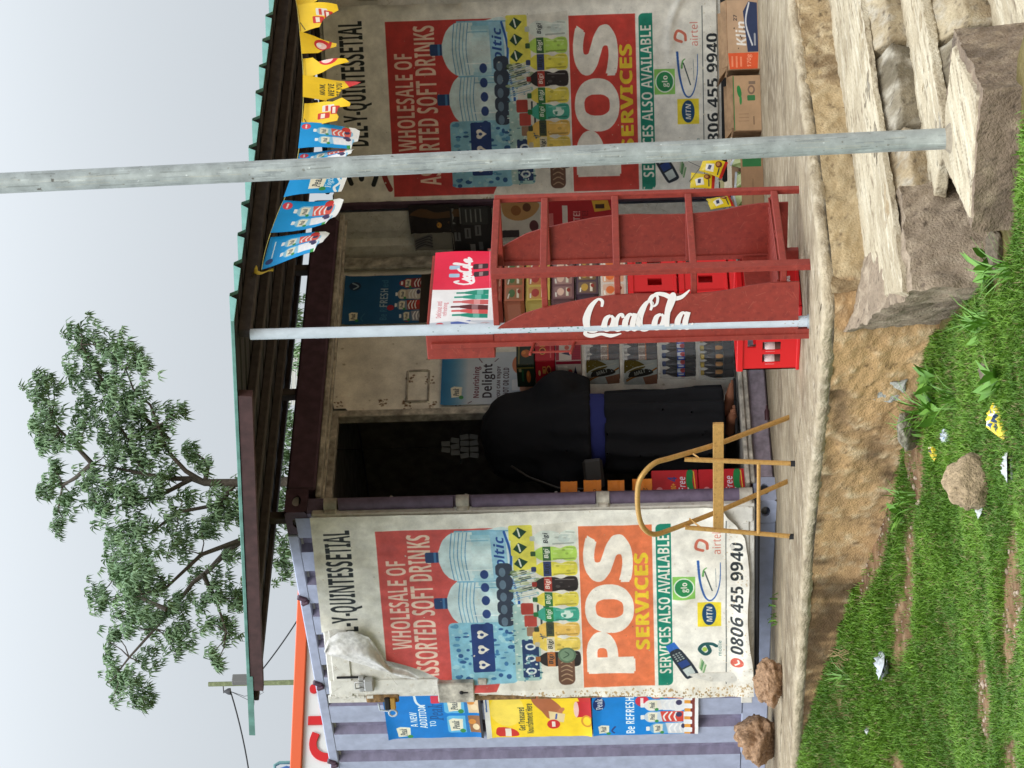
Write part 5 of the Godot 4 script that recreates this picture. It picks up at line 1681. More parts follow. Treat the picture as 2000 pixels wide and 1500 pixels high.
	for q in [[1.045, 1.133, "2", "topmost"], [0.918, 1.011, "Zip", "second"], [0.796, 0.884, "2", "third"], [0.65, 0.754, "Big", "lowest"]]:
		c = Cv.new(64, 48, K(206, 122, 44))
		c.text(q[2], 14, 24, 24 if q[2].length() > 1 else 10, 14, K(60, 40, 28), "Droid Sans", 400, 0.2, -0.08)
		poster("price_card", "orange price card, %s of four beside the hinge post" % q[3], "price card", Transform3D(Basis(Vector3.UP, -0.3), Vector3(0.125, (q[0] + q[1]) / 2, -0.045 + 0.006 * (i % 2))), 0.13, q[1] - q[0], c.done(0.05, 20 + i), 11 + i, 0.004, "orange price cards")
		i += 1
	# --- two red promotion boxes on the floor under them
	c = Cv.new(110, 128, K(196, 34, 44))
	c.ell(22, 18, 12, 10, K(226, 120, 130)); c.ell(34, 20, 11, 9, K(232, 150, 156)); c.text("10+", 34, 52, 24, 15, K(236, 190, 60), "Droid Sans", 700, 0.1); c.text("4", 66, 44, 18, 26, K(60, 64, 140), "Droid Sans", 700, 0.1)
	c.text("Free", 30, 74, 54, 20, K(226, 222, 236), "Droid Sans", 700, 0.15); c.poly(Cv.smooth([Vector2(14, 104), Vector2(60, 96), Vector2(106, 100), Vector2(106, 116), Vector2(60, 114), Vector2(14, 120), Vector2(14, 104)], 4), K(30, 132, 70)); c.line([Vector2(16, 122), Vector2(104, 118)], 3, K(236, 200, 60)); c.line([Vector2(20, 104), Vector2(40, 101)], 4, K(226, 226, 226))
	var pr := printed(c.done(0.05, 30), 0.45)
	var red := mat(K(190, 36, 44), 0.5)
	var bt := thing("carton", "red promotion carton lettered Free, lower of the two by the hinge post", "carton", Vector3(0.215, 0.152, -0.16), -0.1, "red promotion cartons")
	var st2 := S()
	box(st2, Vector3(0, 0.125, 0), Vector3(0.2, 0.248, 0.12), Basis.IDENTITY, 0.004)
	part("body", st2, red, bt)
	st2 = S()
	box(st2, Vector3(0, 0.125, 0.0615), Vector3(0.192, 0.24, 0.0015))
	part("front_panel", st2, pr, bt)
	again(bt, Vector3(0.22, 0.402, -0.165), -0.04, "red promotion carton lettered Free, upper of the two by the hinge post")
	# --- sachets hanging in the dark shop
	t = thing("sachet_strips", "dim hanging strips of small pale sachets inside the dark doorway", "sachets", Vector3(1.2, 1.83, -0.85), -0.72)
	var sm := mat(K(150, 150, 148), 0.4)
	for r in 4:
		for k in [2, 3, 4, 4][r]:
			st2 = S()
			box(st2, Vector3((k - ([2, 3, 4, 4][r] - 1) / 2.0) * 0.036, -r * 0.055, 0.003 * ((k + r) % 3)), Vector3(0.03, 0.05, 0.006), Basis(Vector3.BACK, 0.15 * ((k + r) % 3 - 1)), 0.002)
			part("sachet", st2, sm, t)
	st2 = S()
	box(st2, Vector3(0, -0.085, -0.01), Vector3(0.2, 0.01, 0.01))
	tube(st2, [Vector3(0, 0.02, -0.008), Vector3(0, 0.75, -0.008)], 0.002, 5)
	part("hanger", st2, M.black, t)
	drinks()

# PET bottle 0.19 m tall, standing at the origin
func pet(parent: Node3D, at: Vector3, drink: Material, band: Material, cap: Material) -> void:
	var st := S()
	lathe(st, [Vector2(0, 0), Vector2(0.026, 0.0), Vector2(0.031, 0.008), Vector2(0.03, 0.03), Vector2(0.032, 0.05), Vector2(0.032, 0.11), Vector2(0.027, 0.135), Vector2(0.013, 0.165), Vector2(0.012, 0.175), Vector2(0, 0.175)], 12, Transform3D(Basis.IDENTITY, at))
	var b := part("bottle", st, drink, parent)
	st = S()
	lathe(st, [Vector2(0.0325, 0.062), Vector2(0.0332, 0.063), Vector2(0.0332, 0.104), Vector2(0.0325, 0.105)], 12, Transform3D(Basis.IDENTITY, at))
	part("label_band", st, band, b)
	st = S()
	lathe(st, [Vector2(0.0145, 0.168), Vector2(0.015, 0.186), Vector2(0, 0.188)], 10, Transform3D(Basis.IDENTITY, at))
	part("cap", st, cap, b)

func drinks() -> void:
	var band := func(kind: int) -> Material:
		var c := Cv.new(128, 32, [K(232, 222, 206), K(22, 72, 176), K(40, 44, 42)][kind])
		for k in 4:
			if kind == 0:
				c.rect(k * 32, 0, 32, 12, K(226, 132, 48)); c.text("Maltina", k * 32 + 3, 9, 26, 12, K(90, 52, 30), "Droid Sans", 700, 0.2); c.rect(k * 32 + 4, 24, 20, 4, K(196, 120, 60))
			elif kind == 1:
				c.ell(k * 32 + 12, 16, 8, 8, K(226, 230, 236)); c.ell(k * 32 + 12, 13, 8, 4, K(196, 50, 54)); c.rect(k * 32 + 24, 12, 6, 8, K(216, 222, 234))
			else:
				c.rect(k * 32, 2, 32, 5, K(206, 208, 196)); c.ell(k * 32 + 14, 17, 8, 7, K(196, 140, 66)); c.rect(k * 32 + 4, 26, 24, 4, K(214, 120, 90))
		var m := printed(c.done(0.05, 40 + kind), 0.35)
		m.texture_repeat = true
		return m
	var bands := [band.call(0), band.call(1), band.call(2)]
	var malt := mat(K(58, 38, 28), 0.15)
	var caps := [mat(K(206, 200, 190), 0.4), mat(K(40, 60, 110), 0.4), mat(K(206, 176, 60), 0.4)]
	var c := Cv.new(150, 170, K(190, 196, 192))
	c.poly(Cv.smooth([Vector2(70, 0), Vector2(150, 6), Vector2(150, 60), Vector2(112, 110), Vector2(86, 60), Vector2(70, 0)], 5), K(112, 98, 44)); c.curve([Vector2(74, 10), Vector2(104, 60), Vector2(126, 150)], 7, K(206, 208, 196)); c.curve([Vector2(20, 10), Vector2(46, 50), Vector2(62, 110), Vector2(96, 166)], 9, K(166, 108, 44)); c.curve([Vector2(30, 10), Vector2(56, 50), Vector2(72, 110)], 4, K(96, 70, 36))
	c.poly(Cv.smooth([Vector2(46, 20), Vector2(84, 40), Vector2(96, 120), Vector2(70, 150), Vector2(50, 90), Vector2(46, 20)], 5), K(52, 50, 46)); c.text("MALT", 46, 70, 60, 22, K(176, 178, 166), "Droid Sans", 700, 0.2, 1.2)
	c.poly([Vector2(0, 110), Vector2(44, 96), Vector2(60, 170), Vector2(0, 170)], K(150, 110, 88)); c.specks(40, 1, 3, K(222, 226, 224), 4)
	var wrap := printed(c.done(0.08, 44), 0.25)
	var corner := Vector3(1.168, 0.16, -0.13)
	var info := [[2, "shrink-wrapped pack of dark bottles with yellow caps, lowest of the drinks stack"], [1, "shrink-wrapped pack of blue labelled cola bottles in the drinks stack"], [0, "shrink-wrapped malt drink pack with printed film, below its twin"], [0, "shrink-wrapped malt drink pack with printed film, under the white and red carton"]]
	var y := corner.y
	for k in 4:
		var kind: int = info[k][0]
		var h := [0.215, 0.215, 0.212, 0.212][k] as float
		var t := thing("drinks_pack", info[k][1], "drinks pack", Vector3(corner.x + 0.105 + 0.006 * sin(k * 2.0), y, corner.z - 0.085 - 0.005 * cos(k * 3.0)), 0.03 * sin(k * 1.7), "drinks packs stacked in the kiosk")
		for a in 3:
			for b in 3:
				if a == 1 and b == 1 and kind != 1:
					continue
				pet(t, Vector3((a - 1) * 0.067, 0, (b - 1) * 0.064 - 0.004), malt if kind == 0 else M.cola, bands[kind], caps[[0, 1, 2][kind]])
		var st := S()
		var f := func(u: float, v: float) -> Vector3:
			var a := TAU * u
			var q := Vector3(clampf(cos(a) * 1.5, -1, 1) * 0.104, 0, clampf(sin(a) * 1.5, -1, 1) * 0.1)
			var yy := 0.002 + v * (h - 0.016)
			var pinch := 1.0 - 0.05 * sin(PI * v) - 0.1 * pow(v, 6) + 0.02 * NF.get_noise_2d(u * 400, v * 200 + k * 90)
			return Vector3(q.x * pinch, yy, q.z * pinch)
		grid(st, 40, 10, f, null, true)
		part("film", st, M.film, t)
		if kind == 0:
			st = S()
			var fp := func(u: float, v: float) -> Vector3:
				return Vector3(-0.107 - 0.004 * sin(PI * v) + 0.003 * NF.get_noise_2d(u * 200, v * 200), (1.0 - v) * 0.185 + 0.004, lerpf(-0.1, 0.1, u))
			grid(st, 8, 8, fp)
			part("printed_film", st, wrap, t)
		y += h
	# cartons on top
	var cart := func(label: String, hh: float, face_tex: Texture2D, body: Color, at: Vector3, turn: float) -> void:
		var t := thing("carton", label, "carton", at, turn, "cartons on the drinks stack")
		var st := S()
		box(st, Vector3(0, hh / 2, 0), Vector3(0.24, hh - 0.003, 0.19), Basis.IDENTITY, 0.003)
		part("body", st, mat(body, 0.55), t)
		st = S()
		box(st, Vector3(0, hh / 2, 0.0955), Vector3(0.232, hh - 0.01, 0.0012))
		part("front_print", st, printed(face_tex, 0.45), t)
		st = S()
		box(st, Vector3(-0.1205, hh / 2, 0), Vector3(0.0012, hh - 0.01, 0.182))
		part("side_print", st, printed(face_tex, 0.45), t)
	c = Cv.new(128, 64, K(196, 186, 178))
	c.rect(0, 0, 128, 8, K(150, 30, 54)); c.rect(0, 40, 128, 24, K(150, 30, 54)); c.rect(70, 12, 50, 24, K(226, 218, 210)); c.poly([Vector2(20, 36), Vector2(30, 14), Vector2(40, 36)], K(40, 44, 76)); c.ell(56, 28, 10, 6, K(190, 90, 80))
	for k in 12:
		c.line([Vector2(4 + k * 10.5, 42), Vector2(4 + k * 10.5, 62)], 2, K(120, 22, 44))
	cart.call("white and maroon carton resting on the malt drink packs", 0.15, c.done(0.05, 51), K(180, 160, 156), Vector3(corner.x + 0.115, y, corner.z - 0.09), 0.05)
	y += 0.15
	c = Cv.new(128, 64, K(178, 28, 44))
	c.ell(40, 24, 16, 12, K(206, 160, 80)); c.ell(40, 24, 12, 8, K(110, 30, 34)); c.rect(60, 14, 22, 20, K(204, 150, 74)); c.rect(64, 18, 14, 4, K(140, 30, 40)); c.ell(104, 32, 8, 8, K(220, 190, 120)); c.line([Vector2(10, 52), Vector2(90, 50)], 4, K(210, 110, 110))
	cart.call("red carton with a gold emblem in the drinks stack", 0.115, c.done(0.05, 52), K(160, 28, 42), Vector3(corner.x + 0.12, y, corner.z - 0.085), 0.02)
	y += 0.115
	c = Cv.new(128, 64, K(34, 46, 34))
	c.line([Vector2(0, 8), Vector2(128, 8)], 3, K(150, 130, 60)); c.ell(44, 34, 16, 18, K(176, 96, 50)); c.ell(48, 26, 8, 8, K(206, 130, 66)); c.rect(80, 14, 14, 34, K(40, 90, 60)); c.rect(96, 10, 20, 10, K(160, 150, 110))
	cart.call("dark green carton with an orange fruit, topmost of the drinks stack", 0.105, c.done(0.05, 53), K(40, 52, 38), Vector3(corner.x + 0.11, y, corner.z - 0.09), -0.03)

	# --- red bottle crates stacked behind the rack, with bundles of snacks on top
	var cr := crate_thing("red bottle crate, lowest of the stack behind the rack", Vector3(0.53, 0.0, 1.06), 0.06, 0.25, 0.42, 0.3)
	again(cr, Vector3(0.54, 0.252, 1.07), 0.03, "red bottle crate in the middle of the stack behind the rack")
	again(cr, Vector3(0.53, 0.504, 1.06), 0.07, "red bottle crate, topmost of the stack, carrying snack cartons")
	var yy := 0.757
	var rows := [[0.14, K(214, 200, 190), K(220, 110, 50), "orange and white"], [0.12, K(84, 64, 76), K(190, 150, 60), "dark purple"], [0.12, K(120, 84, 88), K(226, 190, 170), "dull mauve"], [0.13, K(206, 180, 90), K(176, 60, 50), "yellow"], [0.11, K(190, 110, 80), K(80, 110, 60), "brown and green"], [0.09, K(164, 70, 60), K(226, 214, 190), "reddish"]]
	for k in rows.size():
		var r: Array = rows[k]
		c = Cv.new(128, 48, r[1])
		var g := RandomNumberGenerator.new()
		g.seed = 90 + k
		for q in 4:
			c.rrect(3 + q * 32, 4, 27, 40, 4, (r[1] as Color).lerp(r[2], 0.25 + 0.2 * (q % 2)))
			c.ell(16 + q * 32, 18, 9, 8, r[2]); c.rect(6 + q * 32, 30, 20, 6, K(226, 218, 200)); c.ell(20 + q * 32, 36, 5, 4, K(150, 54, 44))
			c.line([Vector2(5 + q * 32, 8), Vector2(14 + q * 32, 6 + g.randf() * 6)], 3, K(236, 232, 222))
		var t := thing("snack_bundle", "%s bundle of snack packets stacked on the red crates behind the rack" % r[3], "snack bundle", Vector3(0.52 + 0.012 * sin(k * 2.2), yy, 1.07), 0.05 * sin(k * 1.3), "snack bundles on the crates")
		var st := S()
		box(st, Vector3(0, r[0] / 2, 0), Vector3(0.4, r[0] - 0.006, 0.26), Basis.IDENTITY, 0.02)
		part("packets", st, mat((r[1] as Color).darkened(0.15), 0.4), t)
		st = S()
		var fr := func(u: float, v: float) -> Vector3: return Vector3(lerpf(-0.195, 0.195, u), (1.0 - v) * (r[0] - 0.014) + 0.004, 0.132 + 0.006 * absf(sin(u * PI * 4.0)) * sin(PI * v))
		grid(st, 24, 6, fr)
		part("front_print", st, printed(c.done(0.08, 70 + k), 0.35), t)
		yy += r[0]

# rectangular holes in a plate: size w by h in the plane of bx, by; holes are Rect2 from the lower left corner
func plate(st: SurfaceTool, o: Vector3, ux: Vector3, uy: Vector3, w: float, h: float, th: float, holes: Array) -> void:
	st.set_smooth_group(-1)
	var xs := [0.0, w]
	var ys := [0.0, h]
	for r in holes:
		xs.append_array([r.position.x, r.end.x]); ys.append_array([r.position.y, r.end.y])
	xs.sort(); ys.sort()
	var n := ux.cross(uy)
	var solid := func(i: int, j: int) -> bool:
		if i < 0 or j < 0 or i >= xs.size() - 1 or j >= ys.size() - 1:
			return false
		var p := Vector2((xs[i] + xs[i + 1]) / 2, (ys[j] + ys[j + 1]) / 2)
		for r in holes:
			if r.has_point(p):
				return false
		return true
	var P := func(i: int, j: int, k: float) -> Vector3: return o + ux * xs[i] + uy * ys[j] + n * (k * th)
	for i in xs.size() - 1:
		for j in ys.size() - 1:
			if xs[i + 1] - xs[i] < 1e-5 or ys[j + 1] - ys[j] < 1e-5 or not solid.call(i, j):
				continue
			for k in [0.0, 1.0]:
				face(st, [P.call(i, j, k), P.call(i + 1, j, k), P.call(i + 1, j + 1, k), P.call(i, j + 1, k)], n * (k * 2 - 1))
			if not solid.call(i - 1, j):
				face(st, [P.call(i, j, 0.0), P.call(i, j + 1, 0.0), P.call(i, j + 1, 1.0), P.call(i, j, 1.0)], -ux)
			if not solid.call(i + 1, j):
				face(st, [P.call(i + 1, j, 0.0), P.call(i + 1, j + 1, 0.0), P.call(i + 1, j + 1, 1.0), P.call(i + 1, j, 1.0)], ux)
			if not solid.call(i, j - 1):
				face(st, [P.call(i, j, 0.0), P.call(i + 1, j, 0.0), P.call(i + 1, j, 1.0), P.call(i, j, 1.0)], -uy)
			if not solid.call(i, j + 1):
				face(st, [P.call(i, j + 1, 0.0), P.call(i + 1, j + 1, 0.0), P.call(i + 1, j + 1, 1.0), P.call(i, j + 1, 1.0)], uy)

# bottle crate: long faces along local x (w), short faces along z (d)
func crate_thing(label: String, at: Vector3, turn: float, h: float, w: float, d: float) -> Node3D:
	var t := thing("bottle_crate", label, "crate", at, turn, "red bottle crates")
	var holes := func(l: float) -> Array:
		var o := [Rect2(l * 0.36, h * 0.68, l * 0.28, h * 0.13)]
		for k in 4:
			o.append(Rect2(l * (0.12 + 0.2 * k), h * 0.3, l * 0.13, h * 0.28))
		return o
	var st := S()
	plate(st, Vector3(-w / 2, 0.004, d / 2 - 0.008), Vector3.RIGHT, Vector3.UP, w, h - 0.01, 0.008, holes.call(w))
	plate(st, Vector3(w / 2, 0.004, -d / 2 + 0.008), Vector3.LEFT, Vector3.UP, w, h - 0.01, 0.008, holes.call(w))
	plate(st, Vector3(-w / 2 + 0.008, 0.004, -d / 2), Vector3.BACK, Vector3.UP, d, h - 0.01, 0.008, holes.call(d))
	plate(st, Vector3(w / 2 - 0.008, 0.004, d / 2), Vector3.FORWARD, Vector3.UP, d, h - 0.01, 0.008, holes.call(d))
	box(st, Vector3(0, 0.008, 0), Vector3(w - 0.02, 0.008, d - 0.02))
	part("shell", st, M.crate, t)
	st = S()
	for s in [-1.0, 1.0]:
		box(st, Vector3(0, h - 0.018, s * (d / 2 + 0.001)), Vector3(w + 0.012, 0.03, 0.012), Basis.IDENTITY, 0.004)
		box(st, Vector3(s * (w / 2 + 0.001), h - 0.018, 0), Vector3(0.012, 0.03, d - 0.012), Basis.IDENTITY, 0.004)
		box(st, Vector3(0, 0.012, s * (d / 2 + 0.001)), Vector3(w + 0.008, 0.016, 0.01), Basis.IDENTITY, 0.003)
		box(st, Vector3(s * (w / 2 + 0.001), 0.012, 0), Vector3(0.01, 0.016, d - 0.012), Basis.IDENTITY, 0.003)
	part("rim", st, M.crate, t)
	# script mark on the front and side
	for q in [[Transform3D(Basis.IDENTITY, Vector3(w * 0.32, h * 0.16, d / 2 + 0.004)), 0.1], [Transform3D(Basis(Vector3(0, 0, 1), Vector3.UP, Vector3(-1, 0, 0)), Vector3(-w / 2 - 0.004, h * 0.16, 0)), 0.1]]:
		st = S()
		script_word(st, q[0], q[1])
		part("mark", st, M.mark, t)
	return t

# ---------------------------------------------------------------- lettering in script, laid out as flat ribbons
func ribbon(st: SurfaceTool, xf: Transform3D, pts: Array, w: Array, k: float, lift := 0.0) -> void:
	var p := Cv.smooth(pts, 6)
	var n := p.size()
	st.set_smooth_group(-1)
	var prev := []
	for i in n:
		var d: Vector2 = (p[mini(n - 1, i + 1)] - p[maxi(0, i - 1)]).normalized()
		var wi := float(i) / (n - 1) * (w.size() - 1)
		var a := mini(int(wi), w.size() - 2)
		var ww: float = lerpf(w[a], w[a + 1], wi - a) * 0.66 + 0.002
		var o := d.orthogonal() * ww
		var e := [xf * Vector3((p[i].x + o.x) * k, (p[i].y + o.y) * k, lift + 0.0002 * sin(i)), xf * Vector3((p[i].x - o.x) * k, (p[i].y - o.y) * k, lift + 0.0002 * sin(i))]
		if i > 0:
			face(st, [prev[0], prev[1], e[1], e[0]], xf.basis.z)
		prev = e

# the cola script, one unit long
func script_word(st: SurfaceTool, xf: Transform3D, k: float) -> void:
	var V := func(l: Array) -> Array:
		var o := []
		for i in range(0, l.size(), 2):
			o.append(Vector2(l[i] - 0.5, l[i + 1]))
		return o
	ribbon(st, xf, V.call([0.17, 0.25, 0.175, 0.31, 0.135, 0.325, 0.075, 0.25, 0.035, 0.13, 0.045, 0.03, 0.1, 0.0, 0.16, 0.045, 0.2, 0.1]), [0.012, 0.02, 0.016, 0.034, 0.046, 0.036, 0.022, 0.012, 0.008], k, 0.0)
	ribbon(st, xf, V.call([0.045, 0.03, 0.02, -0.02, 0.07, -0.045, 0.16, -0.03, 0.24, -0.05, 0.33, -0.03]), [0.01, 0.024, 0.03, 0.018, 0.026, 0.004], k, 0.0005)
	for q in [[0.225, 0.075], [0.655, 0.075]]:
		ribbon(st, xf, V.call([q[0] + 0.02, q[1] + 0.085, q[0] - 0.02, q[1] + 0.055, q[0] - 0.04, q[1] - 0.03, q[0] - 0.015, q[1] - 0.07, q[0] + 0.025, q[1] - 0.02, q[0] + 0.04, q[1] + 0.05, q[0] + 0.02, q[1] + 0.085]), [0.014, 0.03, 0.036, 0.016, 0.026, 0.022, 0.014], k, 0.001)
	ribbon(st, xf, V.call([0.35, 0.13, 0.34, 0.165, 0.31, 0.15, 0.28, 0.07, 0.295, 0.01, 0.335, 0.02, 0.365, 0.06]), [0.016, 0.022, 0.02, 0.036, 0.03, 0.014, 0.008], k, 0.0005)
	for q in [0.395, 0.845]:
		ribbon(st, xf, V.call([q + 0.045, 0.15, q + 0.01, 0.165, q - 0.025, 0.1, q - 0.03, 0.03, q, 0.005, q + 0.03, 0.06, q + 0.05, 0.13]), [0.012, 0.02, 0.036, 0.034, 0.014, 0.012, 0.01], k, 0.001)
		ribbon(st, xf, V.call([q + 0.06, 0.175, q + 0.035, 0.07, q + 0.045, 0.01, q + 0.08, 0.025, q + 0.1, 0.06]), [0.03, 0.034, 0.028, 0.014, 0.006], k, 0.0015)
	ribbon(st, xf, V.call([0.468, 0.115, 0.492, 0.125]), [0.028, 0.03], k, 0.001)
	ribbon(st, xf, V.call([0.585, 0.2, 0.6, 0.27, 0.565, 0.29, 0.52, 0.22, 0.485, 0.11, 0.5, 0.02, 0.55, 0.0, 0.6, 0.04]), [0.012, 0.02, 0.018, 0.036, 0.046, 0.034, 0.018, 0.008], k, 0.0)
	ribbon(st, xf, V.call([0.565, 0.29, 0.6, 0.35, 0.645, 0.34, 0.64, 0.27, 0.605, 0.245, 0.59, 0.3, 0.63, 0.365, 0.7, 0.36, 0.78, 0.32, 0.85, 0.33, 0.92, 0.4]), [0.012, 0.018, 0.016, 0.014, 0.012, 0.012, 0.02, 0.03, 0.034, 0.026, 0.004], k, 0.002)
	ribbon(st, xf, V.call([0.7, 0.06, 0.74, 0.17, 0.785, 0.3, 0.79, 0.36, 0.765, 0.35, 0.735, 0.22, 0.72, 0.07, 0.74, 0.01, 0.78, 0.05]), [0.01, 0.014, 0.02, 0.014, 0.02, 0.034, 0.034, 0.018, 0.006], k, 0.0025)

func rack() -> void:
	var t := thing("display_rack", "empty dark red soft drink display rack with bottle-shaped side panels", "display rack", Vector3(-0.712, 0.0, 2.61), 0.197)
	var m: Material = M.red_rack
	# front frame
	for x in [-0.305, 0.305]:
		var st := S()
		box(st, Vector3(x + (0.008 if x < 0 else 0.0), 0.665, 0), Vector3(0.052 if x < 0 else 0.03, 1.33, 0.026), Basis.IDENTITY, 0.003)
		part("post", st, m, t)
	for y in [1.318, 1.11, 0.805, 0.487, 0.115]:
		var st := S()
		box(st, Vector3(0, y, 0), Vector3(0.57, 0.03, 0.024), Basis.IDENTITY, 0.003)
		part("rail", st, m, t)
	for x in [-0.3, 0.3]:
		for y in [1.318, 1.11, 0.805, 0.487, 0.115]:
			var st := S()
			box(st, Vector3(x, y - 0.001, -0.175), Vector3(0.022, 0.026, 0.325), Basis.IDENTITY, 0.003)
			part("side_rail", st, m, t)
	# bottle-shaped side panels
	var curve := [[1.33, -0.27], [1.28, -0.235], [1.2, -0.19], [1.12, -0.163], [1.0, -0.137], [0.9, -0.118], [0.81, -0.108], [0.72, -0.106], [0.62, -0.112], [0.5, -0.114], [0.4, -0.108], [0.33, -0.098], [0.25, -0.08], [0.17, -0.07], [0.05, -0.068]]
	for x in [-0.318, 0.318]:
		var st := S()
		st.set_smooth_group(-1)
		for i in curve.size() - 1:
			var a := Vector3(x - 0.004, curve[i][0], curve[i][1])
			var b := Vector3(x - 0.004, curve[i + 1][0], curve[i + 1][1])
			var c := Vector3(b.x, b.y, -0.345)
			var d := Vector3(a.x, a.y, -0.345)
			var w := Vector3(0.008, 0, 0)
			face(st, [a, b, c, d], Vector3.LEFT)
			face(st, [a + w, b + w, c + w, d + w], Vector3.RIGHT)
			face(st, [a, b, b + w, a + w], Vector3.BACK)
			face(st, [d, c, c + w, d + w], Vector3.FORWARD)
		var p := part("side_panel", st, m, t)
		if x < 0:
			p.set_meta("label", "left side panel with white cola script")
			st = S()
			# the script reads downwards, tops of the letters towards the front
			script_word(st, Transform3D(Basis(Vector3.DOWN, Vector3.BACK, Vector3.LEFT), Vector3(-0.3245, 0.71, -0.285)), 0.49)
			part("lettering", st, M.mark, p)
		st = S()
		box(st, Vector3(x, 0.8, -0.338), Vector3(0.026, 1.6, 0.024), Basis.IDENTITY, 0.003)
		part("rear_post", st, m, t)
	for q in [Vector3(-0.37, 1.17, -0.335), Vector3(-0.37, 1.0, -0.335)]:
		var st := S()
		box(st, q, Vector3(0.09, 0.012, 0.012), Basis(Vector3.BACK, -0.2), 0.003)
		part("hook", st, m, t)
	var sb := S()
	box(sb, Vector3(-0.395, 1.085, -0.335), Vector3(0.012, 0.17, 0.006), Basis.IDENTITY, 0.002)
	part("price_strip", sb, m, t)
	# bottom shelf of thin rods with diagonal braces
	var st := S()
	for i in 7:
		tube(st, [Vector3(-0.29, 0.135, -0.03 - i * 0.048), Vector3(0.29, 0.135, -0.03 - i * 0.048)], 0.005, 6)
	stuff(part("shelf_rods", st, m, t))
	for q in [[-0.29, -0.02], [0.02, 0.29], [0.29, 0.0]]:
		st = S()
		bar(st, Vector3(q[0], 0.125, -0.3), Vector3(q[1], 0.125, -0.02), 0.014, 0.014)
		part("brace", st, m, t)
	st = S()
	box(st, Vector3(0, 0.19, -0.34), Vector3(0.6, 0.12, 0.012), Basis.IDENTITY, 0.003)
	part("kick_plate", st, m, t)
	for x in [-0.31, 0.31]:
		st = S()
		box(st, Vector3(x, 0.03, -0.33), Vector3(0.03, 0.06, 0.05), Basis.IDENTITY, 0.003)
		part("foot", st, m, t)
	# header card
	st = S()
	box(st, Vector3(0.0, 1.475, -0.35), Vector3(0.63, 0.29, 0.13), Basis.IDENTITY, 0.004)
	var hd := part("header_box", st, m, t)
	var c := Cv.new(300, 140, K(226, 34, 70))
	c.rect(0, 0, 158, 140, K(236, 234, 236))
	c.poly([Vector2(0, 0), Vector2(28, 0), Vector2(36, 140), Vector2(0, 140)], K(196, 202, 212)); c.poly([Vector2(0, 50), Vector2(26, 46), Vector2(34, 90), Vector2(0, 80)], K(70, 96, 170)); c.ell(14, 22, 12, 10, K(196, 60, 72)); c.curve([Vector2(2, 132), Vector2(20, 100), Vector2(34, 60)], 8, K(226, 228, 234)); c.ell(16, 122, 12, 12, K(190, 170, 176))
	c.text("Delicious and", 46, 12, 64, 12, K(196, 66, 78), "Droid Sans", 400); c.text("refreshing", 52, 26, 52, 13, K(196, 66, 78), "Droid Sans", 400)
	for q in [[46, 46, K(20, 140, 118)], [62, 44, K(214, 84, 84)], [78, 42, K(96, 36, 40)], [98, 46, K(206, 96, 96)], [118, 48, K(20, 148, 124)], [136, 52, K(22, 136, 112)]]:
		c.rrect(q[0] + 4, q[1], 7, 26, 2, q[2]); c.poly([Vector2(q[0] + 3, q[1] + 22), Vector2(q[0] + 12, q[1] + 22), Vector2(q[0] + 17, q[1] + 44), Vector2(q[0] + 16, 126), Vector2(q[0] - 1, 126), Vector2(q[0] - 2, q[1] + 44)], q[2]); c.rect(q[0] - 1, q[1] + 48, 17, 14, (q[2] as Color).lightened(0.35)); c.rect(q[0] + 4, q[1] - 4, 7, 6, K(230, 230, 230))
	# red half: bottles, caps and the script, drawn as strokes
	for q in [[206, 60], [236, 58]]:
		c.rrect(q[0], q[1] + 30, 20, 34, 4, K(50, 22, 26)); c.rect(q[0] + 2, q[1] + 42, 16, 9, K(150, 120, 120)); c.rrect(q[0] + 3, 34, 14, 24, 3, K(166, 196, 220))
	var lg := [[0.17, 0.25, 0.135, 0.325, 0.075, 0.25, 0.035, 0.13, 0.045, 0.03, 0.1, 0.0, 0.2, 0.1], [0.24, 0.16, 0.19, 0.06, 0.22, 0.0, 0.265, 0.1, 0.24, 0.16], [0.35, 0.15, 0.29, 0.1, 0.3, 0.01, 0.365, 0.06], [0.44, 0.15, 0.37, 0.1, 0.39, 0.0, 0.45, 0.14, 0.44, 0.02, 0.49, 0.05], [0.6, 0.27, 0.52, 0.22, 0.485, 0.11, 0.5, 0.02, 0.6, 0.04], [0.67, 0.16, 0.62, 0.06, 0.65, 0.0, 0.7, 0.1, 0.67, 0.16], [0.7, 0.06, 0.785, 0.3, 0.765, 0.35, 0.72, 0.07, 0.78, 0.05], [0.89, 0.15, 0.82, 0.1, 0.84, 0.0, 0.9, 0.14, 0.89, 0.02, 0.95, 0.06], [0.03, 0.0, 0.1, -0.06, 0.3, -0.04]]
	for s in lg:
		var p := []
		for i in range(0, s.size(), 2):
			p.append(Vector2(176 + s[i] * 108, 84 - s[i + 1] * 110))
		c.curve(p, 6.5, K(240, 236, 236))
	c.line([Vector2(160, 128), Vector2(300, 124)], 1.5, K(240, 120, 140))
	st = S()
	var f := func(u: float, v: float) -> Vector3: return Vector3(lerpf(-0.308, 0.3, u), 1.605 - 0.272 * v, -0.272 + 0.006 * sin(u * 7.0) * sin(v * 4.0) + 0.012 * pow(absf(u - 0.52) * 2.0, 8.0))
	grid(st, 30, 12, f)
	part("header_card", st, printed(c.done(0.04, 80), 0.35), hd, "red and white printed header card")

# ---------------------------------------------------------------- things standing in front
func rounded_u(pts: Array) -> Array:
	var o := []
	for i in pts.size() - 1:
		var a: Vector3 = pts[maxi(0, i - 1)]
		var b: Vector3 = pts[i]
		var c: Vector3 = pts[i + 1]
		var d: Vector3 = pts[mini(pts.size() - 1, i + 2)]
		for k in 6:
			o.append(b.cubic_interpolate(c, a, d, k / 6.0))
	o.append(pts[-1])
	return o

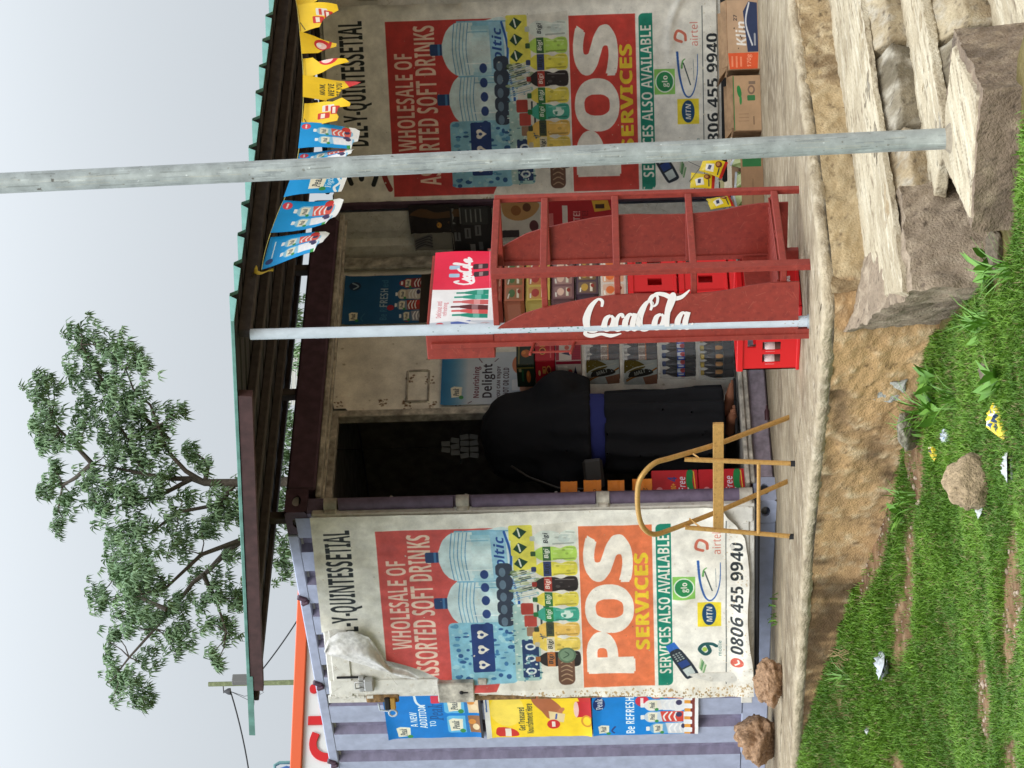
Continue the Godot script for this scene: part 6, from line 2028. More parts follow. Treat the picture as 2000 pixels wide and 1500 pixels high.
func front_things() -> void:
	# single crate beside the white post, with bottles standing in it
	crate_thing("single bright red bottle crate on the platform beside the white post", Vector3(-0.625, 0.0, 1.995), PI / 2, 0.287, 0.39, 0.29)
	var st := S()
	lathe(st, [Vector2(0, 0), Vector2(0.026, 0), Vector2(0.029, 0.01), Vector2(0.029, 0.11), Vector2(0.024, 0.15), Vector2(0.012, 0.19), Vector2(0.0115, 0.225), Vector2(0, 0.226)], 12)
	var proto := thing("glass_bottle", "empty cola bottle standing inside the single red crate", "bottle", Vector3.ZERO, 0, "bottles in the single crate")
	part("glass", st, mat(K(96, 66, 60), 0.15), proto)
	st = S()
	lathe(st, [Vector2(0.0285, 0.1), Vector2(0.0302, 0.102), Vector2(0.0302, 0.142), Vector2(0.026, 0.146)], 12)
	part("label_band", st, mat(K(226, 206, 206), 0.4), proto)
	var k := 0
	for a in 5:
		for b in 2:
			var at := Vector3(-0.74 + b * 0.075, 0.014, 1.835 + a * 0.078)
			if k == 0:
				proto.position = at
			else:
				again(proto, at, a * 1.1, "empty cola bottle standing inside the single red crate")
			k += 1
	# gold folding chair frame, its seat gone
	var t := thing("folding_chair", "bare gold folding chair frame without a seat, in front of the left banner", "chair", Vector3(-0.67, 0, 0.96))
	var o := Vector3(-0.67, 0, 0.96)
	var U := [Vector3(-0.434, 0.004, 1.113), Vector3(-0.565, 0.19, 1.165), Vector3(-0.691, 0.373, 1.215), Vector3(-0.829, 0.575, 1.29), Vector3(-0.885, 0.66, 1.315), Vector3(-0.94, 0.722, 1.28), Vector3(-0.963, 0.738, 1.2), Vector3(-0.98, 0.735, 1.08), Vector3(-0.988, 0.715, 0.985), Vector3(-0.968, 0.665, 0.91), Vector3(-0.911, 0.58, 0.875), Vector3(-0.756, 0.36, 0.81), Vector3(-0.63, 0.18, 0.77), Vector3(-0.504, 0.004, 0.729)]
	for i in U.size():
		U[i] -= o
	st = S()
	tube(st, rounded_u(U), 0.0125, 10)
	part("back_frame", st, M.gold, t)
	for q in [[Vector3(-0.81, 0.004, 1.205), Vector3(-0.801, 0.515, 1.245)], [Vector3(-0.905, 0.004, 0.792), Vector3(-0.889, 0.515, 0.86)]]:
		st = S()
		tube(st, [q[0] - o, q[1] - o], 0.0115, 10)
		var lg := part("leg", st, M.gold, t)
		st = S()
		tube(st, [q[0] - o - Vector3(0, 0.003, 0), q[0] - o + Vector3(0, 0.022, 0)], 0.014, 10)
		part("rubber_foot", st, M.black_rubber, lg)
		st = S()
		bar(st, q[1] - o + Vector3(0, -0.07, 0), q[1] - o + Vector3(0.045, -0.02, 0.01), 0.016, 0.004)
		part("link", st, M.gold, lg)
	st = S()
	tube(st, [Vector3(-0.809, 0.173, 1.215) - o, Vector3(-0.902, 0.171, 0.815) - o], 0.009, 8)
	part("rung", st, M.gold, t)
	st = S()
	bar(st, Vector3(-0.695, 0.356, 1.37) - o, Vector3(-0.832, 0.356, 0.785) - o, 0.02, 0.05)
	part("seat_rail", st, M.gold, t)
	# cardboard boxes under the right banner
	var c := Cv.new(180, 100, K(176, 146, 118))
	c.text("Klin", 62, 26, 62, 34, K(216, 210, 204), "Droid Sans", 700, 0.1); c.text("27", 126, 20, 16, 12, K(70, 60, 60)); c.poly([Vector2(44, 64), Vector2(150, 52), Vector2(176, 70), Vector2(172, 98), Vector2(44, 98)], K(44, 54, 84)); c.curve([Vector2(60, 80), Vector2(120, 60), Vector2(172, 72)], 5, K(196, 196, 200)); c.line([Vector2(60, 88), Vector2(90, 88)], 6, K(150, 150, 156))
	c.poly([Vector2(0, 4), Vector2(42, 0), Vector2(42, 98), Vector2(0, 94)], K(206, 84, 46)); c.text("170g", 4, 60, 34, 18, K(226, 150, 120), "Droid Sans", 700, 0.1); c.rect(6, 10, 28, 6, K(220, 130, 96)); c.rect(4, 24, 30, 6, K(220, 130, 96)); c.rect(6, 38, 26, 6, K(220, 130, 96)); c.specks(6, 2, 4, K(80, 66, 56), 3, Rect2(0.3, 0.1, 0.3, 0.5))
	var e := Vector3(0.773, 0, 0.634)
	var nrm := Vector3(-0.634, 0, 0.773)
	box_with_flaps("cardboard_box", "brown Klin carton with an orange end, rightmost under the banner", Vector3(2.11, 0.005, 1.4) - nrm * 0.12, -0.687, Vector3(0.38, 0.17, 0.24), c.done(0.07, 90), true)
	c = Cv.new(140, 90, K(172, 140, 108))
	c.ell(100, 20, 16, 7, K(40, 120, 60), -0.2); c.ell(78, 24, 12, 4, K(50, 126, 66)); c.rrect(76, 46, 14, 26, 3, K(54, 110, 64)); c.ell(104, 60, 12, 12, K(120, 96, 80)); c.ell(104, 60, 7, 7, K(172, 140, 108)); c.rect(118, 52, 8, 22, K(120, 100, 84))
	for k2 in 3:
		c.line([Vector2(24 + k2 * 9, 16), Vector2(24 + k2 * 9, 50)], 1.2, K(130, 104, 80))
	c.line([Vector2(14, 66), Vector2(34, 66)], 4, K(120, 96, 74)); c.rect(0, 0, 140, 3, K(40, 110, 58))
	box_with_flaps("cardboard_box", "brown carton printed with a green fish mark, flaps up, beside the grey pipe", Vector3(1.815, 0.005, 1.165) - nrm * 0.1, -0.687, Vector3(0.3, 0.15, 0.22), c.done(0.07, 91), true)
	c = Cv.new(120, 60, K(150, 118, 88))
	c.rect(84, 4, 20, 52, K(46, 108, 60)); c.line([Vector2(10, 30), Vector2(60, 32)], 2, K(120, 92, 68))
	box_with_flaps("cardboard_box", "open shallow carton holding green snack packets behind the rack", Vector3(1.5, 0.005, 0.9) - nrm * 0.09, -0.687, Vector3(0.34, 0.12, 0.2), c.done(0.07, 92), false)
	# snack packets
	var yc := Cv.new(64, 80, K(232, 204, 40))
	yc.poly([Vector2(6, 20), Vector2(30, 14), Vector2(40, 40), Vector2(10, 46)], K(232, 228, 216)); yc.rect(14, 24, 16, 10, K(50, 56, 90)); yc.ell(44, 54, 13, 11, K(120, 60, 40)); yc.ell(44, 52, 8, 6, K(196, 140, 80)); yc.rect(0, 70, 64, 10, K(196, 48, 40)); yc.line([Vector2(6, 62), Vector2(30, 60)], 4, K(60, 60, 70))
	var yt := yc.done(0.05, 95)
	var gc := Cv.new(64, 80, K(126, 142, 70))
	gc.poly([Vector2(4, 10), Vector2(40, 4), Vector2(60, 30), Vector2(20, 40)], K(196, 206, 150)); gc.ell(30, 54, 16, 13, K(206, 190, 90)); gc.rect(40, 40, 18, 22, K(52, 70, 46)); gc.rect(0, 0, 64, 8, K(206, 210, 214))
	var gt := gc.done(0.05, 96)
	var n := 0
	for q in [[Vector3(1.55, 0.27, 0.955), yt, "yellow", "hanging upper"], [Vector3(1.5, 0.33, 0.9), yt, "yellow", "hanging lower"], [Vector3(1.4, 0.24, 0.83), yt, "yellow", "hanging nearest the rack"]]:
		var sp := pillow("snack_packet", "%s snack packet, %s, at the right banner's foot" % [q[2], q[3]], q[0], -0.6 + n * 0.35, q[1], 0.1, 0.13, Vector3(0, 0, 0.3 * n - 0.4))
		n += 1
	for q in 4:
		pillow("snack_packet", ["glossy green snack packet lying in the open carton, leftmost", "green snack packet tilted in the open carton", "green and silver snack packet in the open carton", "green snack packet sticking up at the carton's right"][q], Vector3(1.38 + q * 0.07, 0.09 + 0.012 * (q % 2), 0.78 + q * 0.06) - nrm * 0.08, -0.7 + 0.2 * q, gt, 0.1, 0.13, Vector3(-0.6 + 0.2 * q, 0, 0.5 - 0.3 * q))
	# a support for the hanging packets: the string they hang from
	st = S()
	tube(st, [Vector3(1.62, 0.5, 1.0), Vector3(1.55, 0.34, 0.955), Vector3(1.5, 0.4, 0.9), Vector3(1.45, 0.36, 0.86), Vector3(1.4, 0.3, 0.83)], 0.002, 5)
	tag(part("string", st, M.wire, self), "thin string looping between the yellow snack packets", "string")
	# crumbly brick lumps on the platform's left
	for q in [[Vector3(-0.7, 0.07, -0.64), Vector3(0.1, 0.08, 0.12), 4, "angular brown brick lump on the platform edge below the left banner"], [Vector3(-0.42, 0.095, -1.53), Vector3(0.14, 0.115, 0.15), 9, "rounded brown brick lump under the lilac side wall, further left"]]:
		st = S()
		rock_shape(st, Vector3.ZERO, q[1], q[2], 0.32, 34)
		var r := part("brick_lump", st, M.brick, self)
		r.position = q[0]
		tag(r, q[3], "brick lump")

func pillow(called: String, label: String, at: Vector3, turn: float, tex: Texture2D, w: float, h: float, tilt: Vector3) -> MeshInstance3D:
	var st := S()
	for s in [1.0, -1.0]:
		var f := func(u: float, v: float) -> Vector3:
			var b := pow(sin(PI * clampf(v * 1.1 - 0.05, 0, 1)), 0.6) * pow(sin(PI * u), 0.7)
			return Vector3((u - 0.5) * w * (1.0 - 0.08 * sin(PI * v)), (0.5 - v) * h, s * (0.022 * b + 0.0008 + 0.004 * NF.get_noise_2d(u * 500 + turn * 90, v * 500) * b))
		grid(st, 14, 14, f, null, s < 0)
	var o := part(called, st, printed(tex, 0.22), self)
	o.position = at
	o.basis = Basis(Vector3.UP, turn) * Basis.from_euler(tilt)
	tag(o, label, "snack packet", "snack packets by the right banner")
	return o

func box_with_flaps(called: String, label: String, at: Vector3, turn: float, size: Vector3, tex: Texture2D, tall: bool) -> void:
	var t := thing(called, label, "cardboard box", at, turn, "cardboard boxes under the right banner")
	var hf := size / 2
	for q in [[Vector3(0, hf.y, hf.z), Vector3(size.x, size.y, 0.004)], [Vector3(0, hf.y, -hf.z), Vector3(size.x, size.y, 0.004)], [Vector3(hf.x, hf.y, 0), Vector3(0.004, size.y, size.z - 0.006)], [Vector3(-hf.x, hf.y, 0), Vector3(0.004, size.y, size.z - 0.006)], [Vector3(0, 0.003, 0), Vector3(size.x - 0.006, 0.004, size.z - 0.006)]]:
		var st := S()
		box(st, q[0], q[1])
		part("panel", st, M.card, t)
	var st := S()
	box(st, Vector3(0, hf.y, hf.z + 0.0028), Vector3(size.x - 0.004, size.y - 0.004, 0.0012))
	part("printed_front", st, printed(tex, 0.8), t)
	st = S()
	box(st, Vector3(-hf.x - 0.02, size.y + 0.03, 0), Vector3(0.004, 0.06, size.z * 0.9), Basis(Vector3.BACK, 0.9))
	part("flap", st, M.card, t)
	st = S()
	box(st, Vector3(0, size.y + 0.014, -hf.z - 0.025), Vector3(size.x * 0.96, 0.07, 0.004), Basis(Vector3.RIGHT, -0.95))
	part("flap", st, M.card, t)
	if tall:
		st = S()
		box(st, Vector3(0.01, size.y + 0.014, hf.z - 0.03), Vector3(size.x * 0.95, 0.07, 0.004), Basis(Vector3.RIGHT, -1.15))
		part("flap", st, M.card, t)

# ---------------------------------------------------------------- smooth bodies
# bones: [a, b, radius at a, radius at b]; joined with a smooth minimum and meshed as surface nets
func blob(st: SurfaceTool, bones: Array, cell: float, k := 0.04, wave := 0.0, y_lo := -9.0, y_hi := 9.0) -> void:
	var lo := Vector3(1e9, 1e9, 1e9)
	var hi := -lo
	for b in bones:
		var r: float = maxf(b[2], b[3]) + cell * 3.0 + wave
		lo = lo.min(b[0] - Vector3.ONE * r).min(b[1] - Vector3.ONE * r)
		hi = hi.max(b[0] + Vector3.ONE * r).max(b[1] + Vector3.ONE * r)
	var n := Vector3i(((hi - lo) / cell).ceil()) + Vector3i.ONE
	var F := PackedFloat32Array()
	F.resize(n.x * n.y * n.z)
	F.fill(1.0)
	for bi in bones.size():
		var b: Array = bones[bi]
		var a: Vector3 = b[0]
		var ab: Vector3 = b[1] - b[0]
		var l2 := maxf(ab.length_squared(), 1e-9)
		var r: float = maxf(b[2], b[3]) + k + cell * 2.0 + wave
		var i0 := Vector3i(((a.min(b[1]) - Vector3.ONE * r - lo) / cell).floor()).clamp(Vector3i.ZERO, n - Vector3i.ONE)
		var i1 := Vector3i(((a.max(b[1]) + Vector3.ONE * r - lo) / cell).ceil()).clamp(Vector3i.ZERO, n - Vector3i.ONE)
		for z in range(i0.z, i1.z + 1):
			for y in range(i0.y, i1.y + 1):
				for x in range(i0.x, i1.x + 1):
					var p := lo + Vector3(x, y, z) * cell
					var t := clampf((p - a).dot(ab) / l2, 0, 1)
					var d: float = (p - a - ab * t).length() - lerpf(b[2], b[3], t)
					var id := x + n.x * (y + n.y * z)
					var o := F[id]
					if o >= 1.0:
						F[id] = d
					else:
						var h := clampf(0.5 + 0.5 * (o - d) / k, 0, 1)
						F[id] = lerpf(o, d, h) - k * h * (1.0 - h)
	if wave > 0:
		for z in n.z:
			for y in n.y:
				for x in n.x:
					var p := lo + Vector3(x, y, z) * cell
					var ang := atan2(p.z, p.x - 0.08)
					F[x + n.x * (y + n.y * z)] += wave * (sin(ang * 11.0 + 2.0 * NF.get_noise_2d(p.y * 90, ang * 30)) * smoothstep(1.2, 0.2, p.y) + 1.2 * NF.get_noise_3d(p.x * 300, p.y * 120, p.z * 300))
	for y in n.y:
		var yy := lo.y + y * cell
		if yy > y_lo + cell and yy < y_hi - cell:
			continue
		for z in n.z:
			for x in n.x:
				var id := x + n.x * (y + n.y * z)
				F[id] = maxf(F[id], maxf(y_lo - yy, yy - y_hi))
	var vid := {}
	var V := []
	for z in n.z - 1:
		for y in n.y - 1:
			for x in n.x - 1:
				var base := x + n.x * (y + n.y * z)
				var neg := 0
				var sum := Vector3.ZERO
				var cnt := 0
				var c := []
				for q in 8:
					var v := F[base + (q & 1) + n.x * ((q >> 1 & 1) + n.y * (q >> 2 & 1))]
					c.append(v)
					neg += 1 if v < 0 else 0
				if neg == 0 or neg == 8:
					continue
				for e in [[0, 1], [2, 3], [4, 5], [6, 7], [0, 2], [1, 3], [4, 6], [5, 7], [0, 4], [1, 5], [2, 6], [3, 7]]:
					var f0: float = c[e[0]]
					var f1: float = c[e[1]]
					if (f0 < 0) != (f1 < 0):
						var t := f0 / (f0 - f1)
						var p0 := Vector3(e[0] & 1, e[0] >> 1 & 1, e[0] >> 2 & 1)
						var p1 := Vector3(e[1] & 1, e[1] >> 1 & 1, e[1] >> 2 & 1)
						sum += p0.lerp(p1, t); cnt += 1
				vid[base] = V.size()
				V.append(lo + (Vector3(x, y, z) + sum / cnt) * cell)
	st.set_smooth_group(0)
	var sx := 1
	var sy := n.x
	var sz := n.x * n.y
	for z in range(1, n.z - 1):
		for y in range(1, n.y - 1):
			for x in range(1, n.x - 1):
				var i := x + n.x * (y + n.y * z)
				for ax in [[sx, sy, sz, Vector3.RIGHT], [sy, sz, sx, Vector3.UP], [sz, sx, sy, Vector3.BACK]]:
					var a := F[i]
					var b := F[i + ax[0]]
					if (a < 0) == (b < 0):
						continue
					var q := [i, i - ax[1], i - ax[1] - ax[2], i - ax[2]]
					if vid.has(q[0]) and vid.has(q[1]) and vid.has(q[2]) and vid.has(q[3]):
						face(st, [V[vid[q[0]]], V[vid[q[1]]], V[vid[q[2]]], V[vid[q[3]]]], ax[3] * (1.0 if a < 0 else -1.0))

func person() -> void:
	# local x to the picture's right, z towards the camera
	var t := thing("person", "person in long black robes with a blue hem, bending at the dark doorway", "person", Vector3(0.81, 0.162, -0.425), -0.757)
	var skin_m := mat(K(150, 100, 74), 0.6)
	var V := func(x: float, y: float, z: float) -> Vector3: return Vector3(x, y, z)
	var st := S()
	var bones := [
		[V.call(0.06, 0.78, 0.0), V.call(0.07, 1.02, -0.04), 0.12, 0.115], [V.call(0.07, 1.02, -0.04), V.call(0.08, 1.18, -0.1), 0.115, 0.12],
		[V.call(-0.09, 1.2, -0.1), V.call(0.24, 1.19, -0.1), 0.055, 0.055], [V.call(0.06, 1.2, -0.11), V.call(0.02, 1.29, -0.17), 0.05, 0.05],
		[V.call(0.01, 1.29, -0.2), V.call(-0.01, 1.3, -0.22), 0.085, 0.085], [V.call(0.02, 1.24, -0.27), V.call(0.02, 1.235, -0.25), 0.045, 0.05], [V.call(0.02, 1.27, -0.305), V.call(0.02, 1.245, -0.315), 0.01, 0.013],
		[V.call(0.24, 1.19, -0.1), V.call(0.33, 0.98, 0.0), 0.05, 0.04], [V.call(0.33, 0.98, 0.0), V.call(0.32, 0.93, -0.16), 0.038, 0.027],
		[V.call(-0.09, 1.2, -0.1), V.call(-0.17, 0.98, -0.04), 0.05, 0.04], [V.call(-0.17, 0.98, -0.04), V.call(-0.1, 0.93, -0.2), 0.038, 0.027],
		[V.call(0.0, 0.76, 0.0), V.call(0.02, 0.42, -0.03), 0.09, 0.055], [V.call(0.02, 0.42, -0.03), V.call(0.07, 0.08, 0.02), 0.055, 0.035],
		[V.call(0.13, 0.76, 0.0), V.call(0.15, 0.42, -0.02), 0.09, 0.055], [V.call(0.15, 0.42, -0.02), V.call(0.17, 0.07, 0.03), 0.055, 0.035],
		[V.call(0.16, 0.045, 0.035), V.call(0.245, 0.03, 0.06), 0.034, 0.026], [V.call(0.245, 0.03, 0.06), V.call(0.31, 0.024, 0.07), 0.026, 0.018],
		[V.call(0.06, 0.045, 0.06), V.call(0.12, 0.03, 0.13), 0.034, 0.026], [V.call(0.12, 0.03, 0.13), V.call(0.165, 0.024, 0.175), 0.026, 0.018],
	]
	blob(st, bones, 0.013, 0.03)
	for h in [[V.call(0.32, 0.93, -0.16), 1.0], [V.call(-0.1, 0.93, -0.2), -1.0]]:
		var hb := [[h[0], h[0] + V.call(0.0, -0.045, -0.02), 0.024, 0.028]]
		for i in 4:
			var rt: Vector3 = h[0] + V.call((i - 1.5) * 0.015, -0.055, -0.02)
			var mid: Vector3 = rt + V.call((i - 1.5) * 0.003, -0.03, -0.006)
			hb.append([rt, mid, 0.0085, 0.008]); hb.append([mid, mid + V.call(0, -0.022 - 0.004 * (i % 2), -0.016), 0.008, 0.007])
		var th: Vector3 = h[0] + V.call(-h[1] * 0.024, -0.03, -0.02)
		hb.append([th, th + V.call(-h[1] * 0.018, -0.022, -0.016), 0.01, 0.009]); hb.append([th + V.call(-h[1] * 0.018, -0.022, -0.016), th + V.call(-h[1] * 0.016, -0.044, -0.026), 0.009, 0.008])
		blob(st, hb, 0.005, 0.006)
	for foot in [[V.call(0.315, 0.02, 0.075), V.call(0.7, 0, 0.18)], [V.call(0.165, 0.02, 0.18), V.call(0.3, 0, 0.35)]]:
		for i in 5:
			var s: Vector3 = (foot[1] as Vector3).normalized()
			var c: Vector3 = foot[0] + Vector3(-s.z, 0, s.x) * (i - 2) * 0.012
			tube(st, [c, c + s * (0.012 + 0.003 * (2 - absf(i - 1.0)))], 0.0075, 8)
	part("body", st, skin_m, t)
	var cloth := grainy(K(33, 34, 39), 0.85, M.fine, 8.0, M.soft, 0.6)
	st = S()
	blob(st, [
		[V.call(0.01, 1.285, -0.2), V.call(0.02, 1.27, -0.16), 0.122, 0.13], [V.call(0.07, 1.22, -0.1), V.call(0.07, 0.78, 0.0), 0.19, 0.25],
		[V.call(0.2, 1.2, -0.1), V.call(0.31, 1.0, 0.0), 0.085, 0.085], [V.call(0.31, 1.0, 0.0), V.call(0.325, 0.84, -0.1), 0.08, 0.065],
		[V.call(-0.06, 1.2, -0.1), V.call(-0.19, 0.95, 0.0), 0.085, 0.1], [V.call(-0.06, 1.24, -0.13), V.call(0.16, 1.26, -0.12), 0.14, 0.12]], 0.018, 0.08, 0.028, 0.81)
	part("cape", st, cloth, t)
	st = S()
	blob(st, [[V.call(0.07, 0.9, 0.0), V.call(0.07, 0.6, 0.0), 0.215, 0.21]], 0.018, 0.05, 0.003, 0.722, 0.88)
	part("blue_dress", st, grainy(K(56, 64, 140), 0.8, M.fine, 8.0), t, "blue cloth showing under the cape")
	st = S()
	blob(st, [[V.call(0.07, 0.8, 0.0), V.call(0.06, 0.1, 0.0), 0.224, 0.23]], 0.018, 0.06, 0.024, 0.07, 0.735)
	part("skirt", st, cloth, t)
	# a dark handbag on a long strap at the left hip
	var hb := thing("handbag", "small dark handbag hanging at the robed person's left hip", "handbag")
	hb.transform = Transform3D(t.basis, t.transform * V.call(-0.16, 0.8, 0.235))
	st = S()
	box(st, V.call(0, 0, 0), Vector3(0.17, 0.11, 0.05), Basis(Vector3.BACK, 0.08), 0.015)
	part("bag_body", st, mat(K(58, 54, 52), 0.35), hb)
	st = S()
	tube(st, [V.call(-0.08, 0.05, 0), V.call(-0.07, 0.2, -0.02), V.call(-0.01, 0.36, -0.09), V.call(0.05, 0.46, -0.2)], 0.006, 6)
	part("strap", st, mat(K(70, 66, 62), 0.4), hb)
	st = S()
	box(st, V.call(-0.05, 0.045, 0.027), Vector3(0.03, 0.018, 0.006), Basis.IDENTITY, 0.002)
	part("clasp", st, M.brass, hb)
	for q in [[V.call(0.235, 0.008, 0.055), 0.25], [V.call(0.115, 0.008, 0.12), -0.75]]:
		st = S()
		box(st, q[0], Vector3(0.22, 0.014, 0.08), Basis(Vector3.UP, -q[1] * 0.8 + 0.0), 0.006)
		part("sandal", st, M.black_rubber, t)

# ---------------------------------------------------------------- string of paper pennants
func hangings() -> void:
	var t := thing("bunting", "string of blue and yellow printed paper pennants tied under the canopy's edge", "bunting")
	var line := [Vector3(-0.69, 2.345, 2.43), Vector3(-0.592, 2.336, 2.445), Vector3(-0.462, 2.317, 2.45), Vector3(-0.33, 2.293, 2.45), Vector3(-0.247, 2.272, 2.45), Vector3(-0.112, 2.246, 2.45), Vector3(0.05, 2.234, 2.45), Vector3(0.204, 2.233, 2.45), Vector3(0.404, 2.237, 2.45), Vector3(0.59, 2.25, 2.45), Vector3(0.742, 2.266, 2.45), Vector3(0.898, 2.286, 2.45), Vector3(1.076, 2.309, 2.45), Vector3(1.3, 2.35, 2.44)]
	var st := S()
	tube(st, rounded_u(line), 0.0018, 6, false)
	part("string", st, mat(K(210, 200, 120), 0.7), t)
	# the yellow tape that ties it to the beam
	st = S()
	for q in [[0.0, 0.03], [0.015, -0.08]]:
		var f := func(u: float, v: float) -> Vector3: return Vector3(-0.7 - 0.012 + u * 0.022 + 0.02 * sin(v * 5.0 + q[0] * 200.0), 2.36 + q[0] + v * q[1], 2.43 + 0.012 * sin(v * 4.0 + u))
		grid(st, 2, 8, f)
	part("tie_tape", st, mat(K(206, 176, 60), 0.5), t)
	# faces
	var two := func(sd: int) -> Texture2D:
		var c := Cv.new(110, 140, K(20, 150, 218))
		if sd == 0:
			c.ell(20, 14, 9, 9, K(40, 60, 110)); c.line([Vector2(30, 18), Vector2(90, 16)], 3, K(210, 230, 240))
		else:
			c.ell(92, 14, 12, 11, K(220, 70, 86)); c.rect(84, 12, 16, 4, K(240, 220, 220))
		c.poly([Vector2(0, 116), Vector2(110, 104), Vector2(110, 140), Vector2(0, 140)], K(60, 150, 70)); c.poly([Vector2(0, 124), Vector2(110, 114), Vector2(110, 140), Vector2(0, 140)], K(236, 238, 236))
		drink_bottle(c, 14, 38, 36, 92, K(140, 196, 226), K(228, 230, 236)); drink_bottle(c, 58, 32, 36, 92, K(140, 196, 226), K(224, 96, 84))
		c.ell(50, 112, 9, 8, K(70, 60, 100)); c.ell(98, 108, 10, 10, K(206, 60, 56))
		return c.done(0.03, 100 + sd)
	var yog := Cv.new(110, 140, K(20, 150, 218))
	peak_label(yog, 20, 52, 56, 40); yog.text("Yoghurt", 26, 92, 64, 20, K(232, 240, 244), "Droid Serif", 700, 0.3)
	yog.curve([Vector2(10, 124), Vector2(30, 116), Vector2(50, 126), Vector2(72, 116), Vector2(110, 122)], 7, K(236, 240, 242)); yog.poly([Vector2(0, 130), Vector2(110, 124), Vector2(110, 140), Vector2(0, 140)], K(236, 238, 236))
	var yel := func(kind: int) -> Texture2D:
		var c := Cv.new(110, 140, K(246, 204, 44))
		if kind == 0:
			c.text("MUM,", 28, 40, 52, 15, K(40, 44, 44)); c.text("WE'VE", 30, 60, 56, 15, K(40, 44, 44)); c.text("GOT YOU", 22, 80, 76, 14, K(40, 44, 44))
			c.poly([Vector2(60, 118), Vector2(110, 100), Vector2(110, 140), Vector2(60, 140)], K(220, 60, 60))
		elif kind == 1:
			c.rrect(30, 50, 30, 40, 4, K(206, 54, 44)); c.rect(34, 60, 22, 14, K(240, 226, 206)); c.rrect(64, 64, 26, 40, 4, K(226, 220, 214)); c.rect(66, 74, 22, 10, K(206, 70, 50)); c.rrect(50, 92, 34, 30, 4, K(196, 60, 50)); c.rect(54, 98, 26, 10, K(236, 226, 210)); c.line([Vector2(8, 20), Vector2(40, 6)], 2.5, K(50, 50, 40))
		else:
			c.ell(66, 84, 34, 32, K(206, 44, 50)); c.ell(62, 80, 22, 20, K(240, 200, 190)); c.ell(66, 70, 12, 10, K(236, 230, 226)); c.line([Vector2(60, 110), Vector2(100, 118)], 10, K(206, 44, 50))
		return c.done(0.03, 110 + kind)
	var tb := [two.call(0), two.call(1), yog.done(0.03, 104)]
	var ty := [yel.call(0), yel.call(1), yel.call(2)]
	var sq := [Vector2(0, 0), Vector2(1, 0), Vector2(1, 0.92), Vector2(0.93, 1), Vector2(0.3, 1), Vector2(0.24, 0.92), Vector2(0.0, 0.9)]
	# left end on the string, width, drop, texture, outline, yaw, lean
	var list := [
		[-0.69, 0.205, 0.255, tb[0], sq, 0.55, 0.12], [-0.48, 0.21, 0.265, tb[1], sq, 0.35, 0.1], [-0.265, 0.195, 0.25, tb[2], [Vector2(0, 0), Vector2(1, 0), Vector2(1, 0.9), Vector2(0.9, 1), Vector2(0.1, 0.98), Vector2(0, 0.7)], 0.4, 0.1],
		[-0.07, 0.14, 0.25, tb[1], sq, 0.6, 0.08], [0.06, 0.18, 0.265, tb[1], sq, 0.2, 0.03],
		[0.245, 0.175, 0.2, ty[1], [Vector2(0, 0), Vector2(1, 0.02), Vector2(0.96, 0.5), Vector2(0.9, 0.7), Vector2(1.02, 0.92), Vector2(0.86, 1.12), Vector2(0.76, 1.1), Vector2(0.7, 0.84), Vector2(0.5, 0.8), Vector2(0.3, 0.86), Vector2(0.04, 0.84)], 0.1, -0.03],
		[0.425, 0.16, 0.27, ty[0], [Vector2(0, 0), Vector2(1, 0), Vector2(1.02, 0.5), Vector2(1.1, 0.9), Vector2(1.02, 1.0), Vector2(0.86, 0.94), Vector2(0.6, 0.66), Vector2(0.34, 0.6), Vector2(0.1, 0.42), Vector2(0.0, 0.4)], 0.2, -0.02],
		[0.59, 0.15, 0.21, ty[2], [Vector2(0, 0), Vector2(1, 0.02), Vector2(0.9, 0.24), Vector2(0.56, 0.36), Vector2(0.5, 0.66), Vector2(0.42, 0.98), Vector2(0.3, 1.05), Vector2(0.2, 0.7), Vector2(0.06, 0.44)], -0.1, 0.04],
		[0.745, 0.17, 0.17, ty[2], [Vector2(0, 0), Vector2(1, 0), Vector2(1.0, 0.4), Vector2(0.9, 0.8), Vector2(0.8, 1.0), Vector2(0.56, 0.98), Vector2(0.4, 0.7), Vector2(0.16, 0.46)], 0.15, 0.0],
		[0.925, 0.22, 0.2, ty[1], [Vector2(0, 0), Vector2(1, 0), Vector2(1.0, 0.5), Vector2(1.02, 1.0), Vector2(0.86, 1.02), Vector2(0.6, 0.74), Vector2(0.4, 0.6), Vector2(0.1, 0.5)], 0.1, -0.04],
		[1.15, 0.14, 0.16, ty[2], [Vector2(0, 0), Vector2(1, 0), Vector2(0.8, 0.7), Vector2(0.5, 1.0), Vector2(0.2, 0.6)], 0.1, 0.0]]
	var ls := []
	for p in line:
		ls.append([p.x, p.y])
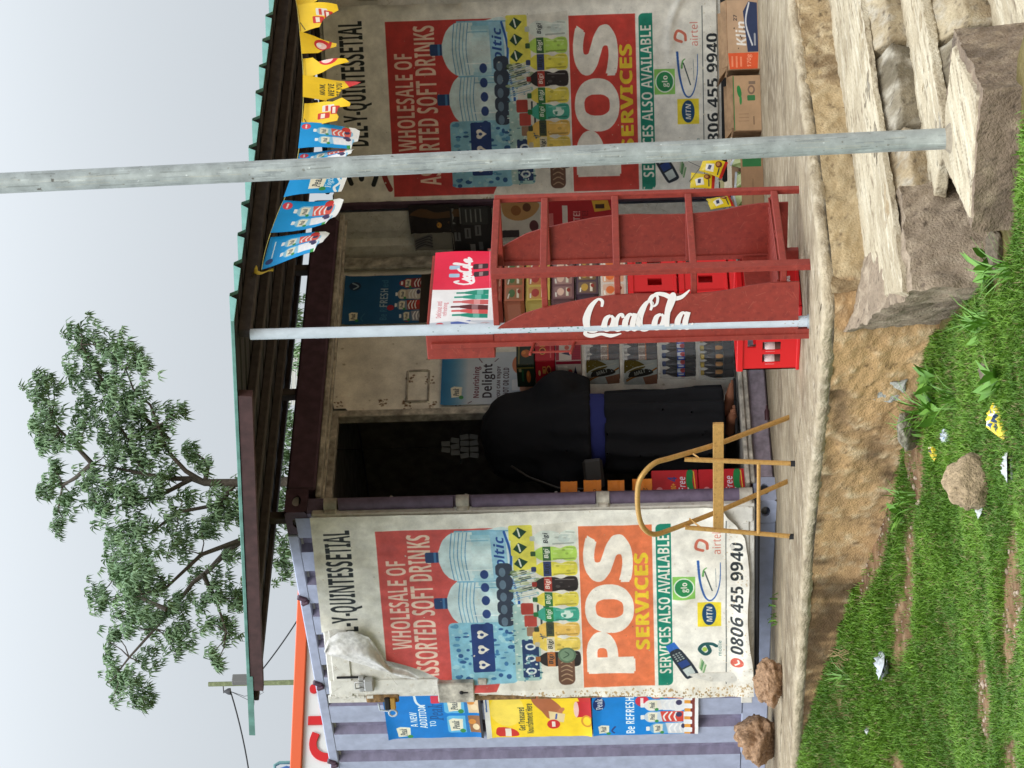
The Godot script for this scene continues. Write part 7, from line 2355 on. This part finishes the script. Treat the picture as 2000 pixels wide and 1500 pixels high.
	for q in list:
		var y0 := lerp_list(ls, q[0])
		var y1 := lerp_list(ls, q[0] + q[1])
		st = S()
		st.set_smooth_group(0)
		# cut the outline into a fine strip mesh so that the paper can bend
		var poly := PackedVector2Array(q[4])
		var ix := Geometry2D.triangulate_polygon(poly)
		for s in [0.0, 0.0012]:
			for i in range(0, ix.size(), 3):
				var corners := [poly[ix[i]], poly[ix[i + 1]], poly[ix[i + 2]]]
				var N := 5
				for a in N:
					for b in N - a:
						for half in 2:
							if half == 1 and a + b >= N - 1:
								continue
							var tri := [[a, b], [a + 1, b], [a, b + 1]] if half == 0 else [[a + 1, b], [a + 1, b + 1], [a, b + 1]]
							var pp := []
							var uv := []
							for v in tri:
								var uvp: Vector2 = corners[0] + (corners[1] - corners[0]) * v[0] / N + (corners[2] - corners[0]) * v[1] / N
								var x: float = uvp.x * q[1]
								var y: float = lerpf(y0, y1, uvp.x) - uvp.y * q[2]
								var yaw: float = q[5] * uvp.y
								pp.append(Vector3(q[0] + x * cos(yaw * 0.5) + q[6] * uvp.y * 0.6, y, 2.45 - x * sin(yaw) * 0.6 + 0.02 * sin(uvp.y * 3.0 + q[0] * 20.0) + 0.012 * sin(uvp.x * 5.0 + q[0] * 9.0) * uvp.y - s))
								uv.append(uvp.clamp(Vector2.ZERO, Vector2.ONE))
							face(st, pp, Vector3(0, 0, 1 if s == 0.0 else -1), uv)
		part("pennant", st, printed(q[3], 0.5), t, "blue pennant" if q[3] in tb else "yellow cut-out pennant")

# ---------------------------------------------------------------- grass, weeds, stones, litter
func greenery() -> void:
	var g := RandomNumberGenerator.new()
	g.seed = 2024
	var gm := mat(Color(1, 1, 1), 0.55)
	gm.vertex_color_use_as_albedo = true
	gm.backlight_enabled = true
	gm.backlight = Color(0.2, 0.3, 0.05)
	gm.cull_mode = BaseMaterial3D.CULL_DISABLED
	# one tuft: curved blades
	var tufts := []
	for sd in 3:
		var st := S()
		st.set_smooth_group(-1)
		for i in 9:
			var a := g.randf() * TAU
			var d := Vector3(cos(a), 0, sin(a))
			var h := 0.016 + g.randf() * 0.026
			var lean := 0.15 + g.randf() * 0.9
			var side := d.cross(Vector3.UP) * (0.0011 + g.randf() * 0.0012)
			var p0 := Vector3(g.randfn(0, 0.012), -0.004, g.randfn(0, 0.012))
			var p1 := p0 + Vector3.UP * h * 0.6 + d * h * lean * 0.3
			var p2 := p0 + Vector3.UP * h * (1.0 - lean * 0.25) + d * h * lean
			face(st, [p0 - side, p0 + side, p1 + side * 0.9, p1 - side * 0.9], d)
			face(st, [p1 - side * 0.9, p1 + side * 0.9, p2], d)
		st.generate_normals()
		tufts.append(st.commit())
	var xfs := [[], [], []]
	var cols := [[], [], []]
	for i in 200000:
		var z := g.randf_range(-1.6, 4.7)
		var x := -1.265 - 0.07 * smoothstep(0.9, 1.4, z) - g.randf() * 2.95
		if x > -1.5 - 0.75 * clampf((z - 2.7) / 1.05, 0, 1) and z > 2.7 or z > 3.85 and x > -2.5:
			continue
		var b := bare(x, z)
		var n := NF.get_noise_2d(x * 150 + 900, z * 150)
		if g.randf() < b * 0.94 or g.randf() > 0.78 + n * 1.1:
			continue
		var k := i % 3
		var s := g.randf_range(0.7, 1.35) * (1.0 + 0.5 * n) * (1.0 - 0.4 * b)
		xfs[k].append(Transform3D(Basis(Vector3.UP, g.randf() * TAU).scaled(Vector3(s, s * g.randf_range(0.8, 1.2), s)), Vector3(x, ground_y(x, z), z)))
		var y := clampf(0.45 + 0.9 * n + g.randfn(0, 0.2), 0, 1)
		var c := Color(0.06, 0.15, 0.012).lerp(Color(0.165, 0.31, 0.03), y)
		if g.randf() < 0.09 + 0.2 * b:
			c = Color(0.22, 0.2, 0.08)
		cols[k].append(c)
	for k in 3:
		var o := scatter("grass", tufts[k], gm, xfs[k], cols[k], self)
		o.set_meta("label", "short bright green grass on the bank below the platform")
		o.set_meta("category", "grass")
		if k > 0:
			pass
	# loose grit and pebbles on the bare earth and along the wall's foot
	var pm := []
	for sd in 2:
		var ps := S()
		rock_shape(ps, Vector3.ZERO, Vector3(1, 0.7, 0.9), 40 + sd, 0.3, 5)
		ps.generate_normals()
		pm.append(ps.commit())
	var px := []
	var pc := []
	for i in 9000:
		var z := g.randf_range(-1.2, 4.2)
		var x := -1.3 - g.randf() * 2.6
		if z > 2.7 and x > -2.3 or g.randf() > bare(x, z) * 1.1 + 0.03:
			continue
		var s := 0.002 + 0.011 * pow(g.randf(), 3.0)
		px.append(Transform3D(Basis(Vector3.UP, g.randf() * TAU).scaled(Vector3.ONE * s), Vector3(x, ground_y(x, z) + s * 0.2, z)))
		var y := g.randf()
		pc.append(Color(0.2 + 0.25 * y, 0.14 + 0.22 * y, 0.09 + 0.19 * y))
	var pb := mat(Color(1, 1, 1), 0.95)
	pb.vertex_color_use_as_albedo = true
	var po := scatter("pebbles", pm[0], pb, px, pc, self)
	po.set_meta("label", "loose grit and pebbles on the bare earth"); po.set_meta("category", "pebbles")
	# longer weeds by the steps and the wall
	var kinds := [["broad-leaved green weed", 0], ["long-bladed grass clump", 1]]
	var spots := [[-2.36, 3.95, 0, 0.13, "at the steps' foot, nearest the concrete block"], [-2.46, 3.78, 1, 0.2, "leaning against the steps' foot"], [-2.34, 3.62, 0, 0.12, "under the pier's corner"], [-2.55, 4.12, 1, 0.2, "at the picture's lower edge by the block"], [-1.72, 2.72, 0, 0.14, "beside the pier at the wall's foot"], [-1.68, 2.5, 1, 0.2, "growing out of the broken wall foot"], [-1.8, 2.62, 0, 0.15, "just outside the pier"], [-1.62, 2.32, 1, 0.16, "below the pale patch in the wall"], [-1.66, 1.92, 1, 0.18, "beside the flat grey stone"], [-1.55, 1.72, 0, 0.1, "at the wall's foot by the flat stone"], [-1.55, 0.55, 1, 0.16, "on the dark left part of the bank"], [-2.62, 3.66, 0, 0.12, "in front of the steps' pier"], [-2.0, 2.9, 1, 0.17, "beside the pier, further out"]]
	for q in spots:
		var t := thing("weed", kinds[q[2]][0] + " " + q[4], "weed", Vector3(q[0], ground_y(q[0], q[1]) - 0.004, q[1]), g.randf() * TAU, "weeds on the bank")
		var n := 15 if q[2] == 0 else 26
		for i in n:
			var st := S()
			var a := TAU * i / n * 2.4 + g.randf()
			var d := Vector3(cos(a), 0, sin(a))
			var h: float = q[3] * g.randf_range(0.5, 1.1)
			var lean := g.randf_range(0.3, 1.1)
			var w: float = 0.015 * g.randf_range(0.6, 1.2) if q[2] == 0 else 0.0035
			var p := [Vector3(g.randfn(0, 0.02), 0, g.randfn(0, 0.02))]
			for s in 4:
				var v := (s + 1) / 4.0
				p.append(p[0] + Vector3.UP * h * (v - 0.35 * lean * v * v) + d * h * lean * v * v)
			var side := d.cross(Vector3.UP)
			var ws := [0.12, 0.16, 1.0, 0.85, 0.05] if q[2] == 0 else [0.7, 1.0, 0.9, 0.6, 0.05]
			st.set_smooth_group(0)
			for s in 4:
				face(st, [p[s] - side * w * ws[s], p[s] + side * w * ws[s], p[s + 1] + side * w * ws[s + 1], p[s + 1] - side * w * ws[s + 1]], Vector3.UP - d * 0.3)
			var m := StandardMaterial3D.new()
			var y := g.randf()
			m.albedo_color = Color(0.08 + 0.07 * y, 0.2 + 0.12 * y, 0.02 + 0.02 * y).linear_to_srgb()
			m.roughness = 0.5; m.cull_mode = BaseMaterial3D.CULL_DISABLED
			m.backlight_enabled = true; m.backlight = Color(0.15, 0.25, 0.05)
			part("leaf", st, m if i % 4 == 0 else M.get("leaf%d" % (i % 4), m), t)
			if i % 4:
				M["leaf%d" % (i % 4)] = m
	var tuft := thing("weed", "small green weed tuft on the platform under the left banner", "weed", Vector3(-0.27, 0.004, -0.6), 0.0, "weeds on the bank")
	for i in 18:
		var st := S()
		var d := Vector3(cos(i * 2.4), 0, sin(i * 2.4))
		var p0 := Vector3(g.randfn(0, 0.05), 0, g.randfn(0, 0.09))
		var h := g.randf_range(0.025, 0.07)
		var side := d.cross(Vector3.UP) * 0.004
		face(st, [p0 - side, p0 + side, p0 + Vector3.UP * h * 0.7 + d * h * 0.4 + side, p0 + Vector3.UP * h * 0.7 + d * h * 0.4 - side], d)
		face(st, [p0 + Vector3.UP * h * 0.7 + d * h * 0.4 - side, p0 + Vector3.UP * h * 0.7 + d * h * 0.4 + side, p0 + Vector3.UP * h * 0.8 + d * h], d)
		part("leaf", st, M["leaf%d" % (1 + i % 3)], tuft)
	var sb := S()
	tube(sb, [Vector3(0, 0.014, -0.035), Vector3(0, 0.014, 0.015), Vector3(0, 0.014, 0.028), Vector3(0, 0.014, 0.045)], [0.014, 0.014, 0.006, 0.006], 10)
	var bo := part("small_bottle", sb, mat(K(70, 46, 50), 0.3), self)
	bo.position = Vector3(0.56, 0.008, 0.06)
	bo.rotation.y = 0.9
	tag(bo, "small dark bottle lying on the platform before the threshold", "bottle")
	# stones
	var rocks := [[-2.52, 3.02, 0.085, 0.085, 0.08, 3, M.stone, "large tan boulder sitting in the grass", 0.06], [-1.58, 2.28, 0.1, 0.03, 0.07, 5, grainy(K(200, 192, 174), 0.95, M.rust, 4.0, M.bump, 1.0), "flat grey stone leaning at the wall's foot", 0.03], [-2.36, 4.02, 0.06, 0.03, 0.045, 7, grainy(K(150, 136, 116), 0.95, M.rust, 4.0, M.bump, 1.0), "small concrete lump half hidden in weeds by the block", 0.01], [-2.46, 3.55, 0.06, 0.03, 0.06, 11, grainy(K(150, 136, 116), 0.95, M.rust, 4.0, M.bump, 1.0), "small concrete lump in front of the pier", 0.01]]
	for q in rocks:
		var st := S()
		rock_shape(st, Vector3.ZERO, Vector3(q[2], q[3], q[4]) * 1.15, q[5], 0.16, 26)
		var r := part("stone", st, q[6], self)
		r.position = Vector3(q[0], ground_y(q[0], q[1]) + q[8], q[1])
		r.rotation = Vector3(0.5 if q[5] == 5 else 0.0, q[5] * 0.7, 0.35 if q[5] == 5 else 0.0)
		tag(r, q[7], "stone")
	# grey mortar patch and twigs of dry roots on the wall
	var st := S()
	hexa(st, [Vector3(-1.43, -0.36, 2.38), Vector3(-1.43, -0.35, 2.5), Vector3(-1.52, -0.35, 2.5), Vector3(-1.515, -0.36, 2.38), Vector3(-1.43, -0.17, 2.38), Vector3(-1.43, -0.18, 2.47), Vector3(-1.515, -0.18, 2.48), Vector3(-1.505, -0.17, 2.39)], 0.012, 0.02, 4.0, func(p: Vector3, _u: float, _v: float) -> Color: return Color(0.62, 0.61, 0.56) * (0.85 + 0.5 * NF.get_noise_3d(p.x * 600, p.y * 600, p.z * 600)), 0.008)
	tag(part("mortar_patch", st, M.conc, self), "pale grey mortar patch set in the earth wall", "mortar patch")
	# litter: crumpled wrappers and bags
	var wrap := func(cols2: Array, sd: int) -> Texture2D:
		var c := Cv.new(64, 64, cols2[0])
		var h := RandomNumberGenerator.new()
		h.seed = sd
		for i in 12:
			var o := Vector2(h.randf() * 64, h.randf() * 64)
			c.poly([o, o + Vector2(h.randf_range(8, 26), h.randf_range(-10, 10)), o + Vector2(h.randf_range(-6, 14), h.randf_range(8, 24))], cols2[1 + i % (cols2.size() - 1)])
		return c.done(0.05, sd)
	var yb: Texture2D = wrap.call([K(226, 200, 60), K(40, 70, 120), K(230, 230, 226), K(236, 208, 70), K(30, 54, 96)], 1)
	var wb: Texture2D = wrap.call([K(190, 196, 202), K(104, 132, 172), K(204, 208, 212), K(160, 168, 178)], 2)
	var ww: Texture2D = wrap.call([K(186, 190, 188), K(160, 166, 164), K(206, 208, 206), K(140, 134, 120)], 3)
	var lit := [["wrapper", -2.66, 3.5, 0.075, 0.05, yb, "yellow and blue crumpled wrapper at the bottom of the bank", 0.5], ["sachet", -1.93, 2.62, 0.05, 0.03, wb, "white and blue water sachet in the grass near the pier", 0.9], ["wrapper", -1.82, 2.4, 0.04, 0.022, yb, "small torn yellow wrapper above the large boulder", 0.2], ["plastic_bag", -2.5, 2.86, 0.05, 0.04, ww, "clear white plastic bag behind the large boulder", 1.2], ["plastic_bag", -2.8, 3.42, 0.055, 0.035, ww, "white plastic bag low in the grass beside the yellow wrapper", 2.0], ["sachet", -1.76, 0.94, 0.095, 0.045, wb, "long white and blue sachet lying on the bare slope", 0.25], ["paper_scrap", -1.82, 0.5, 0.02, 0.012, ww, "tiny white paper scrap alone in the grass, far left", 0.0]]
	var si := 0
	for q in lit:
		st = S()
		for s in [1.0, -1.0]:
			var f := func(u: float, v: float) -> Vector3:
				var b := pow(sin(PI * u) * sin(PI * v), 0.5)
				return Vector3((u - 0.5) * 2.0 * q[3] * (1.0 - 0.3 * absf(v - 0.5)), s * (0.006 + 0.014 * b) + 0.03 * NF.get_noise_3d(u * 420 + si * 70, v * 420, s * 3.0) * b * q[3] / 0.06, (v - 0.5) * 2.0 * q[4])
			grid(st, 22, 16, f, null, s > 0)
		var o := part(q[0], st, printed(q[5], 0.25), self)
		o.position = Vector3(q[1], ground_y(q[1], q[2]) + 0.016, q[2])
		o.rotation = Vector3(0.25, q[7], 0.35 - 0.1 * si)
		tag(o, q[6], q[0].replace("_", " "), "litter on the bank")
		si += 1
	# dry root tangle hanging over the wall's dark part
	st = S()
	for i in 12:
		var a := Vector3(-1.42 - g.randf() * 0.06, -0.12 - g.randf() * 0.06, 0.5 + g.randf() * 0.14)
		var pts := [a]
		for k in 4:
			pts.append(pts[-1] + Vector3(-0.012 - g.randf() * 0.012, -0.02 - g.randf() * 0.022, g.randfn(0.0, 0.025)))
		tube(st, pts, 0.002, 5, false)
	var rt := part("dry_roots", st, mat(K(150, 128, 92), 0.9), self)
	tag(rt, "tangle of thin dry roots on the earth wall's dark left part", "roots")
